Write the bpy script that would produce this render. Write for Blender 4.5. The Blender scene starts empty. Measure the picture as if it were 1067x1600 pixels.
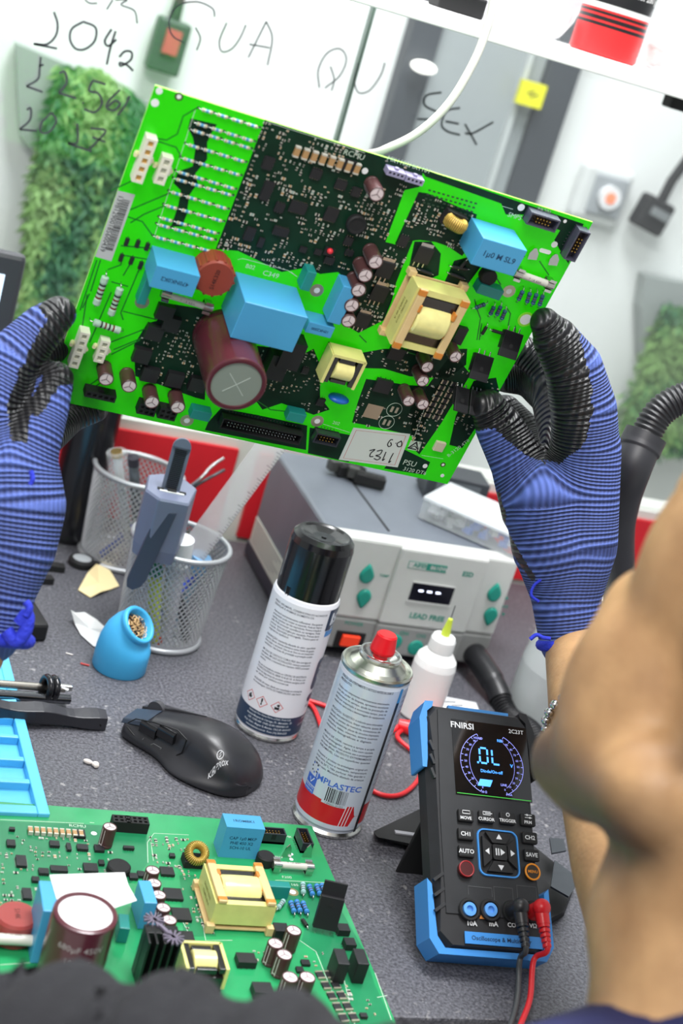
import bpy, bmesh, math, random
from mathutils import Vector, Matrix, noise
random.seed(7)
# ------------------------------------------------------------------ camera / light
PITCH, ROLL, FPX, YAW, CZ = math.radians(19.8), math.radians(17.2), 2300.0, math.radians(22.5), 1.38
TZ = 0.75
SC = bpy.context.scene
COL = SC.collection
_h = math.pi/2 - YAW
CF = Vector((math.cos(PITCH)*math.cos(_h), math.cos(PITCH)*math.sin(_h), -math.sin(PITCH)))
_x0 = Vector((math.sin(_h), -math.cos(_h), 0)); _u0 = _x0.cross(CF)
CX = math.cos(ROLL)*_x0 + math.sin(ROLL)*_u0
CU = -math.sin(ROLL)*_x0 + math.cos(ROLL)*_u0
CP = Vector((0, 0, CZ))
cd = bpy.data.cameras.new('camera'); cam = bpy.data.objects.new('camera', cd); COL.objects.link(cam)
cd.sensor_fit = 'VERTICAL'; cd.sensor_height = 36; cd.lens = FPX/1600*36
cd.clip_start = .02
cam.matrix_world = Matrix((( CX.x, CU.x, -CF.x, 0), (CX.y, CU.y, -CF.y, 0), (CX.z, CU.z, -CF.z, CZ), (0, 0, 0, 1)))
SC.camera = cam
cd.dof.use_dof = True; cd.dof.focus_distance = 1.12; cd.dof.aperture_fstop = 6.0
SC.view_settings.view_transform = 'Standard'; SC.view_settings.look = 'None'
SC.view_settings.exposure = 0.45; SC.view_settings.gamma = 1
W = bpy.data.worlds.new('world'); SC.world = W; W.use_nodes = True
W.node_tree.nodes['Background'].inputs[0].default_value = (.93, .97, 1, 1)
W.node_tree.nodes['Background'].inputs[1].default_value = .46
def area(name, loc, target, sx, sy, power, color=(1, 1, 1)):
    d = bpy.data.lights.new(name, 'AREA'); d.shape = 'RECTANGLE'; d.size = sx; d.size_y = sy; d.energy = power; d.color = color
    o = bpy.data.objects.new(name, d); COL.objects.link(o); o.location = loc
    o.rotation_euler = (Vector(target)-Vector(loc)).to_track_quat('-Z', 'Y').to_euler(); return o
area('ceiling_panel_light', (.55, 1.15, 2.75), (.45, 1.1, .75), 1.2, .5, 46, (.97, .98, 1))
area('ceiling_panel_light', (-.5, -.5, 2.8), (.4, .8, 1.0), 1.2, .6, 36, (1, .98, .95))
area('ceiling_panel_light', (.8, 1.9, 2.7), (.7, 2.1, 1.0), 1.6, .3, 19)

def ray(px, py): return CF + CX*((px-533.5)/FPX) - CU*((py-800)/FPX)
def gz(px, py, z=TZ):
    r = ray(px, py); return CP + r*((z-CZ)/r.z)
def gy(px, py, y):
    r = ray(px, py); return CP + r*(y/r.y)
def dp(px, py, d): return CP + ray(px, py)*d
def pj(p):
    d = Vector(p)-CP; z = d.dot(CF); return (533.5+FPX*d.dot(CX)/z, 800-FPX*d.dot(CU)/z)

# ------------------------------------------------------------------ materials
def lin(c): return tuple(((x/255)/12.92 if x/255 <= .04045 else ((x/255+.055)/1.055)**2.4) for x in c)
MATS = {}
def M(name, rgb=None, rough=.5, metal=0, emit=0, alpha=1, coat=0, noise_amt=0, noise_scale=60, bump=0, bump_scale=200, trans=0, spec=.5):
    if name in MATS: return MATS[name]
    m = bpy.data.materials.new(name); m.use_nodes = True; nt = m.node_tree; b = nt.nodes['Principled BSDF']
    c = lin(rgb)+(1,)
    b.inputs['Base Color'].default_value = c; b.inputs['Roughness'].default_value = rough; b.inputs['Metallic'].default_value = metal
    b.inputs['Specular IOR Level'].default_value = spec
    b.inputs['Coat Weight'].default_value = coat; b.inputs['Coat Roughness'].default_value = .08
    if emit: b.inputs['Emission Color'].default_value = c; b.inputs['Emission Strength'].default_value = emit
    if alpha < 1: b.inputs['Alpha'].default_value = alpha
    if trans: b.inputs['Subsurface Weight'].default_value = trans; b.inputs['Subsurface Radius'].default_value = (.02, .02, .02); b.inputs['Subsurface Scale'].default_value = .5
    tc = nt.nodes.new('ShaderNodeTexCoord')
    if noise_amt:
        n = nt.nodes.new('ShaderNodeTexNoise'); n.inputs['Scale'].default_value = noise_scale; n.inputs['Detail'].default_value = 4
        nt.links.new(tc.outputs['Object'], n.inputs['Vector'])
        r = nt.nodes.new('ShaderNodeValToRGB'); r.color_ramp.elements[0].position = .3; r.color_ramp.elements[1].position = .7
        r.color_ramp.elements[0].color = tuple(max(0, x*(1-noise_amt)) for x in c[:3])+(1,)
        r.color_ramp.elements[1].color = tuple(min(1, x*(1+noise_amt)) for x in c[:3])+(1,)
        nt.links.new(n.outputs[0], r.inputs[0]); nt.links.new(r.outputs[0], b.inputs['Base Color'])
    if bump:
        n = nt.nodes.new('ShaderNodeTexNoise'); n.inputs['Scale'].default_value = bump_scale; n.inputs['Detail'].default_value = 3
        nt.links.new(tc.outputs['Object'], n.inputs['Vector'])
        bp = nt.nodes.new('ShaderNodeBump'); bp.inputs['Strength'].default_value = bump; bp.inputs['Distance'].default_value = .002
        nt.links.new(n.outputs[0], bp.inputs['Height']); nt.links.new(bp.outputs[0], b.inputs['Normal'])
    MATS[name] = m; return m

# ------------------------------------------------------------------ mesh builder
def frame_from_z(d):
    d = Vector(d).normalized(); a = Vector((0, 0, 1)) if abs(d.z) < .95 else Vector((1, 0, 0))
    x = a.cross(d).normalized(); y = d.cross(x); return x, y, d
_tc = {}
def text_geo(s, size=1.0, bold=0.0):
    key = (s, bold)
    if key not in _tc:
        cu = bpy.data.curves.new('t', 'FONT'); cu.body = s; cu.size = 1; cu.resolution_u = 2; cu.align_x = 'CENTER'; cu.align_y = 'CENTER'; cu.offset = bold
        o = bpy.data.objects.new('t', cu); COL.objects.link(o)
        me = bpy.data.meshes.new_from_object(o.evaluated_get(bpy.context.evaluated_depsgraph_get()))
        _tc[key] = ([v.co.copy() for v in me.vertices], [tuple(p.vertices) for p in me.polygons])
        bpy.data.objects.remove(o); bpy.data.curves.remove(cu); bpy.data.meshes.remove(me)
    return _tc[key]
class MB:
    def __init__(s): s.v = []; s.f = []; s.m = []; s.s = []; s.X = Matrix.Identity(4)
    def add(s, vs, fs, mi=0, sm=False):
        o = len(s.v); s.v += [s.X @ Vector(v) for v in vs]; s.f += [tuple(i+o for i in f) for f in fs]
        s.m += [mi]*len(fs); s.s += [sm]*len(fs); return s
    def box(s, c, size, mi=0, R=None):
        x, y, z = (a/2 for a in size); c = Vector(c)
        vs = [Vector((i*x, j*y, k*z)) for k in (-1, 1) for j in (-1, 1) for i in (-1, 1)]
        if R is not None: vs = [R @ v for v in vs]
        return s.add([c+v for v in vs], [(0, 2, 3, 1), (4, 5, 7, 6), (0, 1, 5, 4), (2, 6, 7, 3), (0, 4, 6, 2), (1, 3, 7, 5)], mi)
    def loft(s, rings, mi=0, cap0=True, cap1=True, sm=True, closed=True):
        n = len(rings[0]); vs = [p for r in rings for p in r]; fs = []
        for k in range(len(rings)-1):
            for i in range(n if closed else n-1):
                j = (i+1) % n; fs.append((k*n+i, k*n+j, (k+1)*n+j, (k+1)*n+i))
        s.add(vs, fs, mi, sm)
        if cap0: s.add(rings[0], [tuple(reversed(range(n)))], mi)
        if cap1: s.add(rings[-1], [tuple(range(n))], mi)
        return s
    def cyl(s, p0, p1, r0, r1=None, n=20, mi=0, caps=True, sm=True):
        p0 = Vector(p0); p1 = Vector(p1); r1 = r0 if r1 is None else r1; x, y, z = frame_from_z(p1-p0)
        R = lambda p, r: [p+x*(r*math.cos(2*math.pi*i/n))+y*(r*math.sin(2*math.pi*i/n)) for i in range(n)]
        return s.loft([R(p0, r0), R(p1, r1)], mi, caps, caps, sm)
    def lathe(s, prof, n=32, mi=0, o=(0, 0, 0), d=(0, 0, 1), cap0=True, cap1=True, mfun=None):
        o = Vector(o); x, y, z = frame_from_z(d)
        R = lambda r, h: [o+z*h+x*(r*math.cos(2*math.pi*i/n))+y*(r*math.sin(2*math.pi*i/n)) for i in range(n)]
        for k in range(len(prof)-1):
            (r0, h0), (r1, h1) = prof[k], prof[k+1]
            m = mi if mfun is None else mfun(k)
            s.loft([R(r0, h0), R(r1, h1)], m, cap0 and k == 0, cap1 and k == len(prof)-2)
        return s
    def tube(s, pts, r, n=8, mi=0, caps=True, radii=None):
        pts = [Vector(p) for p in pts]; rings = []; prev = None
        for k, p in enumerate(pts):
            t = (pts[min(k+1, len(pts)-1)]-pts[max(k-1, 0)]).normalized()
            if prev is None: x, y, _ = frame_from_z(t)
            else:
                x = (prev-t*prev.dot(t)).normalized(); y = t.cross(x)
            prev = x; rr = radii[k] if radii else r
            rings.append([p+x*(rr*math.cos(2*math.pi*i/n))+y*(rr*math.sin(2*math.pi*i/n)) for i in range(n)])
        return s.loft(rings, mi, caps, caps)
    def prism(s, poly, z0, z1, mi=0, mtop=None):
        n = len(poly); area = sum(poly[i][0]*poly[(i+1) % n][1]-poly[(i+1) % n][0]*poly[i][1] for i in range(n))
        if area < 0: poly = poly[::-1]
        s.add([(p[0], p[1], z0) for p in poly]+[(p[0], p[1], z1) for p in poly], [(i, (i+1) % n, n+(i+1) % n, n+i) for i in range(n)]+[tuple(reversed(range(n)))], mi)
        return s.add([(p[0], p[1], z1) for p in poly], [tuple(range(n))], mi if mtop is None else mtop)
    def ell(s, c, r, mi=0, n=16, R=None):
        c = Vector(c); r = (r, r, r) if not hasattr(r, '__len__') else r
        rings = []
        for k in range(1, n//2):
            a = math.pi*k/(n//2)
            ring = [Vector((r[0]*math.sin(a)*math.cos(2*math.pi*i/n), r[1]*math.sin(a)*math.sin(2*math.pi*i/n), -r[2]*math.cos(a))) for i in range(n)]
            rings.append(ring)
        A = Vector((0, 0, -r[2])); B = Vector((0, 0, r[2]))
        vs = [A]+[p for g in rings for p in g]+[B]
        if R is not None: vs = [R @ v for v in vs]
        fs = [(0, 1+(i+1) % n, 1+i) for i in range(n)]
        for k in range(len(rings)-1):
            for i in range(n): fs.append((1+k*n+i, 1+k*n+(i+1) % n, 1+(k+1)*n+(i+1) % n, 1+(k+1)*n+i))
        b = 1+(len(rings)-1)*n; fs += [(b+i, b+(i+1) % n, len(vs)-1) for i in range(n)]
        return s.add([c+v for v in vs], fs, mi, True)
    def torus(s, c, R, r, d=(0, 0, 1), n=32, k=10, mi=0, sx=1, sy=1, rh=None):
        c = Vector(c); x, y, z = frame_from_z(d); rh = rh or r; rings = []
        for i in range(n+1):
            a = 2*math.pi*i/n; e = x*math.cos(a)*sx+y*math.sin(a)*sy
            rings.append([c+e*(R+r*math.cos(2*math.pi*j/k))+z*(rh*math.sin(2*math.pi*j/k)) for j in range(k)])
        return s.loft(rings, mi, False, False)
    def text(s, txt, size, fn, mi=0, bold=0.0, sx=1.0):
        vs, fs = text_geo(txt, 1, bold)
        return s.add([fn(v.x*size*sx, v.y*size) for v in vs], fs, mi)
    def strip(s, pts, w, fn, mi=0):
        # flat stroke along 2d points, mapped by fn
        n = len(pts); a = []; b = []
        for k in range(n):
            p = Vector(pts[k]); t = (Vector(pts[min(k+1, n-1)])-Vector(pts[max(k-1, 0)])); t = t.normalized() if t.length else Vector((1, 0))
            q = Vector((-t.y, t.x))*(w/2); a.append(fn(*(p+q))); b.append(fn(*(p-q)))
        return s.add(a+b, [(k, k+1, n+k+1, n+k) for k in range(n-1)], mi)
    def build(s, name, mats, parent=None, bevel=0, label=None, mesh_only=False, subd=0, kind=None):
        me = bpy.data.meshes.new(name); me.from_pydata([tuple(v) for v in s.v], [], s.f)
        for m in (mats if isinstance(mats, (list, tuple)) else [mats]): me.materials.append(m)
        me.polygons.foreach_set('material_index', s.m); me.polygons.foreach_set('use_smooth', s.s); me.update()
        if mesh_only: return me
        o = bpy.data.objects.new(name, me); COL.objects.link(o)
        if parent: o.parent = parent
        if bevel:
            b = o.modifiers.new('bevel', 'BEVEL'); b.width = bevel; b.segments = 2; b.limit_method = 'ANGLE'; b.angle_limit = math.radians(50)
        if subd:
            b = o.modifiers.new('sub', 'SUBSURF'); b.levels = subd; b.render_levels = subd
        if label: o['label'] = label
        if kind: o['kind'] = kind
        return o
def tag(o, label, cat, group=None, kind=None):
    o['label'] = label; o['category'] = cat
    if group: o['group'] = group
    if kind: o['kind'] = kind
    return o
def thing(name, label, cat, loc=(0, 0, 0), rz=0, group=None, mat=None):
    o = bpy.data.objects.new(name, None); COL.objects.link(o); o.empty_display_size = .02
    if mat is not None: o.matrix_world = mat
    else: o.location = loc; o.rotation_euler = (0, 0, rz)
    return tag(o, label, cat, group)
def copy_tree(o, parent=None):
    c = o.copy(); COL.objects.link(c); c.parent = parent
    for ch in list(o.children): copy_tree(ch, c)
    return c
def struct(name, mb, mats, parent=None, bevel=0):
    o = mb.build(name, mats, parent, bevel); o['kind'] = 'structure'; return o
def catmull(pts, k=8):
    pts = [Vector(p) for p in pts]; P = [pts[0]*2-pts[1]]+pts+[pts[-1]*2-pts[-2]]; out = []
    for i in range(1, len(P)-2):
        for j in range(k):
            t = j/k; a, b, c, d = P[i-1:i+3]
            out.append(.5*((2*b)+(c-a)*t+(2*a-5*b+4*c-d)*t*t+(3*b-a-3*c+d)*t**3))
    return out+[pts[-1]]
def rot(ax, deg): return Matrix.Rotation(math.radians(deg), 3, ax)

# common materials
white = M('white_plastic', (228, 228, 226), .4); black = M('black_plastic', (24, 24, 27), .4, noise_amt=.2)
blackm = M('matt_black', (18, 18, 20), .7); metal = M('brushed_metal', (190, 190, 190), .3, 1); tin = M('tin_plate', (205, 205, 200), .22, 1)
silver = M('silver_paint', (182, 184, 188), .4, .5); ink = M('black_ink', (30, 30, 34), .6); red = M('red_plastic', (205, 20, 28), .35)
greyd = M('slate_plastic', (62, 70, 84), .45); ivory = M('ivory_plastic', (228, 226, 208), .45)

# ------------------------------------------------------------------ structure
def mat_table():
    m = bpy.data.materials.new('rubber_mat'); m.use_nodes = True; nt = m.node_tree; b = nt.nodes['Principled BSDF']
    b.inputs['Roughness'].default_value = .48; b.inputs['Specular IOR Level'].default_value = .45
    tc = nt.nodes.new('ShaderNodeTexCoord')
    def nz(scale, det, lo, hi, c0, c1):
        n = nt.nodes.new('ShaderNodeTexNoise'); n.inputs['Scale'].default_value = scale; n.inputs['Detail'].default_value = det
        r = nt.nodes.new('ShaderNodeValToRGB'); r.color_ramp.elements[0].position = lo; r.color_ramp.elements[1].position = hi
        r.color_ramp.elements[0].color = c0; r.color_ramp.elements[1].color = c1
        nt.links.new(tc.outputs['Object'], n.inputs['Vector']); nt.links.new(n.outputs[0], r.inputs[0]); return r
    base = nz(420, 4, .35, .68, lin((60, 60, 66))+(1,), lin((106, 106, 113))+(1,))
    d1 = nz(900, 2, .69, .74, (0, 0, 0, 1), (1, 1, 1, 1)); d2 = nz(9, 6, .48, .66, (0, 0, 0, 1), (1, 1, 1, 1)); d3 = nz(160, 6, .60, .70, (0, 0, 0, 1), (1, 1, 1, 1))
    mu = nt.nodes.new('ShaderNodeMath'); mu.operation = 'MULTIPLY'; nt.links.new(d2.outputs[0], mu.inputs[0]); nt.links.new(d3.outputs[0], mu.inputs[1])
    ad = nt.nodes.new('ShaderNodeMath'); ad.operation = 'MULTIPLY_ADD'; ad.inputs[1].default_value = .6; nt.links.new(mu.outputs[0], ad.inputs[0])
    m2 = nt.nodes.new('ShaderNodeMath'); m2.operation = 'MULTIPLY'; m2.inputs[1].default_value = .8; nt.links.new(d1.outputs[0], m2.inputs[0]); nt.links.new(m2.outputs[0], ad.inputs[2])
    mx = nt.nodes.new('ShaderNodeMix'); mx.data_type = 'RGBA'; mx.clamp_factor = True
    nt.links.new(ad.outputs[0], mx.inputs[0]); nt.links.new(base.outputs[0], mx.inputs[6]); mx.inputs[7].default_value = lin((200, 198, 195))+(1,)
    nt.links.new(mx.outputs[2], b.inputs['Base Color'])
    n = nt.nodes.new('ShaderNodeTexNoise'); n.inputs['Scale'].default_value = 900; nt.links.new(tc.outputs['Object'], n.inputs['Vector'])
    bp = nt.nodes.new('ShaderNodeBump'); bp.inputs['Strength'].default_value = .35; bp.inputs['Distance'].default_value = .001
    nt.links.new(n.outputs[0], bp.inputs['Height']); nt.links.new(bp.outputs[0], b.inputs['Normal'])
    return m
mb = MB().box((.45, 1.0925, TZ-.0225), (2.2, .765, .045)); 
bench = thing('workbench', 'workbench with dark grey speckled rubber top running along the wall', 'workbench', (0, 0, 0))
mb.build('bench_top', mat_table(), bench, bevel=.002)
for x in (-.6, 1.5):
    for y in (.76, 1.42): MB().box((x, y, .3525), (.05, .05, .705)).build('leg', M('bench_steel', (120, 122, 126), .5, .4), bench)
struct('floor', MB().box((.5, .9, -.02), (8, 6, .04)), M('floor_tiles', (196, 196, 192), .4, noise_amt=.05))
wallm = M('white_wall', (226, 228, 227), .6, noise_amt=.02, noise_scale=3)
struct('wall_back', MB().box((.8, 2.24, 1.3), (6, .08, 2.6)), wallm)
redm = M('red_skirting', (214, 32, 44), .45, noise_amt=.08, noise_scale=14)
struct('wall_partition', MB().box((.5, 1.515, .433), (4, .05, .866)), M('partition_paint', (216, 216, 210), .5))
tr = struct('trim_1', MB().box((-.55, 1.487, .803), (2.05, .006, .104)).box((1.4, 1.487, .803), (1.8, .006, .104)), redm)
glassm = bpy.data.materials.new('glass'); glassm.use_nodes = True
_nt = glassm.node_tree; _nt.nodes.clear(); _o = _nt.nodes.new('ShaderNodeOutputMaterial'); _mx = _nt.nodes.new('ShaderNodeMixShader'); _t = _nt.nodes.new('ShaderNodeBsdfTransparent'); _g = _nt.nodes.new('ShaderNodeBsdfGlossy')
_t.inputs[0].default_value = (.97, .985, .98, 1); _g.inputs['Roughness'].default_value = .05; _mx.inputs[0].default_value = .07
_nt.links.new(_t.outputs[0], _mx.inputs[1]); _nt.links.new(_g.outputs[0], _mx.inputs[2]); _nt.links.new(_mx.outputs[0], _o.inputs[0])
GX = .491
edge = M('glass_edge_green', (120, 140, 128), .2)
w1 = struct('window_1', MB().box(((GX-1.5)/2, 1.5, 1.433), (GX+1.5-.003, .008, 1.134)), glassm)
w2 = struct('window_2', MB().box(((GX+2.5)/2, 1.5, 1.433), (2.5-GX-.003, .008, 1.134)), glassm)
struct('trim_2', MB().box((GX, 1.5, 1.433), (.0035, .010, 1.134)), edge)
# handwriting in marker on the glass: strokes given on the pane
def stroke_on_glass(name, strokes, w, label):
    mb = MB()
    for st in strokes:
        pts = catmull([(gy(x, y, 1.494).x, gy(x, y, 1.494).z) for x, y in st], 5) if len(st) > 2 else [Vector((gy(x, y, 1.494).x, gy(x, y, 1.494).z)) for x, y in st]
        mb.strip(pts, w, lambda a, b: Vector((a, 1.4945, b)))
    o = mb.build(name, M('marker_ink', (70, 74, 78), .7)); return tag(o, label, 'handwriting', None)
def z5(l, ox=0, oy=0, s=2.667): return [[(ox+x/s, oy+y/s) for x, y in st] for st in l]
stroke_on_glass('handwriting', z5([[(225, 50), (240, 100), (232, 150), (195, 185), (140, 183)], [(140, 183), (238, 203)],
  [(345, 92), (300, 120), (292, 165), (315, 203), (355, 205), (395, 170), (398, 115), (345, 90)], [(465, 122), (437, 170), (452, 192), (485, 165)], [(482, 130), (460, 200), (445, 270)],
  [(497, 238), (520, 215), (548, 218), (545, 250), (505, 275), (500, 262), (530, 272), (555, 296)]]), .0022, 'handwritten figures 2042 in marker at the top left of the glass')
stroke_on_glass('handwriting', z5([[(170, 238), (165, 290), (158, 330), (110, 360)], [(163, 275), (182, 270)], [(110, 360), (178, 384)], [(247, 305), (270, 300), (278, 345), (245, 388)], [(245, 388), (318, 410)],
  [(345, 428), (350, 432)], [(385, 335), (440, 352)], [(385, 338), (372, 378), (410, 390), (425, 430), (395, 468), (350, 455)], [(500, 375), (455, 420), (445, 450), (475, 460), (500, 435), (480, 420), (450, 445)], [(540, 400), (522, 440), (490, 480)]]), .0022, 'handwritten figures 12.561 in marker over the left greenery')
stroke_on_glass('handwriting', z5([[(112, 458), (128, 452), (125, 500), (82, 540)], [(82, 540), (155, 546)], [(215, 470), (175, 510), (170, 550), (205, 550), (235, 505), (215, 470)], [(322, 515), (325, 570), (318, 598), (283, 598)], [(283, 598), (382, 632)], [(378, 535), (440, 545), (405, 590), (372, 622)], [(385, 572), (440, 592)]]), .0022, 'handwritten figures 20 17 in marker, lowest line over the left greenery')
stroke_on_glass('handwriting', z5([[(355, 0), (375, 14), (405, 14)], [(445, 40), (470, 0)], [(480, 0), (530, 0), (505, 20), (560, 45), (572, 98)],
  [(770, 180), (720, 150), (705, 90), (740, 25), (820, 8), (885, 35), (895, 70)], [(815, 115), (835, 160), (820, 210)], [(945, 95), (915, 170), (925, 215), (965, 205), (1000, 160), (1025, 105)], [(1110, 90), (1060, 190), (1035, 240)], [(1110, 90), (1135, 160), (1115, 272)], [(1040, 185), (1125, 200)]]), .0014, 'handwritten letters ER and QUA in thin marker at the very top of the glass')
stroke_on_glass('handwriting', z5([[(85, 238), (82, 190), (105, 145), (140, 132), (158, 160), (140, 205), (100, 238)], [(115, 180), (125, 215), (118, 245)], [(190, 170), (180, 215), (190, 250), (220, 245), (250, 205), (262, 170)]], 450, 0, 1.729), .0014, 'faint handwritten letters QU beside the edge of the glass pane')
stroke_on_glass('handwriting', z5([[(415, 250), (375, 258), (370, 285), (405, 305), (400, 322), (350, 322)], [(465, 292), (430, 300), (415, 335), (430, 355), (465, 365)], [(425, 328), (462, 335)], [(478, 335), (510, 392)], [(555, 330), (500, 360), (478, 360)]], 450, 0, 1.729), .0023, 'handwritten letters SEX in marker over the dark doorway')

# ---- behind the glass
BY = 2.195
darkf = M('dark_door_frame', (62, 66, 72), .5, noise_amt=.1, noise_scale=5)
def bw(px, py, y=BY): p = gy(px, py, y); return p
xl = bw(640, 30).x; xr = bw(893, 110).x
mb = MB(); mb.box(((xl+xr)/2, BY+.0, 1.05), (xr-xl, .03, 1.7), 0)
d1 = struct('door_1', mb, M('grey_door_panel', (152, 158, 160), .35, noise_amt=.06, noise_scale=3))
struct('door_frame', MB().box((xl+.022, BY-.005, 1.05), (.046, .05, 1.7)).box((xr-.026, BY-.005, 1.05), (.054, .05, 1.7)), darkf, d1)
struct('door_rail', MB().box((xr-.085, BY-.018, 1.05), (.008, .02, 1.7)), M('door_edge', (185, 190, 190), .3), d1)
p = bw(662, 105, BY-.05)
o = MB().ell(p, (.021, .012, .009), 0).build('lamp_reflection', M('reflection_glow', (255, 253, 245), .3, emit=1.6)); tag(o, 'small glowing oval added for the reflection of a ceiling lamp in the glass', 'reflection')  # glowing oval added in place of a ceiling lamp mirrored in the glass
p = bw(829, 147, BY-.04)
o = MB().box(p, (.042, .012, .036), 0).strip([(p.x-.008, p.z), (p.x+.002, p.z+.006), (p.x-.002, p.z-.004), (p.x+.009, p.z+.002)], .003, lambda a, b: Vector((a, p.y-.0065, b)), 1).build('warning_sign', [M('yellow_sign', (225, 222, 30), .5), ink]); tag(o, 'small yellow warning sign on the grey door', 'sign')
# hanging planters of artificial foliage on the back wall
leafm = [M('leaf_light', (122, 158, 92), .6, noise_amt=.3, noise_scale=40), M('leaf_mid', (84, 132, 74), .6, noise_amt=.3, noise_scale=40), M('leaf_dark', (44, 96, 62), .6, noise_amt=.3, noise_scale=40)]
def planter(panel_px, leaf_px, label, n, seed, label2):
    rnd = random.Random(seed)
    P = [bw(x, y, BY-.03) for x, y in panel_px]
    t = thing('hanging_planter', label, 'planter', (P[0].x, BY, P[0].z))
    inv = Vector((P[0].x, BY, P[0].z))
    mb = MB(); k = len(P)
    fr = [p-inv for p in P]; bk = [Vector((q.x, .0, q.z)) for q in fr]
    mb.add(fr+bk, [tuple(range(k)), tuple(reversed(range(k, 2*k)))]+[(i, i+k, (i+1) % k+k, (i+1) % k) for i in range(k)])
    mb.build('back_panel', M('grey_planter_panel', (150, 156, 154), .5), t)
    L = [bw(x, y, BY-.05) for x, y in leaf_px]
    zmin = min(p.z for p in L); zmax = max(p.z for p in L)
    def inside(x, z):
        c = False; m = len(L)
        for i in range(m):
            a, b = L[i], L[(i+1) % m]
            if (a.z > z) != (b.z > z) and x < (b.x-a.x)*(z-a.z)/(b.z-a.z)+a.x: c = not c
        return c
    xs = [p.x for p in L]; mb = MB(); c = 0
    while c < n:
        x = rnd.uniform(min(xs), max(xs)); z = rnd.uniform(zmin, zmax)
        if not inside(x, z): continue
        c += 1; y = -rnd.uniform(.03, .08); o = Vector((x, BY+y, z))-inv
        a = rnd.uniform(-1.1, 1.1); d = Vector((math.sin(a), rnd.uniform(-.6, .1), -math.cos(a)+.2)).normalized(); l = rnd.uniform(.012, .026); w = Vector((d.z, rnd.uniform(-.5, .5), -d.x))*rnd.uniform(.0015, .0032)
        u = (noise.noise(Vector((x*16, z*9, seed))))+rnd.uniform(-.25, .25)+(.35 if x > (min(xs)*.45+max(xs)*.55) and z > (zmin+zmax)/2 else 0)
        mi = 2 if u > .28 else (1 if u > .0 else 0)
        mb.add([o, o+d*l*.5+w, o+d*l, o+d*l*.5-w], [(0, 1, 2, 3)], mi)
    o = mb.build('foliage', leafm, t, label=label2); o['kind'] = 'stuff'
planter([(25, 68), (28, 150), (32, 210), (55, 245), (150, 265), (235, 270), (240, 165), (120, 108)], [(95, 100), (160, 105), (215, 150), (235, 240), (215, 420), (160, 560), (60, 560), (30, 500), (40, 380), (55, 260), (75, 190)], 'grey wall panel with long hanging artificial grass at the left behind the glass', 14000, 1, 'green artificial grass')
planter([(1010, 432), (1002, 480), (1005, 560), (1030, 600), (1160, 640), (1180, 480), (1120, 450)], [(1040, 470), (1150, 500), (1160, 700), (960, 700), (975, 640), (1000, 580), (1025, 520)], 'grey wall panel with artificial grass at the right edge behind the glass', 8000, 2, 'green artificial grass')
# switch / plug hanging at top left, on the wall
def axbox(mb, c, sx, sy, sz, ang=0, mi=0): return mb.box(c, (sx, sy, sz), mi, rot('Y', ang))
p = bw(262, 72, BY-.02); t = thing('rocker_switch', 'dark hand switch with a red button hanging on the wall at top left', 'switch', p)
axbox(MB(), (0, 0, 0), .048, .03, .075, 3).build('body', M('grey_green_box', (66, 76, 74), .5), t, bevel=.004)
axbox(MB(), (.001, -.017, .008), .022, .006, .034, 3).build('button', M('muted_red', (184, 84, 88), .5), t)
MB().cyl((0, 0, .035), (.002, 0, .075), .009, .007).tube([(.002, 0, .07), (.0, 0, .12), (.004, 0, .3), (.0, 0, .6)], .005).build('cord', M('dark_cord', (50, 54, 56), .6), t)
# access button plate
p = bw(938, 303, BY-.012); t = thing('push_button_plate', 'white square wall plate with an orange-lit round button', 'button', p)
axbox(MB(), (0, 0, 0), .098, .024, .098, 0).build('plate', M('plate_white', (205, 207, 207), .4), t, bevel=.012)
axbox(MB(), (.006, -.014, .0), .062, .008, .066, 0).build('face', M('plate_grey', (150, 154, 158), .5), t, bevel=.004)
MB().cyl((.006, -.017, 0), (.006, -.026, 0), .019, n=28).build('bezel', M('bezel_white', (225, 225, 228), .4), t)
MB().cyl((.006, -.02, 0), (.006, -.028, 0), .009, n=20).build('button', M('orange_lit', (238, 130, 95), .4, emit=.35), t)
# power adapter with cord at right
p = bw(1018, 335, BY-.03); t = thing('power_adapter', 'black plug adapter with cord hanging on the wall at the right edge', 'adapter', p)
axbox(MB(), (0, 0, 0), .055, .035, .055, 12).build('body', blackm, t, bevel=.006)
axbox(MB(), (.002, -.022, .006), .032, .012, .014, 12).build('socket', M('adapter_grey', (120, 124, 126), .5), t)
MB().tube([(.008, 0, .02), (.014, 0, .06), (.05, 0, .16), (.09, 0, .35), (.11, 0, .7)], .0085).build('cord', blackm, t)
p = gy(1062, 160, 1.40)
o = MB().box((0, 0, 0), (.03, .02, .016)).build('clip', blackm, bevel=.002); o.location = p; tag(o, 'small black clip at the right edge just under the shelf end', 'clip')

# ---- shelf and what stands on it
SY = 1.28; sz0 = gy(890, 103, SY).z; sz1 = sz0+.015
t = thing('wall_shelf', 'white wall shelf above the bench holding a can and plastic bags', 'shelf', (.9, SY+.1, sz0))
MB().box((0, 0, .0075), (1.3, .2, .015)).build('board', M('shelf_white', (238, 238, 236), .45), t, bevel=.001)
for x in (-.35, .5): MB().box((x, .08, .045), (.012, .07, .06)).build('bracket', metal, t)
cpos = gy(938, 92, SY+.055); cx, cy = cpos.x, SY+.055
t = thing('spray_can', 'black and red spray can standing on the white shelf', 'can', (cx, cy, sz1))
R = .033
mb = MB(); mb.lathe([(R-.002, 0), (R, .002), (R, .026), (R, .029), (R, .031), (R, .0345), (R, .0365), (R, .039), (R, .041), (R, .046), (R, .13), (R-.003, .136), (.02, .145)], 40, mfun=lambda k: {2: 1, 4: 1, 6: 1, 8: 2}.get(k, 1 if k > 8 else 0))
aim = math.atan2(0-cy, 0-cx)
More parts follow.
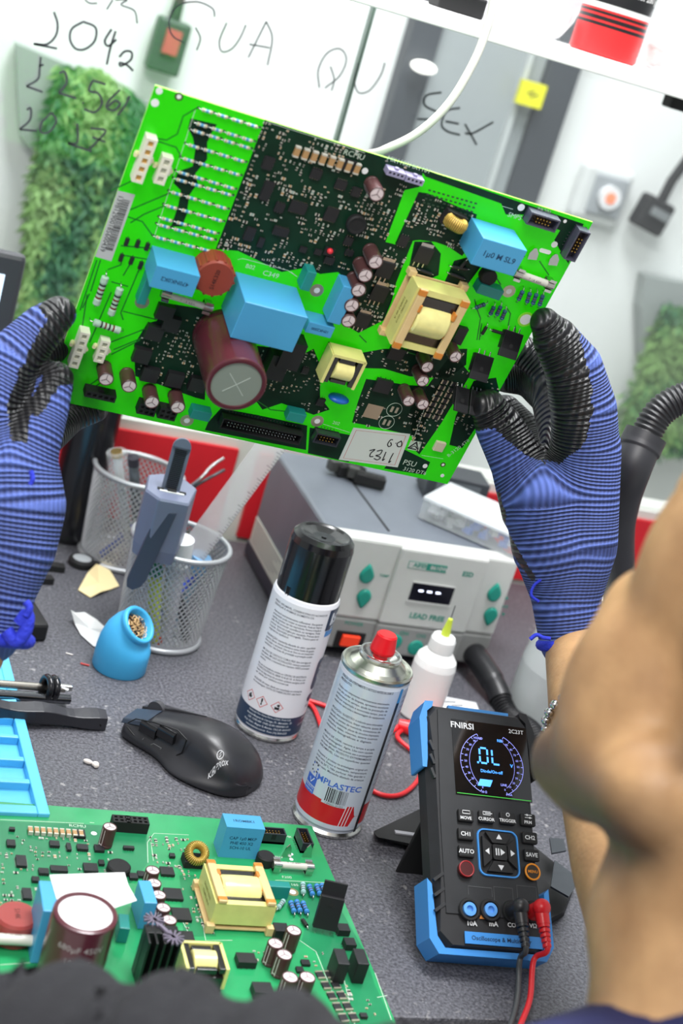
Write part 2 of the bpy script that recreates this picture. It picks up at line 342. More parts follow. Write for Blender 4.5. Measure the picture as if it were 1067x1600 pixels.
def cylmap(r, a0, z0, th=0):
    def f(x, y):
        x, y = x*math.cos(th)-y*math.sin(th), x*math.sin(th)+y*math.cos(th)
        a = a0+x/r; return Vector((r*math.cos(a), r*math.sin(a), z0+y))
    return f
mb.text('Conteúdo: 400 ml', .0082, cylmap(R+.0003, aim+.35, .072), 2, .02).text('Peso Líquido: 280 g', .0082, cylmap(R+.0003, aim+.35, .060), 2, .02)
bc = cylmap(R+.0003, aim-.75, .072); 
mb.add([bc(-.009, -.014), bc(.009, -.014), bc(.009, .02), bc(-.009, .02)], [(0, 1, 2, 3)], 2)
bc2 = cylmap(R+.0006, aim-.75, .072)
for i in range(12): mb.add([bc2(-.008+i*.0014, -.012), bc2(-.0074+i*.0014, -.012), bc2(-.0074+i*.0014, .018), bc2(-.008+i*.0014, .018)], [(0, 1, 2, 3)], 3)
mb.build('body', [M('can_red', (214, 42, 44), .3), M('can_black', (26, 26, 28), .3), white, ink], t)
plast = bpy.data.materials.new('clear_film'); plast.use_nodes = True; _n = plast.node_tree; _b = _n.nodes['Principled BSDF']; _b.inputs['Base Color'].default_value = (.82, .82, .84, 1); _b.inputs['Roughness'].default_value = .18; _b.inputs['Alpha'].default_value = .5
def bag(c, r, seed, label, contents=True):
    t = thing('plastic_bag', label, 'bag', c)
    mb = MB().ell((0, 0, r[2]*.9), r, n=40)
    for i, v in enumerate(mb.v):
        k = 1+.28*noise.noise(v*28+Vector((seed, 0, 0)))+.16*abs(noise.noise(v*80)); mb.v[i] = Vector((v.x*k, v.y*k, max(.0008, v.z*k)))
    mb.build('film', plast, t)
    if contents:
        mb = MB(); rnd = random.Random(seed)
        for i in range(14): mb.ell((rnd.uniform(-.6, .6)*r[0], rnd.uniform(-.5, .5)*r[1], rnd.uniform(.3, 1.1)*r[2]), (.010, .006, .005), n=10, R=rot('Z', rnd.uniform(0, 180)))
        o = mb.build('contents', M('bag_contents', (172, 160, 152), .6), t); o['kind'] = 'stuff'
q = gy(800, 40, SY+.09); bag((q.x, SY+.09, sz1), (.055, .04, .022), 3, 'crumpled clear plastic bag of small parts on the shelf left of the can')
q = gy(1050, 110, SY+.06); bag((q.x+.012, SY+.08, sz1), (.045, .04, .026), 8, 'crumpled clear plastic bag on the shelf right of the can')
q = gy(862, 20, SY+.13); bag((q.x, SY+.14, sz1), (.03, .02, .045), 5, 'upright clear plastic pouch just behind the can on the shelf', False)
q = gy(709, 4, SY+.06)
o = MB().box((0, 0, .009), (.045, .03, .018)).build('cable_clamp', blackm, bevel=.002); o.location = (q.x-.008, SY+.03, sz1); tag(o, 'small black block on the shelf at the top edge of the picture', 'block')
# white cable hanging down behind the held board
pts = [dp(775, -120, 1.22), dp(770, 0, 1.22), dp(757, 55, 1.22), dp(736, 105, 1.22), dp(700, 163, 1.22), (dp(652, 208, 1.22)), dp(596, 236, 1.22), dp(560, 252, 1.24), dp(520, 330, 1.27), dp(520, 480, 1.34), dp(540, 640, 1.44), dp(560, 660, 1.50)]
o = MB().tube(catmull(pts, 8), .0036, 10).build('cable', M('white_cable', (212, 211, 202), .5)); tag(o, 'white cable hanging in a curve from the top behind the held board', 'cable')

# ------------------------------------------------------------------ circuit boards
BWD, BHT, BTH = .327, .2412, .0018
def bframe(TR, TL, BR):
    TR, TL, BR = Vector(TR), Vector(TL), Vector(BR)
    e1 = (TR-TL).normalized(); e2 = TR-BR; e2 = (e2-e1*e1.dot(e2)).normalized(); n = e1.cross(e2)
    return (TR-e1*BWD-e2*BHT, e1, e2, n)
HB = bframe((.5084, .9436, 1.2612), (.182, .9316, 1.2772), (.4947, 1.0034, 1.0279))
TB = (Vector((.435-BWD, .917-BHT, TZ+.0035)), Vector((1, 0, 0)), Vector((0, 1, 0)), Vector((0, 0, 1)))
def hit(fr, px, py, w=0):
    o, a, b, n = fr; r = ray(px, py); t = ((o+n*w-CP).dot(n))/r.dot(n); p = CP+r*t-o; return p.dot(a), p.dot(b)
def frmat(fr):
    o, a, b, n = fr; return Matrix(((a.x, b.x, n.x, o.x), (a.y, b.y, n.y, o.y), (a.z, b.z, n.z, o.z), (0, 0, 0, 1)))
solder = M('solder', (190, 192, 190), .25, 1); chipm = M('chip_black', (28, 28, 31), .5); chipt = M('chip_print', (120, 120, 122), .6)
filmb = M('film_cap_blue', (72, 158, 205), .38, noise_amt=.03, noise_scale=30); filmt = M('film_cap_print', (22, 66, 104), .6)
teal = M('teal_cap', (28, 134, 128), .4); sleevem = M('cap_sleeve', (78, 50, 50), .38); capal = M('cap_top', (222, 208, 210), .42, .15); capln = M('cap_vent', (120, 100, 104), .5)
yel = M('tape_yellow', (226, 220, 138), .35, noise_amt=.05, noise_scale=120); ferr = M('ferrite', (30, 28, 28), .25, coat=.4)
bob = M('bobbin_beige', (222, 192, 138), .45, noise_amt=.06, noise_scale=90); orange = M('varnish_orange', (206, 128, 48), .35); silk = M('silk_white', (196, 214, 196), .6)
goldm = M('gold_pin', (205, 165, 80), .3, 1); padm = M('pad_tin', (186, 180, 160), .35, .7)
class Board:
    def __init__(s, name, label, fr, base, group=None):
        s.fr = fr; s.T = thing(name, label, 'circuit board', mat=frmat(fr), group=group); s.occ = []
    def at(s, px, py, w=0):
        return hit(s.fr, px, py, w/1000+BTH)
    def put(s, name, mb, mats, u, v, rz=0, bevel=0, label=None, parent=None):
        o = mb.build(name, mats, s.T, bevel, label); o.location = (u, v, BTH); o.rotation_euler = (0, 0, math.radians(rz)); s.occ.append((u, v, .008)); return o
    def share(s, name, me, u, v, rz=0, sc=1):
        o = bpy.data.objects.new(name, me); COL.objects.link(o); o.parent = s.T; o.location = (u, v, BTH); o.rotation_euler = (0, 0, math.radians(rz)); return o
    # every function below takes the pixel of the TOP centre of the piece and sizes in mm
    def film(s, px, py, su, sv, h, rz=0, txt='', tsz=5, trz=0, name='film_capacitor', m=None, txt2=None, bev=.0006):
        u, v = s.at(px, py, h); mb = MB().box((0, 0, h/2000), (su/1000, sv/1000, h/1000))
        if txt:
            c, sn = math.cos(math.radians(trz)), math.sin(math.radians(trz))
            mb.text(txt, tsz/1000, lambda x, y: Vector((x*c-y*sn, x*sn+y*c, h/1000+.00012)), 1, .015)
        if txt2:
            for k, l in enumerate(txt2): mb.text(l, .0036, lambda x, y: Vector((x, -sv/2000-.00012, h/2000+.004-.0042*k+y)), 1, .01)
        mb.cyl((-su/2600, 0, -.0005), (-su/2600, 0, .001), .0006, mi=2, n=8).cyl((su/2600, 0, -.0005), (su/2600, 0, .001), .0006, mi=2, n=8)
        s.occ.append((u, v, max(su, sv)/2000))
        return s.put(name, mb, [m or filmb, filmt, solder], u, v, rz, bev)
    def elcap(s, px, py, r, h, rz=0):
        u, v = s.at(px, py, h); r /= 1000; h /= 1000
        mb = MB().lathe([(r*.93, 0), (r, .0008), (r, .0022), (r*.93, .0028), (r, .0034), (r, h-.0006), (r*.93, h), (r*.86, h-.0001), (r*.84, h-.0005)], 24, cap1=False)
        mb.lathe([(r*.86, h-.0005), (r*.3, h-.0003), (.0001, h-.0003)], 24, 1, cap0=False, cap1=False)
        for a in (90, 210, 330):
            d = Vector((math.cos(math.radians(a)), math.sin(math.radians(a)), 0)); q = Vector((-d.y, d.x, 0))*.00025; z = Vector((0, 0, h-.00012))
            mb.add([q+z, -q+z, d*r*.7-q+z, d*r*.7+q+z], [(0, 1, 2, 3)], 2)
        f = cylmap(r+.0001, math.radians(-150), h*.5)
        mb.add([f(-.0016, -h*.42), f(.0016, -h*.42), f(.0016, h*.42), f(-.0016, h*.42)], [(0, 1, 2, 3)], 1)
        return s.put('electrolytic_capacitor', mb, [sleevem, capal, capln], u, v, rz)
    def chip(s, px, py, su, sv, h=1.6, rz=0, legs=0, name='chip', side='v'):
        u, v = s.at(px, py, h); su /= 1000; sv /= 1000; h /= 1000
        mb = MB().box((0, 0, h/2+.0002), (su, sv, h), 0)
        if legs:
            for k in range(legs):
                if side == 'v': x = (k+.5)/legs*su*.92-su*.46; [mb.box((x, sg*(sv/2+.0004), .0004), (.0005, .0012, .0005), 1) for sg in (-1, 1)]
                else: y = (k+.5)/legs*sv*.92-sv*.46; [mb.box((sg*(su/2+.0004), y, .0004), (.0012, .0005, .0005), 1) for sg in (-1, 1)]
        s.occ.append((u, v, max(su, sv)/2)); return s.put(name, mb, [chipm, solder], u, v, rz)
    def dpak(s, px, py, w=7, rz=0, h=2.3):
        u, v = s.at(px, py, h); w /= 1000
        mb = MB().box((0, 0, .0012), (w, w, .0023), 0).box((0, w*.6, .0006), (w*.8, w*.3, .0009), 1)
        for x in (-.3, 0, .3): mb.box((x*w, -w*.65, .0004), (.0009, w*.35, .0006), 1)
        return s.put('power_transistor', mb, [chipm, solder], u, v, rz)
    def resistor(s, p0, p1, r, body, bands, h=2.2, name='axial_resistor', bulge=True):
        # p0,p1: pixel ends of the body
        a = Vector(s.at(*p0, h)+(h/1000,)); b = Vector(s.at(*p1, h)+(h/1000,)); c = (a+b)/2; L = (b-a).length; ang = math.atan2(b.y-a.y, b.x-a.x); r /= 1000
        mb = MB(); hz = h/1000
        if bulge: mb.lathe([(r*.5, -L/2), (r, -L/2+.0006), (r, -L*.3), (r*.85, -L*.26), (r*.85, L*.26), (r, L*.3), (r, L/2-.0006), (r*.5, L/2)], 14, 0, (0, 0, hz), (1, 0, 0))
        else: mb.cyl((-L/2, 0, hz), (L/2, 0, hz), r, n=14)
        for k, bm in enumerate(bands):
            x = L*(-.22+.44*k/max(1, len(bands)-1)); mb.cyl((x-L*.03, 0, hz), (x+L*.03, 0, hz), r*.9 if bulge else r*1.03, n=14, mi=2+k % 2)
        for sg in (-1, 1): mb.tube([(sg*L*.48, 0, hz), (sg*(L/2+.0016), 0, hz), (sg*(L/2+.0024), 0, hz*.6), (sg*(L/2+.0024), 0, -.0004)], .0004, 6, 1)
        o = s.put(name, mb, [body, solder, ink, M('band_brown', (110, 40, 30), .5)], c.x, c.y, math.degrees(ang)); return o
    def header(s, px, py, n, su, sv, h, rz=0, pins=goldm, body=None, name='box_header'):
        u, v = s.at(px, py, h); su /= 1000; sv /= 1000; h /= 1000; t = .0011
        mb = MB().box((0, 0, .001), (su, sv, .002), 0)
        for y in (-1, 1): mb.box((0, y*(sv/2-t/2), h/2), (su, t, h), 0)
        for x in (-1, 1): mb.box((x*(su/2-t/2), 0, h/2), (t, sv-2*t, h), 0)
        mb.box((0, -sv/2+t/2-.0001, h*.7), (su*.18, t*1.1, h*.5), 2)
        o = s.put(name, mb, [body or M('header_grey', (42, 44, 52), .35), pins, blackm], u, v, rz)
        pm = MB()
        for k in range(n):
            for y in (-.00127, .00127): pm.box(((k-(n-1)/2)*.00254, y*min(1, sv/.008), h*.46), (.0008, .0008, h*.88), 0)
        for k in range(n): pm.box(((k-(n-1)/2)*.00254, sv/2+.0015, .0004), (.0006, .0012, .0005), 1)
        q = pm.build('pins', [pins, solder], o); s.occ.append((u, v, su/2)); return o
    def socket(s, px, py, n, rows, pitch, h, rz=0, body=None, hole=None, pegs=False, name='connector'):
        u, v = s.at(px, py, h); h /= 1000; p = pitch/1000; su = p*rows+.0012; sv = p*n+.0012
        mb = MB()
        hm = p*.30
        xs = [-su/2]+[x for r_ in range(rows) for x in ((r_-(rows-1)/2)*p-hm, (r_-(rows-1)/2)*p+hm)]+[su/2]
        ys = [-sv/2]+[y for r_ in range(n) for y in ((r_-(n-1)/2)*p-hm, (r_-(n-1)/2)*p+hm)]+[sv/2]
        for i in range(len(xs)-1):
            for j in range(len(ys)-1):
                c = ((xs[i]+xs[i+1])/2, (ys[j]+ys[j+1])/2); d = (xs[i+1]-xs[i], ys[j+1]-ys[j])
                if i % 2 == 1 and j % 2 == 1: mb.box((c[0], c[1], h*.42), (d[0], d[1], h*.84), 1)
                else: mb.box((c[0], c[1], h/2), (d[0], d[1], h), 0)
        mb.box((su/2+.0008, 0, h*.6), (.0016, p*.9, h*.3), 0)
        if pegs:
            for sg in (-1, 1): mb.cyl((sg*(su/2+.0008), -sg*sv*.02, 0), (sg*(su/2+.0022), -sg*sv*.02, h*.55), .0016, .0014, 12, 2)
        s.occ.append((u, v, sv/2))
        return s.put(name, mb, [body or ivory, hole or M('hole_amber', (206, 160, 82), .5), M('peg_cream', (222, 216, 170), .5)], u, v, rz)
    def ringhole(s, px, py, r, ri, m=None):
        u, v = s.at(px, py, 0); s.occ.append((u, v, r/1000+.002))
        return s.put('mounting_ring', MB().lathe([(r/1000, 0), (r/1000, .0002), (ri/1000, .0002), (ri/1000, 0)], 28, cap0=False, cap1=False).lathe([(ri/1000, .00022), (.00005, .00022)], 28, 1, cap0=False, cap1=False), [m or padm, M('through_light', (236, 238, 238), .5)], u, v)
    def hole(s, px, py, r, sx=1):
        u, v = s.at(px, py, 0)
        mb = MB().prism([(r/1000*math.cos(a*math.pi/10)+(sx/1000 if math.cos(a*math.pi/10) > 0 else -sx/1000)*(sx > 1), r/1000*math.sin(a*math.pi/10)) for a in range(20)], .00001, .0003)
        s.occ.append((u, v, .004)); return s.put('drilled_hole', mb, M('through_light', (236, 238, 238), .5), u, v)
    def fuse(s, px, py, L, rz=0, h=8, r=3):
        u, v = s.at(px, py, h-r); L /= 1000; h /= 1000; r /= 1000
        mb = MB().cyl((-L*.32, 0, h-r), (L*.32, 0, h-r), r*.88, n=20)
        mb.text('T 1A 63A', .0028, lambda x, y: Vector((x, y*.8, h-r+math.sqrt(max(0, (r*.9)**2-(y*.8)**2)))), 2)
        for sg in (-1, 1): mb.cyl((sg*L*.32, 0, h-r), (sg*L*.5, 0, h-r), r, n=20, mi=1)
        o = s.put('fuse', mb, [M('fuse_ceramic', (202, 200, 190), .35), M('fuse_cap', (196, 192, 184), .28, .9), ink], u, v, rz)
        for sg in (-1, 1):
            c = MB()
            for y in (-1, 1): c.box((0, y*(r+.0003), h*.5), (.0055, .0005, h*1.0), 0).box((0, y*(r+.0012), h*.98), (.0055, .0018, .0005), 0)
            c.box((0, 0, .0004), (.0055, r*2, .0006), 0)
            q = c.build('clip', tin, o); q.location = (sg*L*.40, 0, 0)
        s.occ.append((u, v, L/2)); return o
    def transformer(s, px, py, su, sv, h, rz=0):
        u, v = s.at(px, py, h); su, sv, h = su/1000, sv/1000, h/1000
        o = s.put('transformer', MB().box((0, 0, .0022), (su*1.1, sv*.96, .0016), 0), bob, u, v, rz, bevel=.0004)
        t = su*.11; z0 = .006; hz = h-z0-.002
        core = MB()
        for sg in (-1, 1): core.box((sg*(su/2-t/2), 0, z0+hz/2), (t, sv*.96-.0004, hz-.0002), 0)
        for sg in (-1, 1): core.box((0, sg*(sv*.48-t/2), z0+hz/2), (su-.0001, t, hz), 0)
        for k in range(2): core.text('B6208D 0210' if k == 0 else '3208RZ-06 A', .0034, lambda x, y: Vector((-su/2-.0001, -x, z0+hz*(.62-.3*k)+y)), 1)
        core.build('core_tape', [yel, M('core_print', (120, 112, 40), .6)], o)
        f = MB(); f.box((0, sv*.28, h-.006), (su-2*t, sv*.18, .007), 0).box((0, -sv*.28, h-.007), (su-2*t, sv*.2, .007), 0)
        f.build('ferrite', ferr, o, bevel=.0005)
        for sg in (-1, 1):
            rl = MB().box((sg*(su/2-t*.9), 0, h), (t*1.3, sv, .0028), 0)
            for y in (-1, 1): rl.box((sg*(su/2-t*.9), y*sv*.44, h+.0002), (t*1.34, sv*.1, .0028), 1)
            rl.box((sg*(su/2-t*1.55), sv*.2, h-.001), (t*.5, sv*.12, .006), 1).box((sg*(su/2-t*1.55), -sv*.12, h-.002), (t*.5, sv*.1, .005), 1)
            rl.build('bobbin_rail', [bob, orange], o, bevel=.0006)
        wr = su-2*t-.006
        MB().lathe([(sv*.24, -wr/2), (sv*.265, -wr/2+.0015), (sv*.27, -wr*.2), (sv*.27, wr*.2), (sv*.265, wr/2-.0015), (sv*.24, wr/2)], 30, 0, (0, -.0005, h-sv*.19), (1, 0, 0)).build('winding', M('winding_yellow', (238, 230, 150), .22, coat=.6, noise_amt=.07, noise_scale=150), o)
        for sx in (-1, 1):
            for sy in (-1, 1): MB().box((sx*su*.5, sy*sv*.5, .0035), (.006, .005, .007), 0).build('foot', bob, o, bevel=.0006)
        s.occ.append((u, v, su*.55)); return o
    def small_transformer(s, px, py, w, h, rz=0):
        u, v = s.at(px, py, h); w /= 1000; h /= 1000
        o = s.put('small_transformer', MB().box((0, 0, h*.3), (w, w*.9, h*.6), 0), ferr, u, v, rz, bevel=.0006)
        y = MB(); y.box((0, w*.47, h*.58), (w*1.02, .0022, h*.8), 0).box((-w*.5, 0, h*.58), (.0022, w*.96, h*.8), 0).box((w*.5, 0, h*.58), (.0022, w*.96, h*.8), 0); y.build('core_tape', yel, o)
        r = MB().box((-w*.39, 0, h*.85), (w*.16, w*.9, .004), 0).box((w*.39, 0, h*.85), (w*.16, w*.9, .004), 0).box((0, w*.33, h*.82), (w*.5, w*.16, .004), 0).box((0, -w*.38, h*.8), (w*.5, w*.12, .004), 0); r.build('ferrite', ferr, o, bevel=.0005)
        MB().lathe([(w*.26, -w*.30), (w*.31, -w*.28), (w*.31, w*.28), (w*.26, w*.30)], 24, 0, (0, -.0005, h-w*.24), (1, 0, 0)).build('winding', M('winding_yellow', (240, 232, 158), .25), o)
        return o
    def toroid(s, px, py, R, h, rz=0, up=False):
        u, v = s.at(px, py, h+4 if up else h); R /= 1000; h /= 1000
        o = s.put('toroid_choke', MB().box((0, 0, .003), (R*2.0, R*1.3, .006), 0), blackm, u, v, rz, bevel=.0005)
        mb = MB(); d = Vector((0, -.62, .78)) if up else Vector((0, -1, .12)); c = Vector((0, 0, h-R*.7)); x, y, z = frame_from_z(d)
        if not up: c = Vector((0, 0, max(h-R, R)))
        mb.torus(c, R*.7, R*.26, d, 40, 10, 0, rh=R*.5)
        for k in range(34):
            a = 2*math.pi*k/34; e = x*math.cos(a)+y*math.sin(a); cc = c+e*R*.7
            mb.tube([cc+e*(R*.30*math.cos(2*math.pi*j/8))+z*(R*.54*math.sin(2*math.pi*j/8)) for j in range(9)], R*.05, 5, 1, False)
        mb.build('winding', [M('toroid_core', (140, 112, 50), .5), M('copper_gold', (206, 176, 88), .3, .5)], o); return o
    def to247(s, px, py, w, h, lean, rz=0, off=0):
        # stands on its legs; px,py = base centre
        u, v = s.at(px, py, 0); w /= 1000; h /= 1000
        R = rot('X', lean); mb = MB(); f = lambda p: R @ Vector(p)
        mb.box(f((0, 0, .003+h*.36)), (w, .005, h*.68), 0, R); mb.box(f((0, .0015, .003+h*.5)), (w, .002, h*.98), 0, R)
        mb.cyl(f((0, -.0027, .003+h*.55)), f((0, .0028, .003+h*.55)), .0018, n=14, mi=1)
        for x in (-.3, 0, .3): mb.box(f((x*w, 0, .0015)), (.0012, .0007, .004), 2, R)
        s.occ.append((u, v, w/2)); return s.put('power_transistor', mb, [chipm, blackm, solder], u, v, rz, bevel=.0004)
    def poly(s, name, polys, m, z=.00006, label=None):
        mb = MB()
        for P in polys:
            pts = [s.at(x, y, 0) for x, y in P]; mb.prism(pts, BTH, BTH+z)
        return mb.build(name, m, s.T, label=label)
    def lines(s, name, L, w, m, z=.00012):
        mb = MB()
        for P in L: mb.strip([s.at(x, y, 0) for x, y in P], w/1000, lambda a, b: Vector((a, b, BTH+z)))
        return mb.build(name, m, s.T)
    def texts(s, name, items, m, z=.0002):
        mb = MB()
        for t, px, py, sz, rz in items:
            u, v = s.at(px, py, 0); c, sn = math.cos(math.radians(rz)), math.sin(math.radians(rz))
            mb.text(t, sz/1000, lambda x, y: Vector((u+x*c-y*sn, v+x*sn+y*c, BTH+z)))
        return mb.build(name, m, s.T)
def inpoly(P, x, y):
    c = False; m = len(P)
    for i in range(m):
        a, b = P[i], P[(i+1) % m]
        if (a[1] > y) != (b[1] > y) and x < (b[0]-a[0])*(y-a[1])/(b[1]-a[1])+a[0]: c = not c
    return c
smdm = [M('smd_white', (205, 203, 190), .4, .3), M('smd_tan', (176, 138, 92), .5), M('smd_black', (30, 28, 30), .5), M('smd_light', (150, 168, 160), .4)]
def scatter(B, regions, step, seed, prob=.7, sc=1.0):
    rnd = random.Random(seed); mb = MB(); n = 0
    for P in regions:
        pts = [B.at(x, y, 0) for x, y in P]; x0, x1 = min(p[0] for p in pts), max(p[0] for p in pts); y0, y1 = min(p[1] for p in pts), max(p[1] for p in pts)
        y = y0
        while y < y1:
            x = x0
            while x < x1:
                cl = noise.noise(Vector((x*90, y*90, seed)))
                if cl > -.12 and rnd.random() < prob:
                    xx = x+rnd.uniform(-.2, .2)*step; yy = y+rnd.uniform(-.2, .2)*step
                    if inpoly(pts, xx, yy) and all((xx-a)**2+(yy-b)**2 > (c*.95)**2 for a, b, c in B.occ):
                        hz = noise.noise(Vector((x*60, y*60, seed+9))) > 0
                        l, w = rnd.choice([(.0016, .0009), (.0016, .0009), (.0021, .0013), (.0013, .0007), (.0030, .0017)]); l *= sc; w *= sc; h = .0007+.0003*rnd.random()
                        k = rnd.random(); mid = 2 if k < .5 else (1 if k < .8 else 3)
                        if hz:
                            mb.box((xx, yy, BTH+h/2), (l*.5, w, h), mid).box((xx-l*.37, yy, BTH+h/2), (l*.26, w, h*1.05), 0).box((xx+l*.37, yy, BTH+h/2), (l*.26, w, h*1.05), 0)
                        else:
                            mb.box((xx, yy, BTH+h/2), (w, l*.5, h), mid).box((xx, yy-l*.37, BTH+h/2), (w, l*.26, h*1.05), 0).box((xx, yy+l*.37, BTH+h/2), (w, l*.26, h*1.05), 0)
                        n += 1
                x += step
            y += step
    o = mb.build('surface_mount_parts', smdm, B.T); o['kind'] = 'stuff'; return o
def Z(l, ox, oy, s): return [(ox+x/s, oy+y/s) for x, y in l]
z1 = lambda *l: Z(l, 80, 110, 2.667); z2 = lambda *l: Z(l, 330, 160, 2.667); z3 = lambda *l: Z(l, 580, 220, 2.667)
z4 = lambda *l: Z(l, 80, 400, 2.667); z6 = lambda *l: Z(l, 400, 400, 2.667)

# ---- the board held up in both hands
H = Board('circuit_board', 'bright green circuit board held up by both gloved hands', HB, None)
lime = bpy.data.materials.new('backlit_lime_board'); lime.use_nodes = True; _nt = lime.node_tree; _b = _nt.nodes['Principled BSDF']
_b.inputs['Base Color'].default_value = lin((44, 198, 12))+(1,); _b.inputs['Roughness'].default_value = .35  # lime base colour paints in the glow of light coming through the board
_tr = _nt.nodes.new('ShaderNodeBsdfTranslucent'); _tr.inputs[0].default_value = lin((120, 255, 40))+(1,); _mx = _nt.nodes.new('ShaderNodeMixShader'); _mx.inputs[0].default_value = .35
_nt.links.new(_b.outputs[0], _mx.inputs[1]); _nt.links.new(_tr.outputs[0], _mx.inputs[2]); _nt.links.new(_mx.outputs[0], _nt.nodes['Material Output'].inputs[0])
limeedge = M('board_edge_lime', (150, 235, 60), .4)
mb = MB().box((BWD/2, BHT/2, BTH/2), (BWD, BHT, BTH), 0)
mb.f = list(mb.f)
mb.m = [0, 0, 1, 1, 1, 1]
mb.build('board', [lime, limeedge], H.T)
copper = M('copper_pour', (7, 44, 28), .5, noise_amt=.25, noise_scale=60, spec=.25); trace = M('trace_green', (18, 112, 30), .4)  # copper painted dark where it would block the light from behind
A = [(414, 187), (662, 265), (655, 292), (632, 297), (602, 378), (617, 382), (645, 376), (619, 441), (612, 470), (600, 500), (560, 520), (535, 505), (545, 440), (528, 425), (500, 428), (478, 418), (440, 425), (395, 403), (372, 392), (337, 389)]
Bp = [(654, 300), (668, 302), (720, 325), (745, 335), (735, 380), (722, 400), (700, 385), (680, 378), (655, 375), (645, 376), (617, 381)]
Cp = [(655, 262), (912, 350), (903, 366), (888, 412), (880, 400), (866, 375), (875, 360), (820, 335), (790, 335), (783, 318), (665, 276)]
Dp = z4((470, 195), (600, 215), (700, 240), (650, 330), (640, 600), (600, 590), (350, 500), (345, 370), (400, 280), (440, 270))
Ep = [(400, 540), (440, 545), (470, 555), (490, 545), (500, 570), (500, 620), (515, 640), (490, 648), (440, 630), (410, 640), (395, 620)]
F1 = [(555, 553), (600, 545), (690, 545), (730, 545), (728, 570), (700, 590), (670, 590), (640, 588), (600, 576), (565, 575)]
F2 = [(572, 592), (640, 602), (690, 604), (672, 640), (652, 690), (641, 680), (600, 670), (550, 660), (560, 625)]
Gp = [(325, 660), (345, 638), (400, 648), (480, 665), (478, 703), (320, 672)]
G2 = [(484, 668), (548, 680), (545, 722), (481, 708)]
G3 = [(627, 700), (672, 722), (663, 742), (600, 732)]
Hp = [(740, 595), (775, 590), (780, 612), (722, 700), (702, 695), (712, 650)]
I1 = [(640, 640), (700, 560), (715, 560), (735, 585), (690, 660), (655, 710), (645, 700)]
Sn = z1((580, 200), (690, 225), (665, 265), (650, 300), (650, 370), (600, 430), (610, 470), (575, 520), (565, 600), (545, 650), (500, 650), (530, 560), (540, 500), (510, 470), (530, 420), (590, 400), (600, 330), (590, 280), (570, 240))
H.poly('copper_pour', [A, Bp, Cp, Dp, Ep, F1, F2, Gp, G2, G3, Hp, I1, Sn, z3((345, 500), (460, 470), (460, 520), (400, 600), (330, 640), (300, 600)), z3((180, 420), (250, 420), (290, 470), (280, 560), (210, 590), (150, 560))], copper, label='copper areas painted dark against the backlit glow of the board')
T1 = [z1((610, 155), (550, 190), (525, 265), (480, 290), (385, 275)), z1((430, 290), (520, 320), (545, 365)), z1((495, 510), (330, 580)), z1((480, 560), (385, 600), (330, 635)), z1((320, 610), (380, 630), (420, 685), (440, 690)),
  z1((295, 780), (290, 810), (235, 830)), z1((335, 795), (300, 855)), z1((290, 730), (460, 745)), z1((300, 770), (420, 790)), z1((370, 820), (290, 1010), (300, 1040)), z1((205, 790), (165, 920)), z1((160, 930), (130, 990)), z1((190, 790), (120, 1000)), z1((250, 500), (380, 440)), z1((320, 900), (250, 880)),
  z4((245, 360), (400, 300)), z4((260, 390), (380, 340)), z4((250, 410), (370, 350)), z4((155, 540), (200, 510)), z4((180, 545), (250, 500)), z4((130, 290), (150, 160)), z4((160, 360), (250, 150)), z4((300, 230), (440, 265)),
  z3((430, 660), (440, 700), (455, 740), (440, 830)), z3((560, 690), (580, 720), (570, 770)), z3((150, 880), (210, 900)), z3((500, 540), (540, 600)), z3((640, 480), (600, 500)), z3((700, 500), (740, 560)), z3((600, 770), (600, 860)), z6((0, 600), (60, 640), (150, 650)), z6((430, 330), (460, 360)), z6((940, 280), (930, 350))]
H.lines('traces', T1, .9, trace)
SL = [z2((230, 80), (640, 210)), z2((110, 655), (130, 650), (320, 700), (355, 725)), z1((600, 165), (430, 690)), z1((1000, 840), (1025, 860)), z6((700, 640), (650, 780)), z6((690, 830), (780, 845)), z6((280, 700), (390, 735)), z3((545, 272), (590, 285))]
H.lines('silkscreen', SL, .35, silk)
H.texts('silkscreen_text', [('RCMU', 553, 242, 5.5, 0), ('C349', 423, 429, 5.5, 0), ('MK1102', 622, 252, 4.8, 0), ('MK1101', 656, 263, 4.8, 0), ('SMPS', 804, 338, 5, 0), ('PSU', 640, 724, 7, 0), ('3120 DT6', 648, 736, 5, 0), ('B-3120 4T8', 716, 700, 4.5, 62), ('202', 525, 661, 4, 0), ('MK200', 850, 329, 3.6, 0), ('B02', 391, 417, 4.5, 0)], silk)
# through holes, rings
for p, r in (((248.7, 142), 2.2), ((242, 160.6), 2.6), ((570, 267), 2.2), ((814, 324), 2.6), ((866, 382), 2.4), ((882.6, 345.6), 1.3), ((664, 728), 2.0), ((691, 743), 1.6)): H.hole(*p, r)
H.hole(851.5, 392.5, 1.6, 3.2)
for p, r, ri in (((279.5, 151), 2.8, 1.5), ((692, 726), 2.2, 1.2)): H.ringhole(*p, r, ri, M('fiducial_dark', (60, 90, 30), .5))
for p in ((222, 472), (495, 453.6), (292, 657), (495.6, 658), (795, 455)): H.ringhole(*p, 5.0, 2.2)
H.ringhole(821, 499, 6.2, 4.4, limeedge)
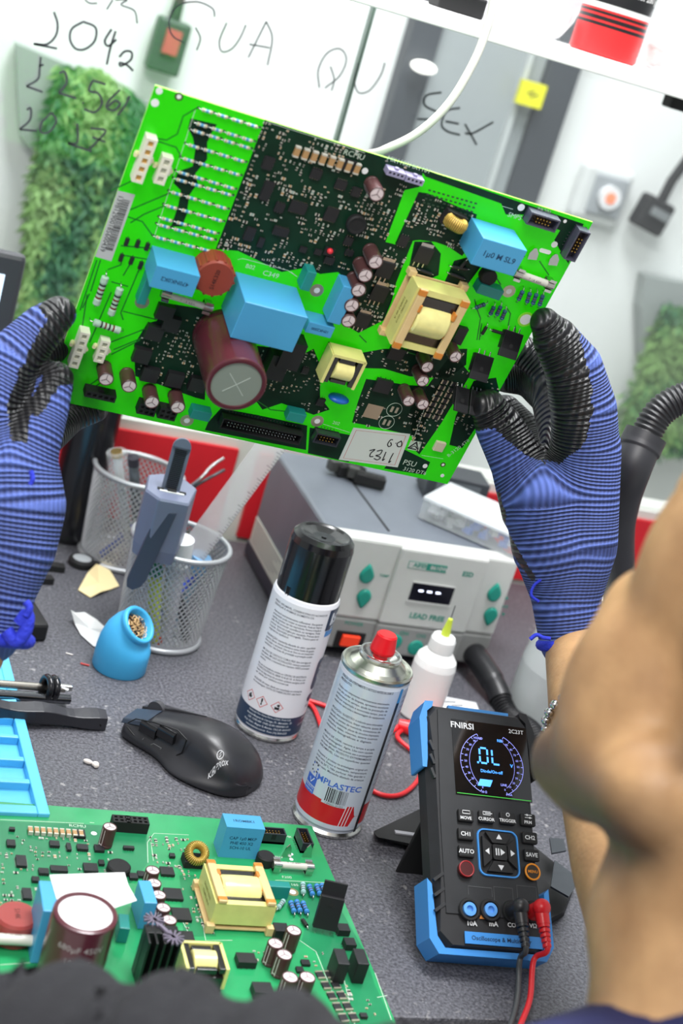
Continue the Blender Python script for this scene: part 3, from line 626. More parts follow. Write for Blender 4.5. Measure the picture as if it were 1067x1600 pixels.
# rows of small axial resistors: 12 rows of 4
rows = [((650, 170), (838, 230)), ((628, 228), (817, 288)), ((615, 258), (805, 318)), ((594, 317), (782, 374)), ((573, 374), (762, 430)), ((552, 430), (740, 487)), ((543, 460), (728, 514)), ((523, 514), (708, 570)), ((502, 570), (690, 622)), ((482, 622), (667, 673)), ((472, 650), (655, 700)), ((457, 700), (640, 748))]
mb = MB(); mb.lathe([(.0006, -.0036), (.0012, -.0032), (.0012, -.0020), (.0010, -.0018), (.0010, .0018), (.0012, .0020), (.0012, .0032), (.0006, .0036)], 12, 0, (0, 0, .0016), (1, 0, 0), mfun=lambda k: 1 if k in (1, 5) else 0)
mb.cyl((-.0009, 0, .0016), (.0009, 0, .0016), .00108, n=12, mi=2)
for sg in (-1, 1): mb.tube([(sg*.003, 0, .0016), (sg*.0052, 0, .0016), (sg*.0056, 0, 0)], .0004, 6, 4).ell((sg*.0056, 0, .0002), (.0009, .0009, .0004), 3, 10)
rmesh = mb.build('axial_resistor', [M('res_body', (196, 214, 208), .4), M('res_tan', (190, 170, 140), .45), M('res_blue', (78, 150, 196), .4), M('pad_dark', (20, 40, 24), .4), solder], mesh_only=True)
for a, b in rows:
    for k in range(4):
        p = z1((a[0]+(b[0]-a[0])*k/3, a[1]+(b[1]-a[1])*k/3))[0]; u, v = H.at(*p, 1.6); H.share('axial_resistor', rmesh, u, v, -1)
# connectors
H.socket(226, 252, 5, 1, 6.0, 9, 0, pegs=True); H.socket(255.5, 267.5, 3, 1, 6.0, 7, 0, hole=M('hole_grey', (176, 180, 160), .5), pegs=True)
H.socket(124, 548, 5, 1, 5.6, 9, 0, hole=M('hole_grey', (176, 180, 160), .5), pegs=True); H.socket(159.5, 550, 3, 1, 5.6, 7, 0, hole=M('hole_grey', (176, 180, 160), .5), pegs=True)
dk = M('hole_dark', (6, 6, 8), .6)
H.socket(157, 620, 5, 1, 4.2, 9, 90, blackm, dk); H.socket(230, 641, 3, 2, 4.0, 8, 90, blackm, dk); H.socket(262, 648, 3, 2, 4.0, 8, 90, blackm, dk)
lav = M('lavender_top', (150, 146, 176), .4)
for p in ((619, 273), (648, 283)): H.socket(*p, 4, 1, 3.0, 8, 90, lav, dk)
# box headers
H.header(849, 348, 5, 24, 9.5, 9, 0, body=M('header_lavender', (72, 72, 88), .35)); H.header(902, 385, 5, 24, 9.5, 9, 90, body=M('header_lavender', (72, 72, 88), .35)); H.header(510.6, 688, 5, 20, 9, 8, 0)
H.header(409, 675, 22, 64, 9.5, 9, 0, pins=M('pin_silver', (170, 170, 172), .3, .9), body=blackm)
# big power resistors, pale green
pg = M('res_pale_green', (170, 200, 180), .4)
H.resistor((165, 432), (150, 476), 2.6, pg, [1, 1, 1, 1], 4, 'power_resistor'); H.resistor((188, 450), (173, 492), 2.6, pg, [1, 1, 1, 1], 4, 'power_resistor'); H.resistor((146, 503), (188, 517), 2.6, pg, [1, 1, 1, 1], 4, 'power_resistor')
for p in z1((315, 717), (360, 725), (400, 737), (292, 783), (335, 795), (373, 815)):
    H.chip(p[0], p[1], 2.6, 5.5, 2, 0, 1, 'diode')
br = [M('res_steel_blue', (52, 92, 128), .4)]
for a, b in (((632, 625), (612, 665)), ((662, 632), (648, 675)), ((690, 636), (672, 682)), ((716, 642), (700, 688)), ((512, 690), (495, 725)), ((540, 688), (522, 728)), ((560, 705), (542, 745)), ((475, 680), (432, 697))):
    p, q = z3(a, b); H.resistor(p, q, 1.7, br[0], [1, 1, 1], 2.5)
for a, b in (((480, 775), (462, 805)), ((505, 790), (545, 802)), ((395, 500), (370, 530))): p, q = z3(a, b); H.resistor(p, q, 1.3, chipm, [1], 2, 'diode', False)
for a, b in (((205, 540), (250, 555)), ((340, 525), (400, 535)), ((330, 555), (385, 575))): p, q = z3(a, b); H.resistor(p, q, 1.3, chipm, [1], 2, 'diode', False)
# blue film capacitors
H.film(273, 440, 30, 16, 27, 0, '470NK0K2', 4.2, 180); H.film(420.5, 512, 46, 29, 40); H.film(779.5, 402.5, 35, 21, 30, 0, '1µ0 M SL9', 6, 0)
H.film(534, 478, 10, 30, 17, 0); H.film(500, 516, 20, 9, 16, 0, '10NK2000', 3, 180)
for p, su, sv, h, rz in (((228, 455), 6, 22, 10, 0), ((482, 440), 7, 15, 12, 0), ((766, 457), 20, 8, 10, -3), ((314, 650), 15, 8, 9, 0), ((463, 653), 14, 8, 9, 0)): H.film(*p, su, sv, h, rz, name='box_capacitor', m=teal)
# brown round disc
u, v = H.at(336, 437, 18)
mb = MB(); n = 48; prof = [(.0125, 0), (.0135, .001), (.0135, .016), (.0125, .018)]
mb.lathe(prof, n, 0).text('S14K320', .0042, lambda x, y: Vector((-y, x, .0182)), 1, .01)
for k in range(14):
    a = 2*math.pi*k/14; mb.cyl((.0133*math.cos(a), .0133*math.sin(a), .004), (.0133*math.cos(a), .0133*math.sin(a), .0165), .0011, n=8)
H.put('varistor', mb, [M('varistor_brown', (142, 60, 44), .45, noise_amt=.08), M('varistor_print', (70, 30, 26), .6)], u, v, 0)
# electrolytics
for p in ((587, 410), (571, 431), (560.6, 454), (550, 478), (545, 502)): H.elcap(*p, 5.4, 18)
H.elcap(589, 304, 5.4, 17)
for p in ((166, 593), (202, 604), (237.5, 629), (278, 637)): H.elcap(*p, 5.4, 17)
for p in ((668, 574), (661, 596), (639, 627), (661, 632.5), (712, 558)): H.elcap(*p, 4.9, 17)
def bigcap(B, px, py, r, h, aim_deg, top):
    u, v = B.at(px, py, h); r /= 1000; h /= 1000
    mb = MB().lathe([(r*.94, 0), (r, .001), (r, .004), (r*.96, .006), (r, .008), (r, h-.002), (r*.985, h-.0004), (r*.93, h), (r*.84, h), (r*.825, h-.0010)], 48, cap1=False)
    mb.lathe([(r*.825, h-.001), (.0005, h-.0007)], 48, 1, cap0=False, cap1=False)
    for a in (45, 135): 
        R = rot('Z', a); mb.box((0, 0, h-.0007), (r*1.0, .0005, .0003), 2, R)
    o = math.radians(aim_deg)
    for k, (t, sz) in enumerate((('680µF 450V', .006), ('LS 85°C', .005), ('2012 (M)', .006), ('105°C', .005))):
        mb.text(t, sz, cylmap(r+.00015, o, h*.78-.009*k), 3, .01)
    f = cylmap(r+.0002, o+1.7, h*.5)
    for k in range(5): mb.add([f(-.004, h*(-.42+.17*k)), f(.004, h*(-.42+.17*k)), f(.004, h*(-.32+.17*k)), f(-.004, h*(-.32+.17*k))], [(0, 1, 2, 3)], 3)
    B.occ.append((u, v, r+.001))
    ring = MB()
    fn = lambda x, y: Vector(((r*.90+y)*math.cos(-x/(r*.9)-math.pi/2+math.pi), (r*.90+y)*math.sin(-x/(r*.9)-math.pi/2+math.pi), h+.0002))
    return B.put('large_capacitor', mb, [M('big_cap_sleeve', (82, 34, 44), .28, coat=.3), top, M('cap_cross', (176, 186, 180), .4), M('cap_text', (158, 150, 150), .5)], u, v, 0)
bigcap(H, 369.5, 602, 21, 64, -75, M('cap_face_grey', (128, 138, 130), .5, .1))
# magnetics
H.transformer(673, 507, 42, 50, 25); H.small_transformer(537, 583, 25, 20); H.toroid(715.8, 355.8, 8.5, 15, -8)
u, v = H.at(530, 625, 8); H.put('disc_capacitor', MB().ell((0, 0, .006), (.0085, .003, .006), 0, 20), M('blue_disc', (30, 104, 196), .3), u, v)
u, v = H.at(764.5, 435.6, 8); H.put('round_inductor', MB().lathe([(.0058, 0), (.0062, .001), (.0062, .007), (.0055, .008)], 28), blackm, u, v)
u, v = H.at(557.6, 353, 5); H.put('round_inductor', MB().lathe([(.0065, 0), (.007, .001), (.007, .004), (.006, .005), (.004, .0045)], 28), blackm, u, v)
H.fuse(292, 470, 38, -3, 8, 2.6); H.fuse(834, 436, 34, -3, 9)
for p in ((832, 407), (864, 416)):
    u, v = H.at(*p, 4); H.put('spade_terminal', MB().prism([(-.0035, 0), (.0035, 0), (.0035, .005), (.001, .009), (-.001, .009), (-.0035, .005)], .002, .0028).box((0, .001, .001), (.005, .001, .003)), solder, u, v, 10)
u, v = H.at(515.6, 392.5, 2.5); H.put('indicator_light', MB().box((0, -.001, .001), (.007, .006, .002), 1).ell((0, 0, .0025), .0022, 0), [M('led_red', (222, 50, 60), .3), chipm], u, v)
# chips
cz2 = [((238, 255), 6.5, 9, 5, 'u'), ((233, 370), 6, 14, 8, 'u'), ((362, 440), 12, 7.5, 7, 'v'), ((437, 300), 7.5, 6.5, 4, 'v'), ((540, 345), 8, 6, 5, 'v'), ((575, 265), 9, 8, 0, 'v'), ((605, 375), 6, 6.5, 3, 'u'), ((500, 470), 9, 9, 6, 'v'), ((285, 440), 6.5, 6.5, 3, 'v'), ((290, 540), 11, 5.5, 7, 'v'), ((160, 550), 6, 10, 6, 'u'), ((207, 585), 4, 7, 0, 'v'), ((800, 580), 7, 8, 3, 'v'), ((492, 660), 7, 5, 4, 'v'), ((572, 580), 6, 6, 3, 'v'), ((575, 628), 6, 4, 2, 'v'), ((383, 615), 5, 4, 0, 'v'), ((445, 625), 5, 4, 0, 'v')]
for p, su, sv, l, sd in cz2: q = z2(p)[0]; H.chip(q[0], q[1], su, sv, 1.8, 0, l, side='v' if sd == 'v' else 'u')
for p, w in (((885, 640), 12), ((725, 700), 12), ((700, 800), 12), ((630, 912), 11)): q = z2(p)[0]; H.dpak(q[0], q[1], w, 0)
for p in ((475, 240), (430, 325), (378, 420), (412, 500), (515, 520), (610, 540), (500, 290)): q = z4(p)[0]; H.chip(q[0], q[1], 12, 11, 5, 0, 0, 'black_block')
for p, su, sv, h in (((530, 545), 13, 11, 3), ((585, 410), 12, 10, 3), ((150, 420), 16, 22, 16), ((90, 470), 14, 20, 14), ((205, 480), 5, 5, 2), ((270, 610), 6, 6, 2), ((1050, 385), 7, 6, 2)):
    q = z6(p)[0]
    if q[0] < 790: H.chip(q[0], q[1], su, sv, h, 0, 3 if h < 4 else 0, 'black_block' if h > 4 else 'chip')
q = z3((370, 815))[0]; H.chip(q[0], q[1], 8, 14, 4, 0, 0, 'black_block')
# standing black transistors along the right edge (they lie over towards the viewer)
for p, rz in (((758, 548), -3), ((804, 512), -3)): H.to247(*p, 16, 20, 62, rz)
for p in ((722, 600), (745, 606)): H.to247(*p, 12, 20, 40, -3)
mb = MB()
for k in range(8):
    mb.box((k*.0062, 0, .0017), (.0036, .0062, .0026), 0).box((k*.0062, .0032, .0017), (.0038, .0012, .0028), 1).box((k*.0062, -.0032, .0017), (.0038, .0012, .0028), 1)
u, v = H.at(457, 234, 1); H.put('ceramic_capacitors', mb, [smdm[1], smdm[0]], u+.003, v, 1)
mb = MB()
for i in range(11):
    for j in range(4): mb.box((i*.0036, -j*.0032, .0003), (.0018, .001, .0006), 0)
u, v = H.at(671, 297, 0); H.put('via_grid', mb, M('via_dark', (60, 84, 66), .4, .4), u, v, 1)
mb = MB()
for i in range(2):
    for j in range(7): mb.box((i*.008, -j*.0052, .0006), (.0058, .0034, .0012), 0).box((i*.008-.0022, -j*.0052, .0007), (.0012, .0036, .0014), 1).box((i*.008+.0022, -j*.0052, .0007), (.0012, .0036, .0014), 1)
u, v = H.at(694, 596, 0); H.put('shunt_ladder', mb, [chipm, padm], u, v, 0)
u, v = H.at(582.6, 643, 0); H.put('thermal_pad', MB().box((0, 0, .0002), (.013, .012, .0004)), M('pad_pinkish', (170, 150, 128), .5, .3), u, v, 0)
for p in ((616, 640), (604, 660)):
    u, v = H.at(*p, 0); H.put('land_pattern', MB().torus((0, 0, .0001), .006, .0002, n=28, k=4).box((-.002, 0, .0002), (.002, .005, .0003), 1).box((.002, 0, .0002), (.002, .005, .0003), 1), [silk, padm], u, v, 0)
u, v = H.at(687, 699, 3); H.put('trimmer', MB().box((0, 0, .0015), (.0085, .0085, .003)), M('trimmer_beige', (206, 196, 170), .5), u, v, 0, bevel=.0004)
scatter(H, [A], .0033, 3, .78); scatter(H, [Bp], .0030, 4, .7); scatter(H, [Dp, Ep], .0032, 5, .6, .8); scatter(H, [F1, F2, Hp, I1], .0036, 6, .5, .9)
# stickers
u, v = H.at(179.5, 352, 0)
c = [Vector(H.at(*p, 0)) for p in ((184, 297.5), (211, 304), (174, 408), (148.6, 400.6))]
mb = MB().prism([tuple(p) for p in c], BTH+.0001, BTH+.00022)
L = [p for p in c]; ex = (L[1]-L[0]).normalized(); ey = (L[3]-L[0]).normalized(); W_, H_ = (L[1]-L[0]).length, (L[3]-L[0]).length
g = lambda a, b: Vector((*(L[0]+ex*(W_*a)+ey*(H_*b)), BTH+.0003))
yy = .1; rnd = random.Random(4)
while yy < .86:
    w = rnd.choice((.006, .01, .016)); mb.add([g(.42, yy), g(.85, yy), g(.85, yy+w), g(.42, yy+w)], [(0, 1, 2, 3)], 1); yy += w+rnd.choice((.006, .009, .013))
mb.text('139B12900185600439', .0047, lambda x, y: Vector((*(L[0]+ex*(W_*.27+y)+ey*(H_*.48+x)), BTH+.0003)), 1)
mb.build('barcode_sticker', [M('sticker_grey', (186, 190, 190), .5), ink], H.T, label='pale barcode sticker')
c = [Vector(H.at(*p, 0)) for p in ((552, 668), (641, 678), (621, 730), (529, 718))]
mb = MB().prism([tuple(p) for p in c], BTH+.0001, BTH+.00025); cc = sum(c, Vector((0, 0)))/4
q = [cc+(p-cc)*.88 for p in c]; q2 = [cc+(p-cc)*.865 for p in c]
for i in range(4): mb.add([Vector((*q[i], BTH+.0003)), Vector((*q[(i+1) % 4], BTH+.0003)), Vector((*q2[(i+1) % 4], BTH+.0003)), Vector((*q2[i], BTH+.0003))], [(0, 1, 2, 3)], 1)
def hw(pxs): 
    pts = catmull([Vector((*H.at(*p, 0), 0)) for p in pxs], 4); mb.strip([(p.x, p.y) for p in pts], .0009, lambda a, b: Vector((a, b, BTH+.0004)), 2)
for st in (((562, 852), (552, 860), (562, 838), (572, 820)), ((536, 844), (526, 851), (534, 832), (541, 815)), ((503, 812), (525, 808), (515, 826), (498, 830), (518, 838), (505, 848), (490, 842)), ((472, 810), (495, 805), (478, 820), (474, 834), (488, 834)), ((560, 775), (563, 787), (552, 793), (548, 782), (560, 765), (570, 765)), ((581, 778), (583, 780)), ((605, 770), (588, 780), (590, 792), (603, 792), (607, 778), (603, 768))): hw(z6(*st))
mb.build('paper_sticker', [M('sticker_white', (206, 212, 206), .5), M('sticker_red', (190, 80, 84), .5), ink], H.T, label='white sticker with a red frame and handwriting')
c = [Vector(H.at(*p, 0)) for p in z6((645, 767), (690, 775), (678, 813), (630, 805))]; cc = sum(c, Vector((0, 0)))/4
mb = MB().prism([tuple(p) for p in c], BTH+.0001, BTH+.0002)
tri = [cc+Vector((0, .0045)), cc+Vector((-.0052, -.0036)), cc+Vector((.0052, -.0036))]
mb.prism([tuple(p) for p in tri], BTH+.0002, BTH+.0003, 1); tri2 = [cc+(p-cc)*.6+Vector((0, -.0004)) for p in tri]; mb.prism([tuple(p) for p in tri2], BTH+.0003, BTH+.00035, 0)
mb.strip([tuple(cc+Vector((-.0025, -.0025))), tuple(cc+Vector((0, 0))), tuple(cc+Vector((.003, -.002)))], .0009, lambda a, b: Vector((a, b, BTH+.0004)), 1)
mb.build('warning_mark', [M('mark_grey', (190, 204, 190), .5), ink], H.T)

# ---- the board lying on the bench
B2 = Board('circuit_board', 'green circuit board lying on the bench at the bottom left under the black sleeve', TB, None)
bg = M('board_green', (38, 150, 92), .28, noise_amt=.12, noise_scale=25, coat=.3)
MB().box((BWD/2, BHT/2, BTH/2), (BWD, BHT, BTH), 0).build('board', bg, B2.T)
y1 = lambda *l: Z(l, 0, 1240, 3.138); y2 = lambda *l: Z(l, 280, 1240, 3.138)
B2.poly('copper_pour', [y1((0, 135), (410, 150), (560, 160), (720, 200), (725, 340), (680, 400), (640, 440), (560, 430), (230, 460), (180, 550), (0, 540)), y2((440, 430), (720, 440), (900, 760), (960, 940), (1050, 1130), (780, 1130), (690, 800), (600, 720), (620, 640)), y1((880, 400), (960, 400), (1060, 700), (900, 700))], M('pour_green', (30, 124, 80), .3, noise_amt=.15, noise_scale=30), label='slightly darker green copper areas')
B2.lines('silkscreen', [y1((0, 128), (410, 147)), y1((440, 142), (462, 144)), y1((725, 340), (722, 240), (755, 195), (925, 203)), y1((740, 240), (752, 330)), y2((470, 425), (715, 437)), y2((100, 575), (130, 720), (260, 720)), y2((590, 720), (670, 775), (760, 1000)), y2((780, 800), (860, 1130)), y1((0, 840), (150, 830), (200, 780)), y1((880, 600), (950, 730)), y2((960, 880), (1040, 1110)), y2((970, 1000), (1020, 990))], .45, silk)
B2.texts('silkscreen_text', [('RCMU', 121, 1291, 4.6, 0), ('MK', 451, 1308, 4, 0), ('F200', 448, 1371, 4, 0), ('160', 460, 1383, 4, 0), ('PV+', 436, 1340, 4, 0)], silk)
B2.hole(146.6, 1302.5, 2.2); B2.ringhole(457, 1394, 4.6, 2.6, M('ring_tan', (150, 140, 100), .4, .4))
for px, py in ((455, 1335), (455, 1343)): B2.hole(px, py, 1.6)
B2.elcap(172, 1291, 5.2, 17); B2.socket(190, 1279, 3, 2, 4, 9, 90, blackm, dk); B2.socket(215, 1281, 4, 2, 4, 9, 90, blackm, dk)
for p, su, sv, l in (((55, 240), 6, 7, 3), ((268, 243), 7, 6, 4), ((405, 260), 8, 6, 5), ((388, 193), 9, 9, 0), ((487, 265), 7, 7, 0), ((105, 328), 7, 12, 7), ((215, 378), 7, 6, 4), ((290, 366), 12, 6, 7), ((445, 360), 10, 9, 6), ((133, 488), 6, 11, 6), ((655, 402), 6, 6, 2), ((692, 392), 5, 6, 0), ((820, 378), 10, 9, 3), ((850, 490), 13, 12, 4), ((890, 590), 13, 13, 0), ((910, 705), 12, 13, 0), ((498, 335), 4, 5, 0), ((205, 515), 6, 6, 0), ((175, 417), 5, 5, 0), ((60, 170), 4, 3, 0), ((338, 258), 3, 8, 4), ((845, 300), 4, 4, 0), ((632, 262), 8, 3, 4)):
    q = y1(p)[0]; B2.chip(q[0], q[1], su, sv, 2.2, 0, l, side='u' if sv > su*1.4 else 'v')
u, v = B2.at(*y1((586, 350))[0], 6); B2.put('round_inductor', MB().lathe([(.0075, 0), (.0085, .001), (.0085, .005), (.0075, .006), (.0001, .006)], 28), blackm, u, v)
for p in ((750, 373), (757, 435), (780, 493), (802, 556), (832, 616)): B2.elcap(*y1(p)[0], 5.2, 18)
for p in ((563, 668), (473, 732), (517, 787), (545, 897), (630, 897)): B2.elcap(*y2(p)[0], 5.6, 17)
mb = MB()
for k in range(9): mb.box((k*.0046, 0, .0017), (.0030, .0056, .0026), 0).box((k*.0046, .0030, .0017), (.0032, .0012, .0028), 1).box((k*.0046, -.0030, .0017), (.0032, .0012, .0028), 1)
u, v = B2.at(47, 1299, 1); B2.put('ceramic_capacitors', mb, [smdm[1], smdm[0]], u, v, 0)
B2.toroid(313, 1315, 9, 16, 0, True)
B2.film(381, 1283.5, 30, 17, 27, 0, '1ROMBK1', 4, 0, txt2=['CAP 1µ0 MKP', 'PHE 450 X2', 'SCH-10 UL'])
B2.header(427, 1298, 5, 20, 9, 9, 0); B2.header(477, 1306, 5, 20, 9, 9, 90)
B2.fuse(458, 1353, 32, -1, 8.5)
for p in ((447, 1340), (479, 1340)):
    u, v = B2.at(*p, 0); B2.put('spade_terminal', MB().add([(-.004, 0, 0), (.004, 0, 0), (.002, 0, .009), (0, 0, .012), (-.002, 0, .009), (-.004, .0008, 0), (.004, .0008, 0), (.002, .0008, .009), (0, .0008, .012), (-.002, .0008, .009)], [(0, 1, 2, 3, 4), (9, 8, 7, 6, 5), (0, 5, 6, 1), (1, 6, 7, 2), (2, 7, 8, 3), (3, 8, 9, 4), (4, 9, 5, 0)]), tin, u, v)
u, v = B2.at(*y2((428, 300))[0], 8); B2.put('round_inductor', MB().lathe([(.0066, 0), (.007, .001), (.007, .007), (.006, .008)], 24), blackm, u, v)
B2.film(434, 1381, 19, 7, 11, 0, name='box_capacitor', m=teal)
rb = M('res_blue_bright', (60, 130, 196), .35); rp = M('res_pale', (150, 190, 190), .4)
for a, b, m in (((606, 440), (609, 488), rp), ((636, 450), (655, 498), rb), ((672, 448), (690, 496), rb), ((697, 445), (716, 492), rb), ((545, 530), (564, 582), rb), ((574, 525), (594, 580), rb), ((605, 532), (628, 585), rb), ((512, 525), (485, 560), rp)):
    p, q = y2(a, b); B2.resistor(p, q, 2.0, m, [1, 1, 1], 3)
p, q = y2((605, 620), (625, 648)); B2.resistor(p, q, 1.5, chipm, [1], 2, 'diode', False)
B2.transformer(376, 1379, 44, 46, 25)
B2.small_transformer(*y2((125, 790))[0], 27, 20)
B2.to247(504, 1458, 17, 36, -12, -14)
B2.chip(*y2((805, 655))[0], 9, 8, 5, 0, 3, side='u'); B2.chip(*y2((838, 725))[0], 8, 8, 5, 0, 3, side='u')
for p in ((797, 797), (893, 797)): q = y2(p)[0]; B2.film(q[0], q[1], 8.5, 16, 17, -3, '', name='relay', m=chipm)
B2.chip(*y2((500, 655))[0], 10, 9, 8, 0, 3); B2.chip(*y2((330, 805))[0], 13, 10, 5, 0, 3); B2.chip(*y2((410, 950))[0], 13, 10, 6, 0, 3)
q = y2((620, 826))[0]; B2.chip(q[0], q[1], 6, 5, 2, 0, 0); q = y2((592, 860))[0]; B2.chip(q[0], q[1], 5, 5, 2, 0, 0); q = y2((905, 1085))[0]; B2.chip(q[0], q[1], 5, 4, 2, 0, 3); q = y2((655, 1035))[0]; B2.chip(q[0], q[1], 5, 6, 3, 0, 0)
mb = MB()
for i in range(2):
    for j in range(5): mb.box((i*.0074+j*.0002, -j*.0102, .0006), (.0054, .0066, .0014), 0).box((i*.0074+j*.0002, -j*.0102+.0032, .0007), (.0056, .0014, .0016), 1).box((i*.0074+j*.0002, -j*.0102-.0032, .0007), (.0056, .0014, .0016), 1)
u, v = B2.at(*y2((690, 895))[0], 0); B2.put('shunt_ladder', mb, [chipm, padm], u, v, 6)
bigcap(B2, 134, 1425, 20, 62, -98, M('cap_face_lit', (236, 234, 236), .45))  # top painted white for the overhead light it catches
B2.film(118, 1402, 44, 30, 41, 0)
q = y1((725, 480))[0]; B2.film(q[0], q[1], 9, 24, 22, 2); q = y1((780, 640))[0]; B2.film(q[0], q[1], 6, 12, 12, 0)
q = y1((610, 625))[0]; B2.film(q[0], q[1], 7, 15, 12, -5, name='box_capacitor', m=teal)
u, v = B2.at(*y1((85, 590))[0], 18); B2.put('varistor', MB().lathe([(.0125, 0), (.0138, .001), (.0138, .016), (.0125, .018)], 40).text('S14K', .005, lambda x, y: Vector((y, -x, .0182)), 1), [M('varistor_red', (150, 62, 58), .4), M('varistor_print', (70, 30, 26), .6)], u, v)
q = y1((60, 715))[0]; B2.fuse(q[0], q[1], 44, -1, 14, 4)
u, v = B2.at(233, 1525, 0)
mb = MB(); mb.box((0, .002, .018), (.022, .008, .036))
for k in range(5): mb.box((-.010+k*.005, -.006, .018), (.0014, .012, .036))
hs = B2.put('heat_sink', mb, M('anodised_black', (16, 16, 18), .4), u, v, 0, bevel=.0003, label='black finned heat sink')
st = MB()
for cx_, cy_ in ((-.004, .010), (.006, -.007)):
    for k in range(12):
        a = 2*math.pi*k/12+.2; st.box((cx_+.0035*math.cos(a), cy_+.0035*math.sin(a), .0368), (.007, .0009, .0016), 0, rot('Z', math.degrees(a)))
st.box((.001, .0015, .0368), (.0022, .019, .0016), 0, rot('Z', 30))
st.build('star_fins', M('fin_grey', (112, 104, 122), .5), hs)
scatter(B2, [y1((0, 200), (410, 215), (560, 290), (640, 440), (230, 460), (180, 550), (0, 540)), y1((730, 210), (920, 215), (920, 400), (740, 340)), y1((860, 340), (960, 400), (1060, 700), (900, 700)), y2((700, 780), (1020, 1100), (820, 1100)), y2((350, 760), (450, 780), (450, 860), (360, 860)), y2((560, 800), (670, 800), (670, 860), (560, 860))], .0042, 13, .72, 1.2)
# sheet of white paper over the large blue capacitor
u0, v0 = B2.at(118, 1402, 41)
top = TB[0]+Vector((0, 0, BTH+.0413))
P = [(*hit(TB, *p, BTH+.0413),) for p in y1((243, 400), (610, 388), (628, 450), (670, 525), (560, 562), (400, 600), (290, 560))]
mb = MB().prism(P, 0, .0003)
o = mb.build('paper_sheet', M('paper_white', (244, 244, 246), .6)); o.location = (TB[0].x, TB[0].y, top.z); tag(o, 'torn white paper lying on the big blue capacitor of the bench board', 'paper')
#PART3

# ------------------------------------------------------------------ plane helper: pixel -> local (a,b) on a plane through o with axes e1,e2
def patch(mb, f, x0, y0, x1, y1, mi, n=14):
    # a rectangle that follows a curved surface
    vs = [f(x0+(x1-x0)*i/n, y) for i in range(n+1) for y in (y0, y1)]
    return mb.add(vs, [(2*i, 2*i+2, 2*i+3, 2*i+1) for i in range(n)], mi, True)
def onplane(o, e1, e2, px, py):
    o = Vector(o); n = Vector(e1).cross(Vector(e2)); r = ray(px, py); t = (o-CP).dot(n)/r.dot(n); p = CP+r*t-o; return Vector((p.dot(e1), p.dot(e2)))

# ---- soldering station
SO = Vector((.503, 1.219, TZ)); SA = math.radians(1)
SE1 = Vector((math.cos(SA), math.sin(SA), 0)); SE2 = Vector((0, 0, 1)); SBK = Vector((-math.sin(SA), math.cos(SA), 0))
st = thing('soldering_station', 'grey hot-air soldering station with a light front panel and green buttons', 'soldering station', SO, SA)
SWd, SHt, SDp = .206, .131, .222
caseg = M('case_grey', (112, 118, 128), .42, noise_amt=.04, noise_scale=30); frontg = M('front_light_grey', (214, 214, 210), .42, noise_amt=.02); bandg = M('front_mid_grey', (150, 150, 148), .45); grn = M('button_green', (24, 150, 132), .4); grt = M('print_green', (46, 150, 130), .6)
mb = MB().box((SWd/2, .02+(SDp-.02)/2, .012+(SHt-.014)/2), (SWd-.002, SDp-.02, SHt-.014), 0)
mb.build('case', [caseg], st, bevel=.004)
MB().box((SWd/2, .02+(SDp-.02)/2, .010), (SWd+.002, SDp-.018, .016)).build('base', M('base_dark', (52, 56, 66), .5), st, bevel=.002)
MB().box((.072, .13, SHt-.0018), (.0022, SDp-.03, .001)).build('top_seam', blackm, st)
zb = onplane(SO, SE1, SE2, 700, 985).y
mb = MB()
mb.box((SWd/2, .011, (zb+SHt)/2), (SWd, .022, SHt-zb), 0).box((SWd/2, .011, (zb+.010)/2), (SWd, .022, zb-.010), 1)
mb.build('front_panel', [frontg, bandg], st, bevel=.003)
fx = lambda px, py: onplane(SO+SBK*-.0, SE1, SE2, px, py)
a = fx(612, 900).x; b = fx(748, 920).x
mb = MB().box(((a+b)/2, -.0015, (zb+SHt-.001)/2), (b-a, .006, SHt-zb-.002), 0).box(((a+b)/2, -.0015, (zb+.012)/2), (b-a, .006, zb-.012), 1)
mb.build('centre_panel', [frontg, bandg], st, bevel=.0025)
FY = -.0046
c0 = onplane(SO+SBK*FY, SE1, SE2, 674, 926)
def fp(px, py, y=FY): v = onplane(SO+SBK*y, SE1, SE2, px, py); return Vector((v.x, y, v.y))
q = [fp(*p) for p in ((640, 909), (716, 920), (707, 946), (632, 936))]
mb = MB(); w = .046; h = .0195; c = sum(q, Vector())/4
mb.box((c.x, FY, c.z), (w, .0012, h), 0).box((c.x, FY-.0002, c.z-h/2-.0010), (w*1.05, .002, .0018), 1).box((c.x, FY-.0002, c.z+h/2+.0006), (w*1.02, .0014, .0010), 1)
for k in (-1, 0, 1): mb.box((c.x-.003+k*.0095, FY-.0008, c.z+.002), (.0048, .0006, .0016), 2)
mb.build('display', [M('display_black', (22, 22, 34), .15), frontg, M('display_digit', (225, 230, 255), .3, emit=2.5)], st)
def drop(c, s, up, name, my=0):
    pts = []
    for k in range(24):
        t = 2*math.pi*k/24; x = math.sin(t); z = math.cos(t)
        wid = (1-.62*max(0, z)**1.3) if True else 1
        pts.append((x*.0062*wid*s, (z*.0098 if z > 0 else z*.0075)*s*(1 if up else 1)))
    if not up: pts = [(x, -z) for x, z in pts]
    ang = math.radians(0)
    mb = MB(); n = len(pts)
    r0 = [Vector((c.x+x, c.y+my, c.z+z)) for x, z in pts]; r1 = [Vector((c.x+x*.95, c.y-.0022+my, c.z+z*.95)) for x, z in pts]; r2 = [Vector((c.x+x*.7, c.y-.003+my, c.z+z*.7)) for x, z in pts]
    mb.loft([r2, r1, r0], 0, True, False); return mb.build(name, grn, st)
for p, up, y in (((573, 898), 1, 0), ((568, 933), 0, 0), ((772, 927), 1, 0), ((766, 961), 0, 0)): drop(fp(p[0], p[1], 0), 1.22, up, 'button')
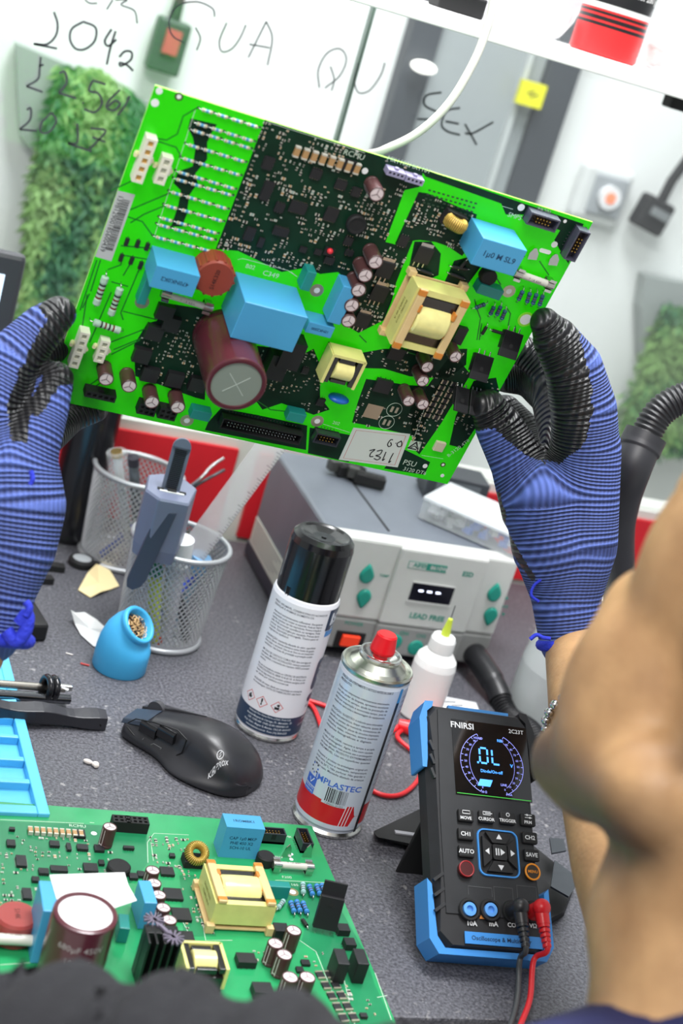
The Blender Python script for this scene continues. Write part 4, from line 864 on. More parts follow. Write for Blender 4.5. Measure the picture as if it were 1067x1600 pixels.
for p in ((616, 1003), (649, 1012)):
    c = fp(*p); MB().lathe([(.0085, 0), (.0085, .001), (.0068, .0025), (.0001, .003)], 24, 0, c+Vector((0, .001, 0)), (0, -1, 0)).build('button', grn, st)
c = fp(541, 999, 0)
mb = MB().box((c.x+.003, -.0002, c.z), (.031, .003, .018), 0)
mb.build('switch_frame', blackm, st)
MB().box((c.x+.003, -.0028, c.z+.0002), (.019, .004, .0125), 0, rot('X', 8)).build('power_switch', M('switch_orange', (235, 62, 30), .3, emit=.25), st, bevel=.001)
mb = MB()
def ft(t, px, py, sz, y=FY, bold=.03, mi=0, mbx=None):
    c = fp(px, py, y-.0002); (mbx or mb).text(t, sz, lambda a, b: Vector((c.x+a, c.y, c.z+b)), mi, bold)
ft('LEAD FREE', 667, 965, .0082); ft('ESD', 731, 898, .0072); ft('POWER', 553, 975, .0058, 0, .01); ft('CH1', 632, 990, .0056); ft('CH2', 658, 994, .0056, FY, .01); ft('AIR', 789, 948, .0048, 0, .01); ft('TEMP', 600, 900, .0044, 0, .01)
for p, s_ in (((792, 934), 1), ((786, 960), -1)):
    c = fp(p[0], p[1], -.0002); mb.add([c+Vector((-.0022, 0, -.0016*s_)), c+Vector((.0022, 0, -.0016*s_)), c+Vector((0, 0, .0022*s_))], [(0, 1, 2)])
c = fp(668, 886, FY-.0001); mb.box((c.x, c.y, c.z), (.042, .0003, .0078)); 
mb.box((c.x-.0108, c.y-.0001, c.z), (.0192, .0003, .0066), 1)
ft('AIFEN', 658, 884.5, .0062, FY-.0003, .03, 0); ft('8610W', 686, 889, .0062, FY-.0003, .02, 1)
mb.build('front_print', [grt, frontg], st)
# rating plate on the left side
mb = MB(); x = -.0003
def sp(px, py): v = onplane(SO, SBK, SE2, px, py); return v
Q = [sp(*p) for p in ((384, 820), (432, 902), (427, 930), (375, 848))]
yc = sum(v.x for v in Q)/4; zc = sum(v.y for v in Q)/4; yl = (abs(Q[1].x-Q[0].x)); 
yl = min(max(yl, .06), .13); zc = min(max(zc, .03), .07)
qa, qb, qd = Vector((.216, .050)), Vector((.098, .050)), Vector((.216, .019))
pm_ = lambda a, b: Vector((x, qa.x+(qb.x-qa.x)*a+(qd.x-qa.x)*b, qa.y+(qb.y-qa.y)*a+(qd.y-qa.y)*b))
mb.add([pm_(0, 0), pm_(1, 0), pm_(1, 1), pm_(0, 1), pm_(0, 0)+Vector((.0012, 0, 0)), pm_(1, 0)+Vector((.0012, 0, 0)), pm_(1, 1)+Vector((.0012, 0, 0)), pm_(0, 1)+Vector((.0012, 0, 0))], [(0, 1, 2, 3), (4, 7, 6, 5), (0, 4, 5, 1), (1, 5, 6, 2), (2, 6, 7, 3), (3, 7, 4, 0)])
for k in range(6): mb.strip([(.06, .12+.14*k), (.94-.1*(k % 3), .12+.14*k)], .03, lambda a, b: pm_(a, b)-Vector((.0003, 0, 0)), 1)
mb.build('rating_plate', [M('plate_cream', (214, 214, 204), .5), M('plate_print', (130, 132, 130), .6)], st)
# hose of the station
pts = [fp(741, 1022, 0)+SE1*0]
P0 = fp(741, 1022, 0); toW = lambda v: SO+SE1*v.x+SBK*v.y+Vector((0, 0, v.z))
hz = [Vector((P0.x, .006, P0.z)), Vector((P0.x+.001, -.018, P0.z-.001)), Vector((P0.x+.006, -.05, P0.z-.008)), Vector((P0.x+.010, -.085, P0.z-.020)), Vector((P0.x+.012, -.13, max(.0115, P0.z-.036))), Vector((P0.x+.010, -.19, .0115)), Vector((P0.x+.03, -.26, .0115)), Vector((P0.x+.09, -.31, .0115))]
cv = catmull(hz, 16)
mb = MB(); mb.tube(cv[:40], .0, 20, radii=[.0135 if k < 3 else (.0125 if k < 30 else .0115) for k in range(40)])
hoseb = M('hose_black', (30, 30, 33), .4)
mb.build('hose_sleeve', hoseb, st)
mb = MB(); cc = cv[38:]; fine = []
for i in range(len(cc)-1):
    for j in range(6): fine.append(cc[i].lerp(cc[i+1], j/6))
acc = 0; rad = []
for i, p in enumerate(fine):
    if i: acc += (fine[i]-fine[i-1]).length
    rad.append(.0098+.0013*math.sin(acc/.0042*2*math.pi))
mb.tube(fine, 0, 18, radii=rad).build('hose', hoseb, st)

# ---- things on top of the station
def ontop(px, py, z=SHt): return gz(px, py, TZ+z)
sock = None
for (px, py, ang, lab) in ((543, 742, 12, 'left of the two small black connector housings on the soldering station'), (575, 757, -14, 'right of the two small black connector housings on the soldering station')):
    p = ontop(px, py); t = thing('connector_housing', lab, 'connector', p, math.radians(ang), 'black connector housings on the station')
    mb = MB().box((0, 0, .006), (.034, .016, .012), 0); mb.build('body', blackm, t, bevel=.0015)
    mb = MB().box((-.019, .002, .009), (.012, .012, .012), 0); mb.build('latch', M('latch_grey', (60, 60, 58), .4), t, bevel=.001)
    mb = MB(); [mb.box((-.010+.007*k, 0, .0123), (.004, .009, .0008)) for k in range(4)]; mb.build('slots', M('hole_dark2', (12, 12, 12), .6), t)
p = ontop(700, 778); t = thing('power_brick', 'black box standing at the back of the soldering station behind the parts organizer', 'power supply', (p.x+.005, p.y+.01, TZ+SHt), math.radians(-8))
MB().box((0, 0, .014), (.07, .045, .028)).build('body', M('brick_dark', (54, 58, 64), .5), t, bevel=.002)
MB().box((0, -.023, .016), (.05, .001, .014)).build('rating_label', M('brick_label', (96, 102, 108), .5), t)
# parts organizer
clear = bpy.data.materials.new('clear_plastic'); clear.use_nodes = True; _b = clear.node_tree.nodes['Principled BSDF']; _b.inputs['Base Color'].default_value = (.9, .93, .96, 1); _b.inputs['Alpha'].default_value = .2; _b.inputs['Roughness'].default_value = .15
a = ontop(654, 808); b = ontop(822, 882); d = (b-a); ang = math.atan2(d.y, d.x); L = d.length
t = thing('parts_organizer', 'clear plastic parts organizer with white glare painted on its lid on the soldering station', 'organizer box', (a.x, a.y, TZ+SHt), ang)
dd = .075; hh = .020
MB().box((L/2, dd/2, .001), (L, dd, .0016)).box((L/2, 0, hh/2), (L, .0016, hh)).box((L/2, dd, hh/2), (L, .0016, hh)).box((0, dd/2, hh/2), (.0016, dd, hh)).box((L, dd/2, hh/2), (.0016, dd, hh)).build('box', clear, t)
MB().box((L/2, dd/2, hh+.002), (L+.003, dd+.003, .004)).build('lid', M('glare_white_lid', (232, 236, 240), .35, alpha=.7), t, bevel=.001)  # white colour paints in the glare on the clear lid
MB().box((L*.12, -.003, hh-.003), (.012, .004, .01)).box((L*.85, -.003, hh-.003), (.012, .004, .01)).build('latch', clear, t)
mb = MB(); rnd = random.Random(2)
for k in range(4): mb.box((L*(.2+.2*k), dd/2, hh/2), (.001, dd-.003, hh-.002), 0)
mb.build('divider', clear, t)
for k in range(26):
    pass
mb = MB()
for k in range(110):
    x = rnd.uniform(.02, .98)*L; m_ = 0 if x < L*.42 else (1 if x < L*.6 else (1 if rnd.random() < .8 else 0))
    mb.box((x, rnd.uniform(.06, .9)*dd, rnd.uniform(.004, hh-.004)), (.010, .006, .005), m_, rot('Z', rnd.uniform(0, 180)))
o = mb.build('small_parts', [M('parts_grey', (196, 196, 196), .4, .3), M('parts_blue', (92, 130, 220), .4)], t); o['kind'] = 'stuff'

# ---- spray can with black cap
def textlines(mb, lines, r, a0, ztop, sz, lead, mi, width=None, bold=.01, th=0):
    for k, l in enumerate(lines):
        if not l: continue
        s_ = sz
        n = sum(1 for _ in l)
        f = cylmap(r, a0, ztop-lead*k)
        vs, fs = text_geo(l, 1, bold); wd = max(v.x for v in vs)-min(v.x for v in vs); sx = (width/(wd*s_)) if width else 1; sx = min(1.15, sx)
        mb.add([f(v.x*s_*sx, v.y*s_) for v in vs], fs, mi)
C1 = gz(416, 1134); r1 = .0295
h = .191
aim = math.atan2(-C1.y, -C1.x)
t = thing('aerosol_can', 'white labelled aerosol can with a black cap beside the computer mouse', 'can', (C1.x, C1.y, TZ))
c1w = M('label_white', (232, 232, 238), .3); c1n = M('label_navy', (34, 56, 84), .35); txtd = M('label_text', (70, 72, 88), .6); txtw = M('label_text_white', (220, 226, 232), .5)
mb = MB().lathe([(r1-.003, 0), (r1-.0005, .001), (r1, .003), (r1-.001, .005), (r1-.001, .0065), (r1, .008), (r1, .0265), (r1, .1325), (r1-.001, .136), (r1-.002, .137)], 64, mfun=lambda k: 2 if k < 3 else (1 if k == 5 else 0))
L1 = ['PERIGO: INFLAMÁVEL. CONSERVE FORA DO ALCANCE DE', 'CRIANÇAS E ANIMAIS DOMÉSTICOS.', '', 'Aerossol extremamente inflamável. Recipiente', 'pressurizado: pode romper se aquecido. Pode ser fatal se', 'ingerido e penetrar nas vias respiratórias. Provoca irritação à', 'pele. Pode provocar sonolência ou vertigem. Pode', 'provocar danos aos órgãos por exposição. Provoca danos', 'à saúde. Exposição prolongada. Tóxico para os', 'organismos aquáticos.', '', 'PREVENÇÃO: mantenha afastado do calor, superfícies', 'quentes, faíscas, chamas abertas e outras fontes de ignição.', 'Evite inalar o aerossol. Use ao ar livre ou em locais bem', 'ventilados. Use luvas de proteção e proteção ocular.', '', 'EM CASO DE CONTATO COM A PELE: lave com água em', 'abundância. EM CASO DE INALAÇÃO: remova a pessoa para', 'local ventilado e mantenha em repouso. NÃO provoque', 'vômito.', '', 'Em caso de emergência, contate um CENTRO DE ASSISTÊNCIA', 'TOXICOLÓGICA: 0800 014 8110. A Ficha com', 'Dados de Segurança do produto químico perigoso pode', 'ser obtida por telefone comercial.', '', 'VALIDADE: 24 meses, desde que respeitadas as orientações', 'de armazenagem. DATA DE FABRICAÇÃO: vide frasco.']
ta = aim+.06
for k, l in enumerate(L1):
    if not l: continue
    vs, fs = text_geo(l, 1, .012); wd = max(v.x for v in vs)-min(v.x for v in vs); W0 = .052 if k < 2 else .048
    sz = .00265; sx = min(1.25, W0/(wd*sz)) if len(l) > 34 else .92; off = -W0/2+wd*sz*sx/2
    f = cylmap(r1+.00012, ta-.10, .1275-.00285*k); mb.add([f(v.x*sz*sx+off, v.y*sz) for v in vs], fs, 3)
for k, l in enumerate(('Fabricado Por: Nova Fórm. e Distr. Prod. Ltda.', 'Avenida Marginal do Córrego, 75 - Matozinho - SP', 'CEP: 12345-000  CNPJ: 02.801.0000/0001-65', 'Resp. Quím.: Magner B. Mendes. CRQ-SP: 04101002', 'www.implastec.com.br  Fone: (15) 2020-2222')):
    f = cylmap(r1+.00012, ta-.04, .0245-.0034*k); mb.text(l, .0026, f, 4, .01, .82)
for k, (da, kind) in enumerate(((-.86, 0), (-.42, 1), (.06, 2))):
    f = cylmap(r1+.00014, ta+da+.02, .036); s_ = .0058
    for i in range(4):
        A0 = [(0, s_), (s_, 0), (0, -s_), (-s_, 0)]; p, q = A0[i], A0[(i+1) % 4]; c = .87
        mb.add([f(*p), f(*q), f(q[0]*c, q[1]*c), f(p[0]*c, p[1]*c)], [(0, 1, 2, 3)], 5)
    if kind == 0: mb.add([f(-.0016, -.002), f(.0016, -.002), f(.0022, .0002), f(.0008, .0008), f(.0009, .003), f(-.0007, .0016), f(-.002, .0002)], [(0, 1, 2, 3, 4, 5, 6)], 6)
    elif kind == 1: mb.text('!', .0085, f, 6, .04)
    else: mb.add([f(-.002, -.0026), f(.0024, -.0026), f(.002, .0004), f(.0006, -.0002), f(-.0006, -.0002), f(-.002, .0004)], [(0, 1, 2, 3, 4, 5)], 6).add([f(.0009+.0013*math.cos(i*math.pi/5), .0016+.0013*math.sin(i*math.pi/5)) for i in range(10)], [tuple(range(10))], 6)
fR = cylmap(r1+.00013, ta+1.28, .0)
patch(mb, fR, -.012, .112, .03, .132, 1, 30); patch(mb, fR, -.0105, .106, .03, .1115, 7, 30)
mb.text('ISO', .015, cylmap(r1+.0002, ta+1.28+.12, .122), 4, .05).text('propílico', .006, cylmap(r1+.0002, ta+1.5, .114), 4)
for (z0_, z1_, mi) in ((.052, .083, 1), (.040, .048, 1)):
    f = cylmap(r1+.0002, ta+1.35, 0)
    for i in range(24):
        xa, xb = -.0085+i*.0012, -.0085+(i+1)*.0012; ia = .004*(1-math.sqrt(max(0, 1-(1-min(1, (xa+.0085)/.0045))**2))); ib = .004*(1-math.sqrt(max(0, 1-(1-min(1, (xb+.0085)/.0045))**2)))
        mb.add([f(xa, z0_+ia), f(xb, z0_+ib), f(xb, z1_-ib), f(xa, z1_-ia)], [(0, 1, 2, 3)], mi)
f = cylmap(r1+.0003, ta+1.45, .068)
rnd = random.Random(9)
for k in range(16): x_, y_ = rnd.uniform(-.005, .012), rnd.uniform(-.011, .011); mb.add([f(x_-.0016, y_-.001), f(x_+.0016, y_-.0014), f(x_+.001, y_+.0016)], [(0, 1, 2)], rnd.choice((7, 8, 4)))
mb.text('Álcool', .0045, cylmap(r1+.0002, ta+1.28, .036), 3).text('300 mL', .004, cylmap(r1+.0002, ta+1.28, .024), 4).text('CONTEÚDO', .003, cylmap(r1+.0002, ta+1.28, .018), 4)
mb.build('body', [c1w, c1n, tin, txtd, txtw, M('hazard_red', (206, 60, 56), .5), ink, M('label_blue', (70, 140, 206), .4), M('photo_orange', (205, 120, 80), .5)], t)
rc = .0277
mb = MB().lathe([(rc, .134), (rc, .136), (rc, .1815), (rc-.0012, .187), (rc-.0045, .1905), (rc-.0065, .1905), (rc-.009, .1893), (.010, .1872), (.0022, .1868), (.0022, .1876), (.0001, .1876)], 64)
f = cylmap(rc, aim-.62, 0)
mb.add([f(-.0009, .134), f(.0009, .134), f(.0009, .144), f(-.0009, .144)], [(0, 1, 2, 3)], 1)
mb.box(tuple(f(.0014, .138)), (.001, .0014, .011), 0).box(tuple(f(-.0014, .138)), (.001, .0014, .011), 0)
mb.build('cap', [M('gloss_black', (10, 10, 12), .24, coat=.35, spec=.4), M('slot_dark', (2, 2, 2), .8)], t)

# ---- aerosol can with red nozzle
C2 = gz(510, 1279); r2 = .0285
aim = math.atan2(-C2.y, -C2.x)
t = thing('aerosol_can', 'open aerosol can with a red nozzle and a red band at its base', 'can', (C2.x, C2.y, TZ))
lb = M('label_pale_blue', (206, 214, 228), .22, .15); rd = M('label_red', (196, 28, 36), .35)
H2 = .1455
mb = MB().lathe([(r2-.003, 0), (r2+.0003, .0008), (r2+.0006, .003), (r2-.0014, .005), (r2-.0012, .0065), (r2, .009), (r2, .0128), (r2, .0315), (r2, .137), (r2-.0006, .1395), (r2-.0016, H2-.005)], 64, mfun=lambda k: 2 if k < 3 else (1 if k == 6 else (0)))
LL = ['ATENÇÃO: LEIA ATENTAMENTE O RÓTULO ANTES DE USAR O', 'PRODUTO.', '', 'Produto com componentes criteriosamente selecionados,', 'com alto poder de limpeza, apresenta excelente', 'performance no serviço, ajuda na prevenção de', 'falhas por evaporação e economiza tempo, pois na', 'maioria dos casos evita a desmontagem do equipamento.', '', 'APLICAÇÃO / SUGESTÃO: é indicado para informática', '(placas), eletroeletrônicos, limpar cabeçote, ajustes de', 'aparelhos, pentes de memória, conectores de', 'gabinetes, calculadoras, placas de circuitos impressos,', 'teclados, telas, visores, entre outros.', 'máquinas fotográficas e digitais.', '', 'MODO DE USAR: remova a tampa e acople', 'o tubo prolongador. Agite. Use com cautela.', 'Para uma aplicação mais precisa use o prolongador', 'em locais difíceis. PRODUTO EXTREMAMENTE', 'INFLAMÁVEL. Uso em superfícies quentes', '', 'Armazene o produto na embalagem original em', 'local seco, fresco e ventilado, temperatura', 'abaixo de 50°C. Não perfurar. Não guardar o', 'produto vazio. Mantenha afastado de crianças.']
ta = aim-.10
for k, l in enumerate(LL):
    if not l: continue
    vs, fs = text_geo(l, 1, .008 if k > 1 else .02); wd = max(v.x for v in vs)-min(v.x for v in vs); W0 = .047
    sz = .0028 if k < 2 else .0026; sx = min(1.3, W0/(wd*sz)) if len(l) > 30 else .95; off = -W0/2+wd*sz*sx/2
    f = cylmap(r2+.00012, ta-.02, .1355-.00315*k); mb.add([f(v.x*sz*sx+off, v.y*sz) for v in vs], fs, 3)
mb.text('IMPLASTEC', .0072, cylmap(r2+.00012, ta+.10, .0475), 4, .02, 1.15)
rnd = random.Random(5)
fl = cylmap(r2+.00012, ta-.72, .0525)
for k in range(8):
    a_ = k*.8; x_, y_ = .0035*math.cos(a_), .0042*math.sin(a_); mb.add([fl(x_+.0009*math.cos(j*math.pi/3), y_+.0009*math.sin(j*math.pi/3)) for j in range(6)], [tuple(range(6))], 3 if k % 3 else 4)
fb = cylmap(r2+.00012, ta-.72, .0385)
patch(mb, fb, -.0058, -.001, .0058, .0068, 4); patch(mb, fb, -.0058, -.0078, .0058, -.002, 4)
fb2 = cylmap(r2+.00022, ta-.72, .0385); mb.strip([(-.0022, .0042), (0, .0008), (.003, .0055)], .0009, fb2, 5); mb.text('PRODUTO', .0021, cylmap(r2+.0002, ta-.72, .0353), 5).text('ORIGINAL', .0021, cylmap(r2+.0002, ta-.72, .0328), 5)
bx = -.0085; fq = cylmap(r2+.00012, ta+.17, .0375)
patch(mb, fq, -.0105, -.008, .0105, .0075, 0)
fq2 = cylmap(r2+.0002, ta+.17, .0375)
while bx < .0085:
    w = rnd.choice((.0003, .0005, .0009)); mb.add([fq2(bx, -.0055), fq2(bx+w, -.0055), fq2(bx+w, .007), fq2(bx, .007)], [(0, 1, 2, 3)], 6); bx += w+rnd.choice((.0004, .0007))
mb.text('7 896523 201825', .0022, cylmap(r2+.0002, ta+.17, .0305), 6)
# white gap, arrow and seam at the right of the red band
ff = cylmap(r2+.00015, ta+.80, 0)
for i in range(8):
    xa, xb = -.0012+i*.0010, -.0012+(i+1)*.0010; ca, cb = min(1, max(0, (xa+.0012)/.0034)), min(1, max(0, (xb+.0012)/.0034))
    mb.add([ff(xa, .0120), ff(xb, .0120), ff(xb, .0120+.0100*cb), ff(xa, .0120+.0100*ca)], [(0, 1, 2, 3)], 0).add([ff(xa, .0322-.0100*ca), ff(xb, .0322-.0100*cb), ff(xb, .0322), ff(xa, .0322)], [(0, 1, 2, 3)], 0)
ff2 = cylmap(r2+.00018, ta+.58, 0)
for k in range(3): mb.add([ff2(-.0035+.0026*k, .0128), ff2(-.0028+.0026*k, .0128), ff2(-.0008+.0026*k, .0316), ff2(-.0015+.0026*k, .0316)], [(0, 1, 2, 3)], 5)
fs_ = cylmap(r2+.0002, ta+1.10, 0)
mb.add([fs_(-.0016, .006), fs_(.0016, .006), fs_(.0016, .126), fs_(-.0016, .126)], [(0, 1, 2, 3)], 7).add([fs_(-.0016, .126), fs_(.0016, .126), fs_(.0016, .1385), fs_(-.0016, .1385)], [(0, 1, 2, 3)], 8)
for k in range(20):
    mb.text('CUIDADO AO MANUSEAR', .0022, cylmap(r2+.00012, ta+1.55, .130-.0045*k), 3, 0, .6)
mb.build('body', [lb, rd, tin, txtd, M('brand_blue', (64, 104, 196), .4), txtw, ink, M('seam_grey', (74, 76, 80), .25, .7), M('seam_blue', (60, 140, 200), .4)], t)
mb = MB().lathe([(r2-.0016, H2-.006), (r2+.0002, H2-.004), (r2+.0004, H2-.0015), (r2-.0004, H2), (r2-.0016, H2-.0004), (r2-.0035, H2-.0022), (r2-.006, H2+.0008), (r2-.0115, H2+.0052), (r2-.0125, H2+.0055)], 64, cap0=False, cap1=False)
mb.build('shoulder', M('tin_shoulder', (198, 200, 188), .28, 1), t)
mb = MB().lathe([(.0150, H2+.0040), (.0168, H2+.0055), (.0173, H2+.0078), (.0166, H2+.0094), (.0150, H2+.0094), (.0140, H2+.0070), (.0095, H2+.0030), (.0060, H2+.0030), (.0050, H2+.0075), (.0001, H2+.0075)], 48, cap0=False, cap1=False)
mb.build('valve_cup', M('tin_cup', (202, 204, 200), .25, 1), t)
mb = MB().lathe([(.0060, H2+.0055), (.0060, H2+.0095), (.0098, H2+.0110), (.0100, H2+.0130), (.0082, H2+.0250), (.0070, H2+.0262), (.0001, H2+.0262)], 32)
mb.ell((.0, -.0060, H2+.0225), (.0016, .0018, .0016), 1, 10)
mb.build('nozzle', [M('nozzle_red', (222, 26, 36), .3), M('nozzle_hole', (140, 10, 18), .5)], t)

# ---- flux bottle with needle tip
C3 = gz(650, 1125)+Vector((.006, .012, 0)); aim = math.atan2(-C3.y, -C3.x)
t = thing('needle_bottle', 'white squeeze bottle with a yellow-green needle tip between the can and the station', 'bottle', (C3.x, C3.y, TZ))
mlk = M('milky_plastic', (236, 236, 234), .35, trans=.3)
MB().lathe([(.018, 0), (.0205, .002), (.0205, .012), (.0205, .055), (.019, .062), (.0135, .069), (.0115, .071)], 40).build('body', mlk, t)
MB().lathe([(.0118, .0705), (.0125, .0715), (.012, .082), (.0105, .0855), (.005, .0865)], 32).build('cap', mlk, t)
MB().lathe([(.0042, .0862), (.0044, .089), (.0024, .1035), (.0014, .1045)], 16, 0).build('needle_hub', M('hub_lime', (206, 224, 70), .35), t)
MB().cyl((0, 0, .1045), (0, 0, .118), .0005, n=8).build('needle', M('needle_steel', (130, 130, 134), .3, 1), t)

# ---- jug and folded label at the right behind the multimeter
p = gz(835, 1125); 
t = thing('plastic_jug', 'pale translucent plastic jug standing right of the soldering station', 'jug', (p.x+.034, p.y+.02, TZ))
mb = MB(); prof = [(.048, 0), (.052, .004), (.052, .05), (.048, .085), (.036, .105), (.022, .112), (.018, .116), (.018, .125)]
mb.lathe(prof, 48).build('body', M('jug_translucent', (226, 232, 232), .3, alpha=.9, trans=.2), t)
MB().cyl((0, 0, .125), (0, 0, .138), .020, n=32).build('cap', white, t)
p = gz(712, 1103); mb = MB()
o = MB().prism([(-.02, -.012), (.022, -.014), (.026, .010), (-.012, .016)], 0, .0004).strip([(-.012, .004), (.002, .006)], .002, lambda a, b: Vector((a, b, .0006)), 1).strip([(-.006, -.002), (.008, .001)], .002, lambda a, b: Vector((a, b, .0006)), 1).build('paper_label', [M('paper_white2', (226, 228, 230), .6), ink]); o.location = (p.x, p.y, TZ+.0004); tag(o, 'white printed paper lying behind the top edge of the multimeter', 'paper')

# ---- multimeter
ml = .188; mw = .0935; al = math.radians(37)
B0 = gz(773, 1490, TZ+.0225)
ux = Vector((1, 0, 0)); yawm = math.radians(-2.4); ux = Vector((math.cos(yawm), math.sin(yawm), 0)); fw = Vector((-math.sin(yawm), math.cos(yawm), 0))
uy = fw*math.cos(al)+Vector((0, 0, math.sin(al))); un = ux.cross(uy)
MO = B0
t = thing('multimeter', 'black and blue handheld oscilloscope multimeter leaning back on its stand with OL on its screen', 'multimeter', mat=Matrix(((ux.x, uy.x, un.x, MO.x), (ux.y, uy.y, un.y, MO.y), (ux.z, uy.z, un.z, MO.z), (0, 0, 0, 1))))
mmb = M('meter_black', (30, 31, 34), .5, noise_amt=.15, noise_scale=90); mmg = M('meter_face', (36, 38, 41), .42, noise_amt=.12, noise_scale=60); mblue = M('meter_blue', (62, 140, 214), .42); mgl = M('meter_glass', (10, 10, 14), .08, coat=1)
scr = M('screen_violet', (140, 146, 236), .4, emit=.55); scb = M('screen_blue', (70, 150, 255), .4, emit=1.0); prt = M('print_light', (208, 210, 212), .5)
def mp(px, py, z=.0): v = onplane(MO+un*z, ux, uy, px, py); return v
hw_ = mw/2; TH = .027
def ring(w, y0, y1, z, ch, waist=0):
    P = [(-w+ch, y0), (w-ch, y0), (w, y0+ch), (w-waist, y0+ml*.28), (w-waist, y0+ml*.72), (w, y1-ch), (w-ch*.8, y1), (-w+ch*.8, y1), (-w, y1-ch), (-w+waist, y0+ml*.72), (-w+waist, y0+ml*.28), (-w, y0+ch)]
    return [Vector((x, y, z)) for x, y in P]
mb = MB().loft([ring(hw_-.006, .003, ml-.003, -TH, .008, .002), ring(hw_, .0, ml, -TH+.006, .01, .003), ring(hw_, 0, ml, -.008, .01, .003), ring(hw_-.005, .004, ml-.004, 0, .009, .003)], 0, True, True, False)
mb.build('body', mmb, t, bevel=.001)
mb = MB().prism([(-hw_+.010, .026), (hw_-.010, .026), (hw_-.0095, ml*.5), (hw_-.010, ml-.008), (-hw_+.012, ml-.006), (-hw_+.0095, ml*.5)], 0, .0009).build('face_plate', mmg, t)
# blue bumpers
def bumper(pts, z0, z1): 
    return MB().prism(pts, z0, z1)
sx = 1
for sg in (-1, 1):
    P = [(sg*(hw_+.0015), ml*.72), (sg*(hw_+.0022), ml*.93), (sg*(hw_-.003), ml+.001), (sg*(hw_-.010), ml+.0015), (sg*(hw_-.009), ml-.003), (sg*(hw_-.0045), ml-.007), (sg*(hw_-.003), ml*.76), (sg*(hw_-.002), ml*.72)]
    MB().prism(P, -TH+.002, -.002).build('corner_bumper', mblue if sg < 0 else mmb, t, bevel=.0015)
P = [(-hw_-.0025, ml*.27), (-hw_-.0028, .008), (-hw_+.004, -.0025), (hw_-.004, -.0025), (hw_+.0028, .008), (hw_+.0025, ml*.27), (hw_-.0015, ml*.25), (hw_-.0025, .010), (hw_-.009, .002), (-hw_+.009, .002), (-hw_+.0035, .010), (-hw_+.001, ml*.25)]
mb = MB(); n = len(P)
mb.add([(x, y, -TH+.002) for x, y in P]+[(x, y, -.002) for x, y in P], [(i, (i+1) % n, n+(i+1) % n, n+i) for i in range(n)])
for z, rv in ((-TH+.002, True), (-.002, False)):
    for q in ((0, 1, 10, 11), (1, 2, 9, 10), (2, 3, 8, 9), (3, 4, 7, 8), (4, 5, 6, 7)): 
        vs = [(P[i][0], P[i][1], z) for i in q]; mb.add(vs, [tuple(range(4)) if not rv else (3, 2, 1, 0)])
mb.build('bottom_bumper', mblue, t)
mb = MB().box((.004, ml+.0002, -.008), (.052, .003, .003)).build('top_trim', M('meter_blue_dark', (70, 130, 190), .3), t)
# stand pieces
mb = MB().box((0, ml*.40, -TH-.022), (.075, .09, .003), 0, rot('X', -62)); 
o = MB().box((0, 0, -.0405), (.07, .003, .081)).build('kickstand', blackm, t, bevel=.001); o.location = (0, ml*.60, -TH+.004); o.rotation_euler = (math.radians(-(math.degrees(al)-12)), 0, 0)
# screen
sc0 = [mp(*p, .0012) for p in ((702, 1126), (826, 1136), (833, 1250), (708, 1244))]
cxs = sum(v.x for v in sc0)/4; cys = sum(v.y for v in sc0)/4; sw, sh = .064, .060
MB().box((cxs, cys, .0012), (sw, sh, .0006)).build('screen', mgl, t)
Zs = .0017
mb = MB(); F3 = lambda a, b: Vector((a, b, Zs))
for sg in (-1, 1):
    arc = []
    for k in range(21):
        a = math.radians(-62+124*k/20); arc.append((cxs+sg*(-.002+.0285*math.cos(a)), cys-.003+.026*math.sin(a)))
    mb.strip(arc, .0004, F3, 0)
    for k in range(0, 21, 2):
        a = math.radians(-62+124*k/20); r_ = .86; mb.strip([(cxs+sg*(-.002+.0285*math.cos(a)), cys-.003+.026*math.sin(a)), (cxs+sg*(-.002+.0265*math.cos(a)), cys-.003+.0242*math.sin(a))], .0004, F3, 0)
        mb.text(str(int(k*5)), .0024, lambda x, y: Vector((cxs+sg*(-.002+.0242*math.cos(a))+x, cys-.003+.0222*math.sin(a)+y, Zs)), 0)
    arc2 = [(cxs+sg*(.019*math.cos(math.radians(-55+110*k/14))), cys-.003+.022*math.sin(math.radians(-55+110*k/14))) for k in range(15)]
    mb.strip(arc2, .0003, F3, 0)
# seven segment OL
def seg(x, y, w, h, on):
    tt = .0015
    S = {'a': ((x, y+h), (x+w, y+h)), 'd': ((x, y), (x+w, y)), 'g': ((x, y+h/2), (x+w, y+h/2)), 'f': ((x, y+h/2), (x, y+h)), 'e': ((x, y), (x, y+h/2)), 'b': ((x+w, y+h/2), (x+w, y+h)), 'c': ((x+w, y), (x+w, y+h/2))}
    for s_ in on:
        (a0, b0), (a1, b1) = S[s_]; dx, dy = (a1-a0), (b1-b0); L_ = math.hypot(dx, dy); k = .12
        mb.strip([(a0+dx*k, b0+dy*k), (a1-dx*k, b1-dy*k)], tt, F3, 1)
seg(cxs-.010, cys-.003, .0065, .012, 'abcdef'); seg(cxs+.0005, cys-.003, .0065, .012, 'def'); mb.box((cxs-.0118, cys-.003, Zs), (.0015, .0015, .0001), 1)
tx = lambda s_, x, y, sz, mi=0, b=.01: mb.text(s_, sz, lambda a, c: Vector((cxs+x+a, cys+y+c, Zs+.0002)), mi, b)
tx('Diode/On-off', -.001, -.0095, .0034, 1); tx('V', .0165, -.003, .0038, 1, .02); tx('HOLD', -.0105, .0165, .0027, 0); tx('REL', .008, .0165, .0030, 1); tx('10 Ω', -.0085, -.0262, .0024, 0); tx('6 mA', .0125, -.0262, .0024, 0); tx('LINE', .0085, -.019, .0026, 0)
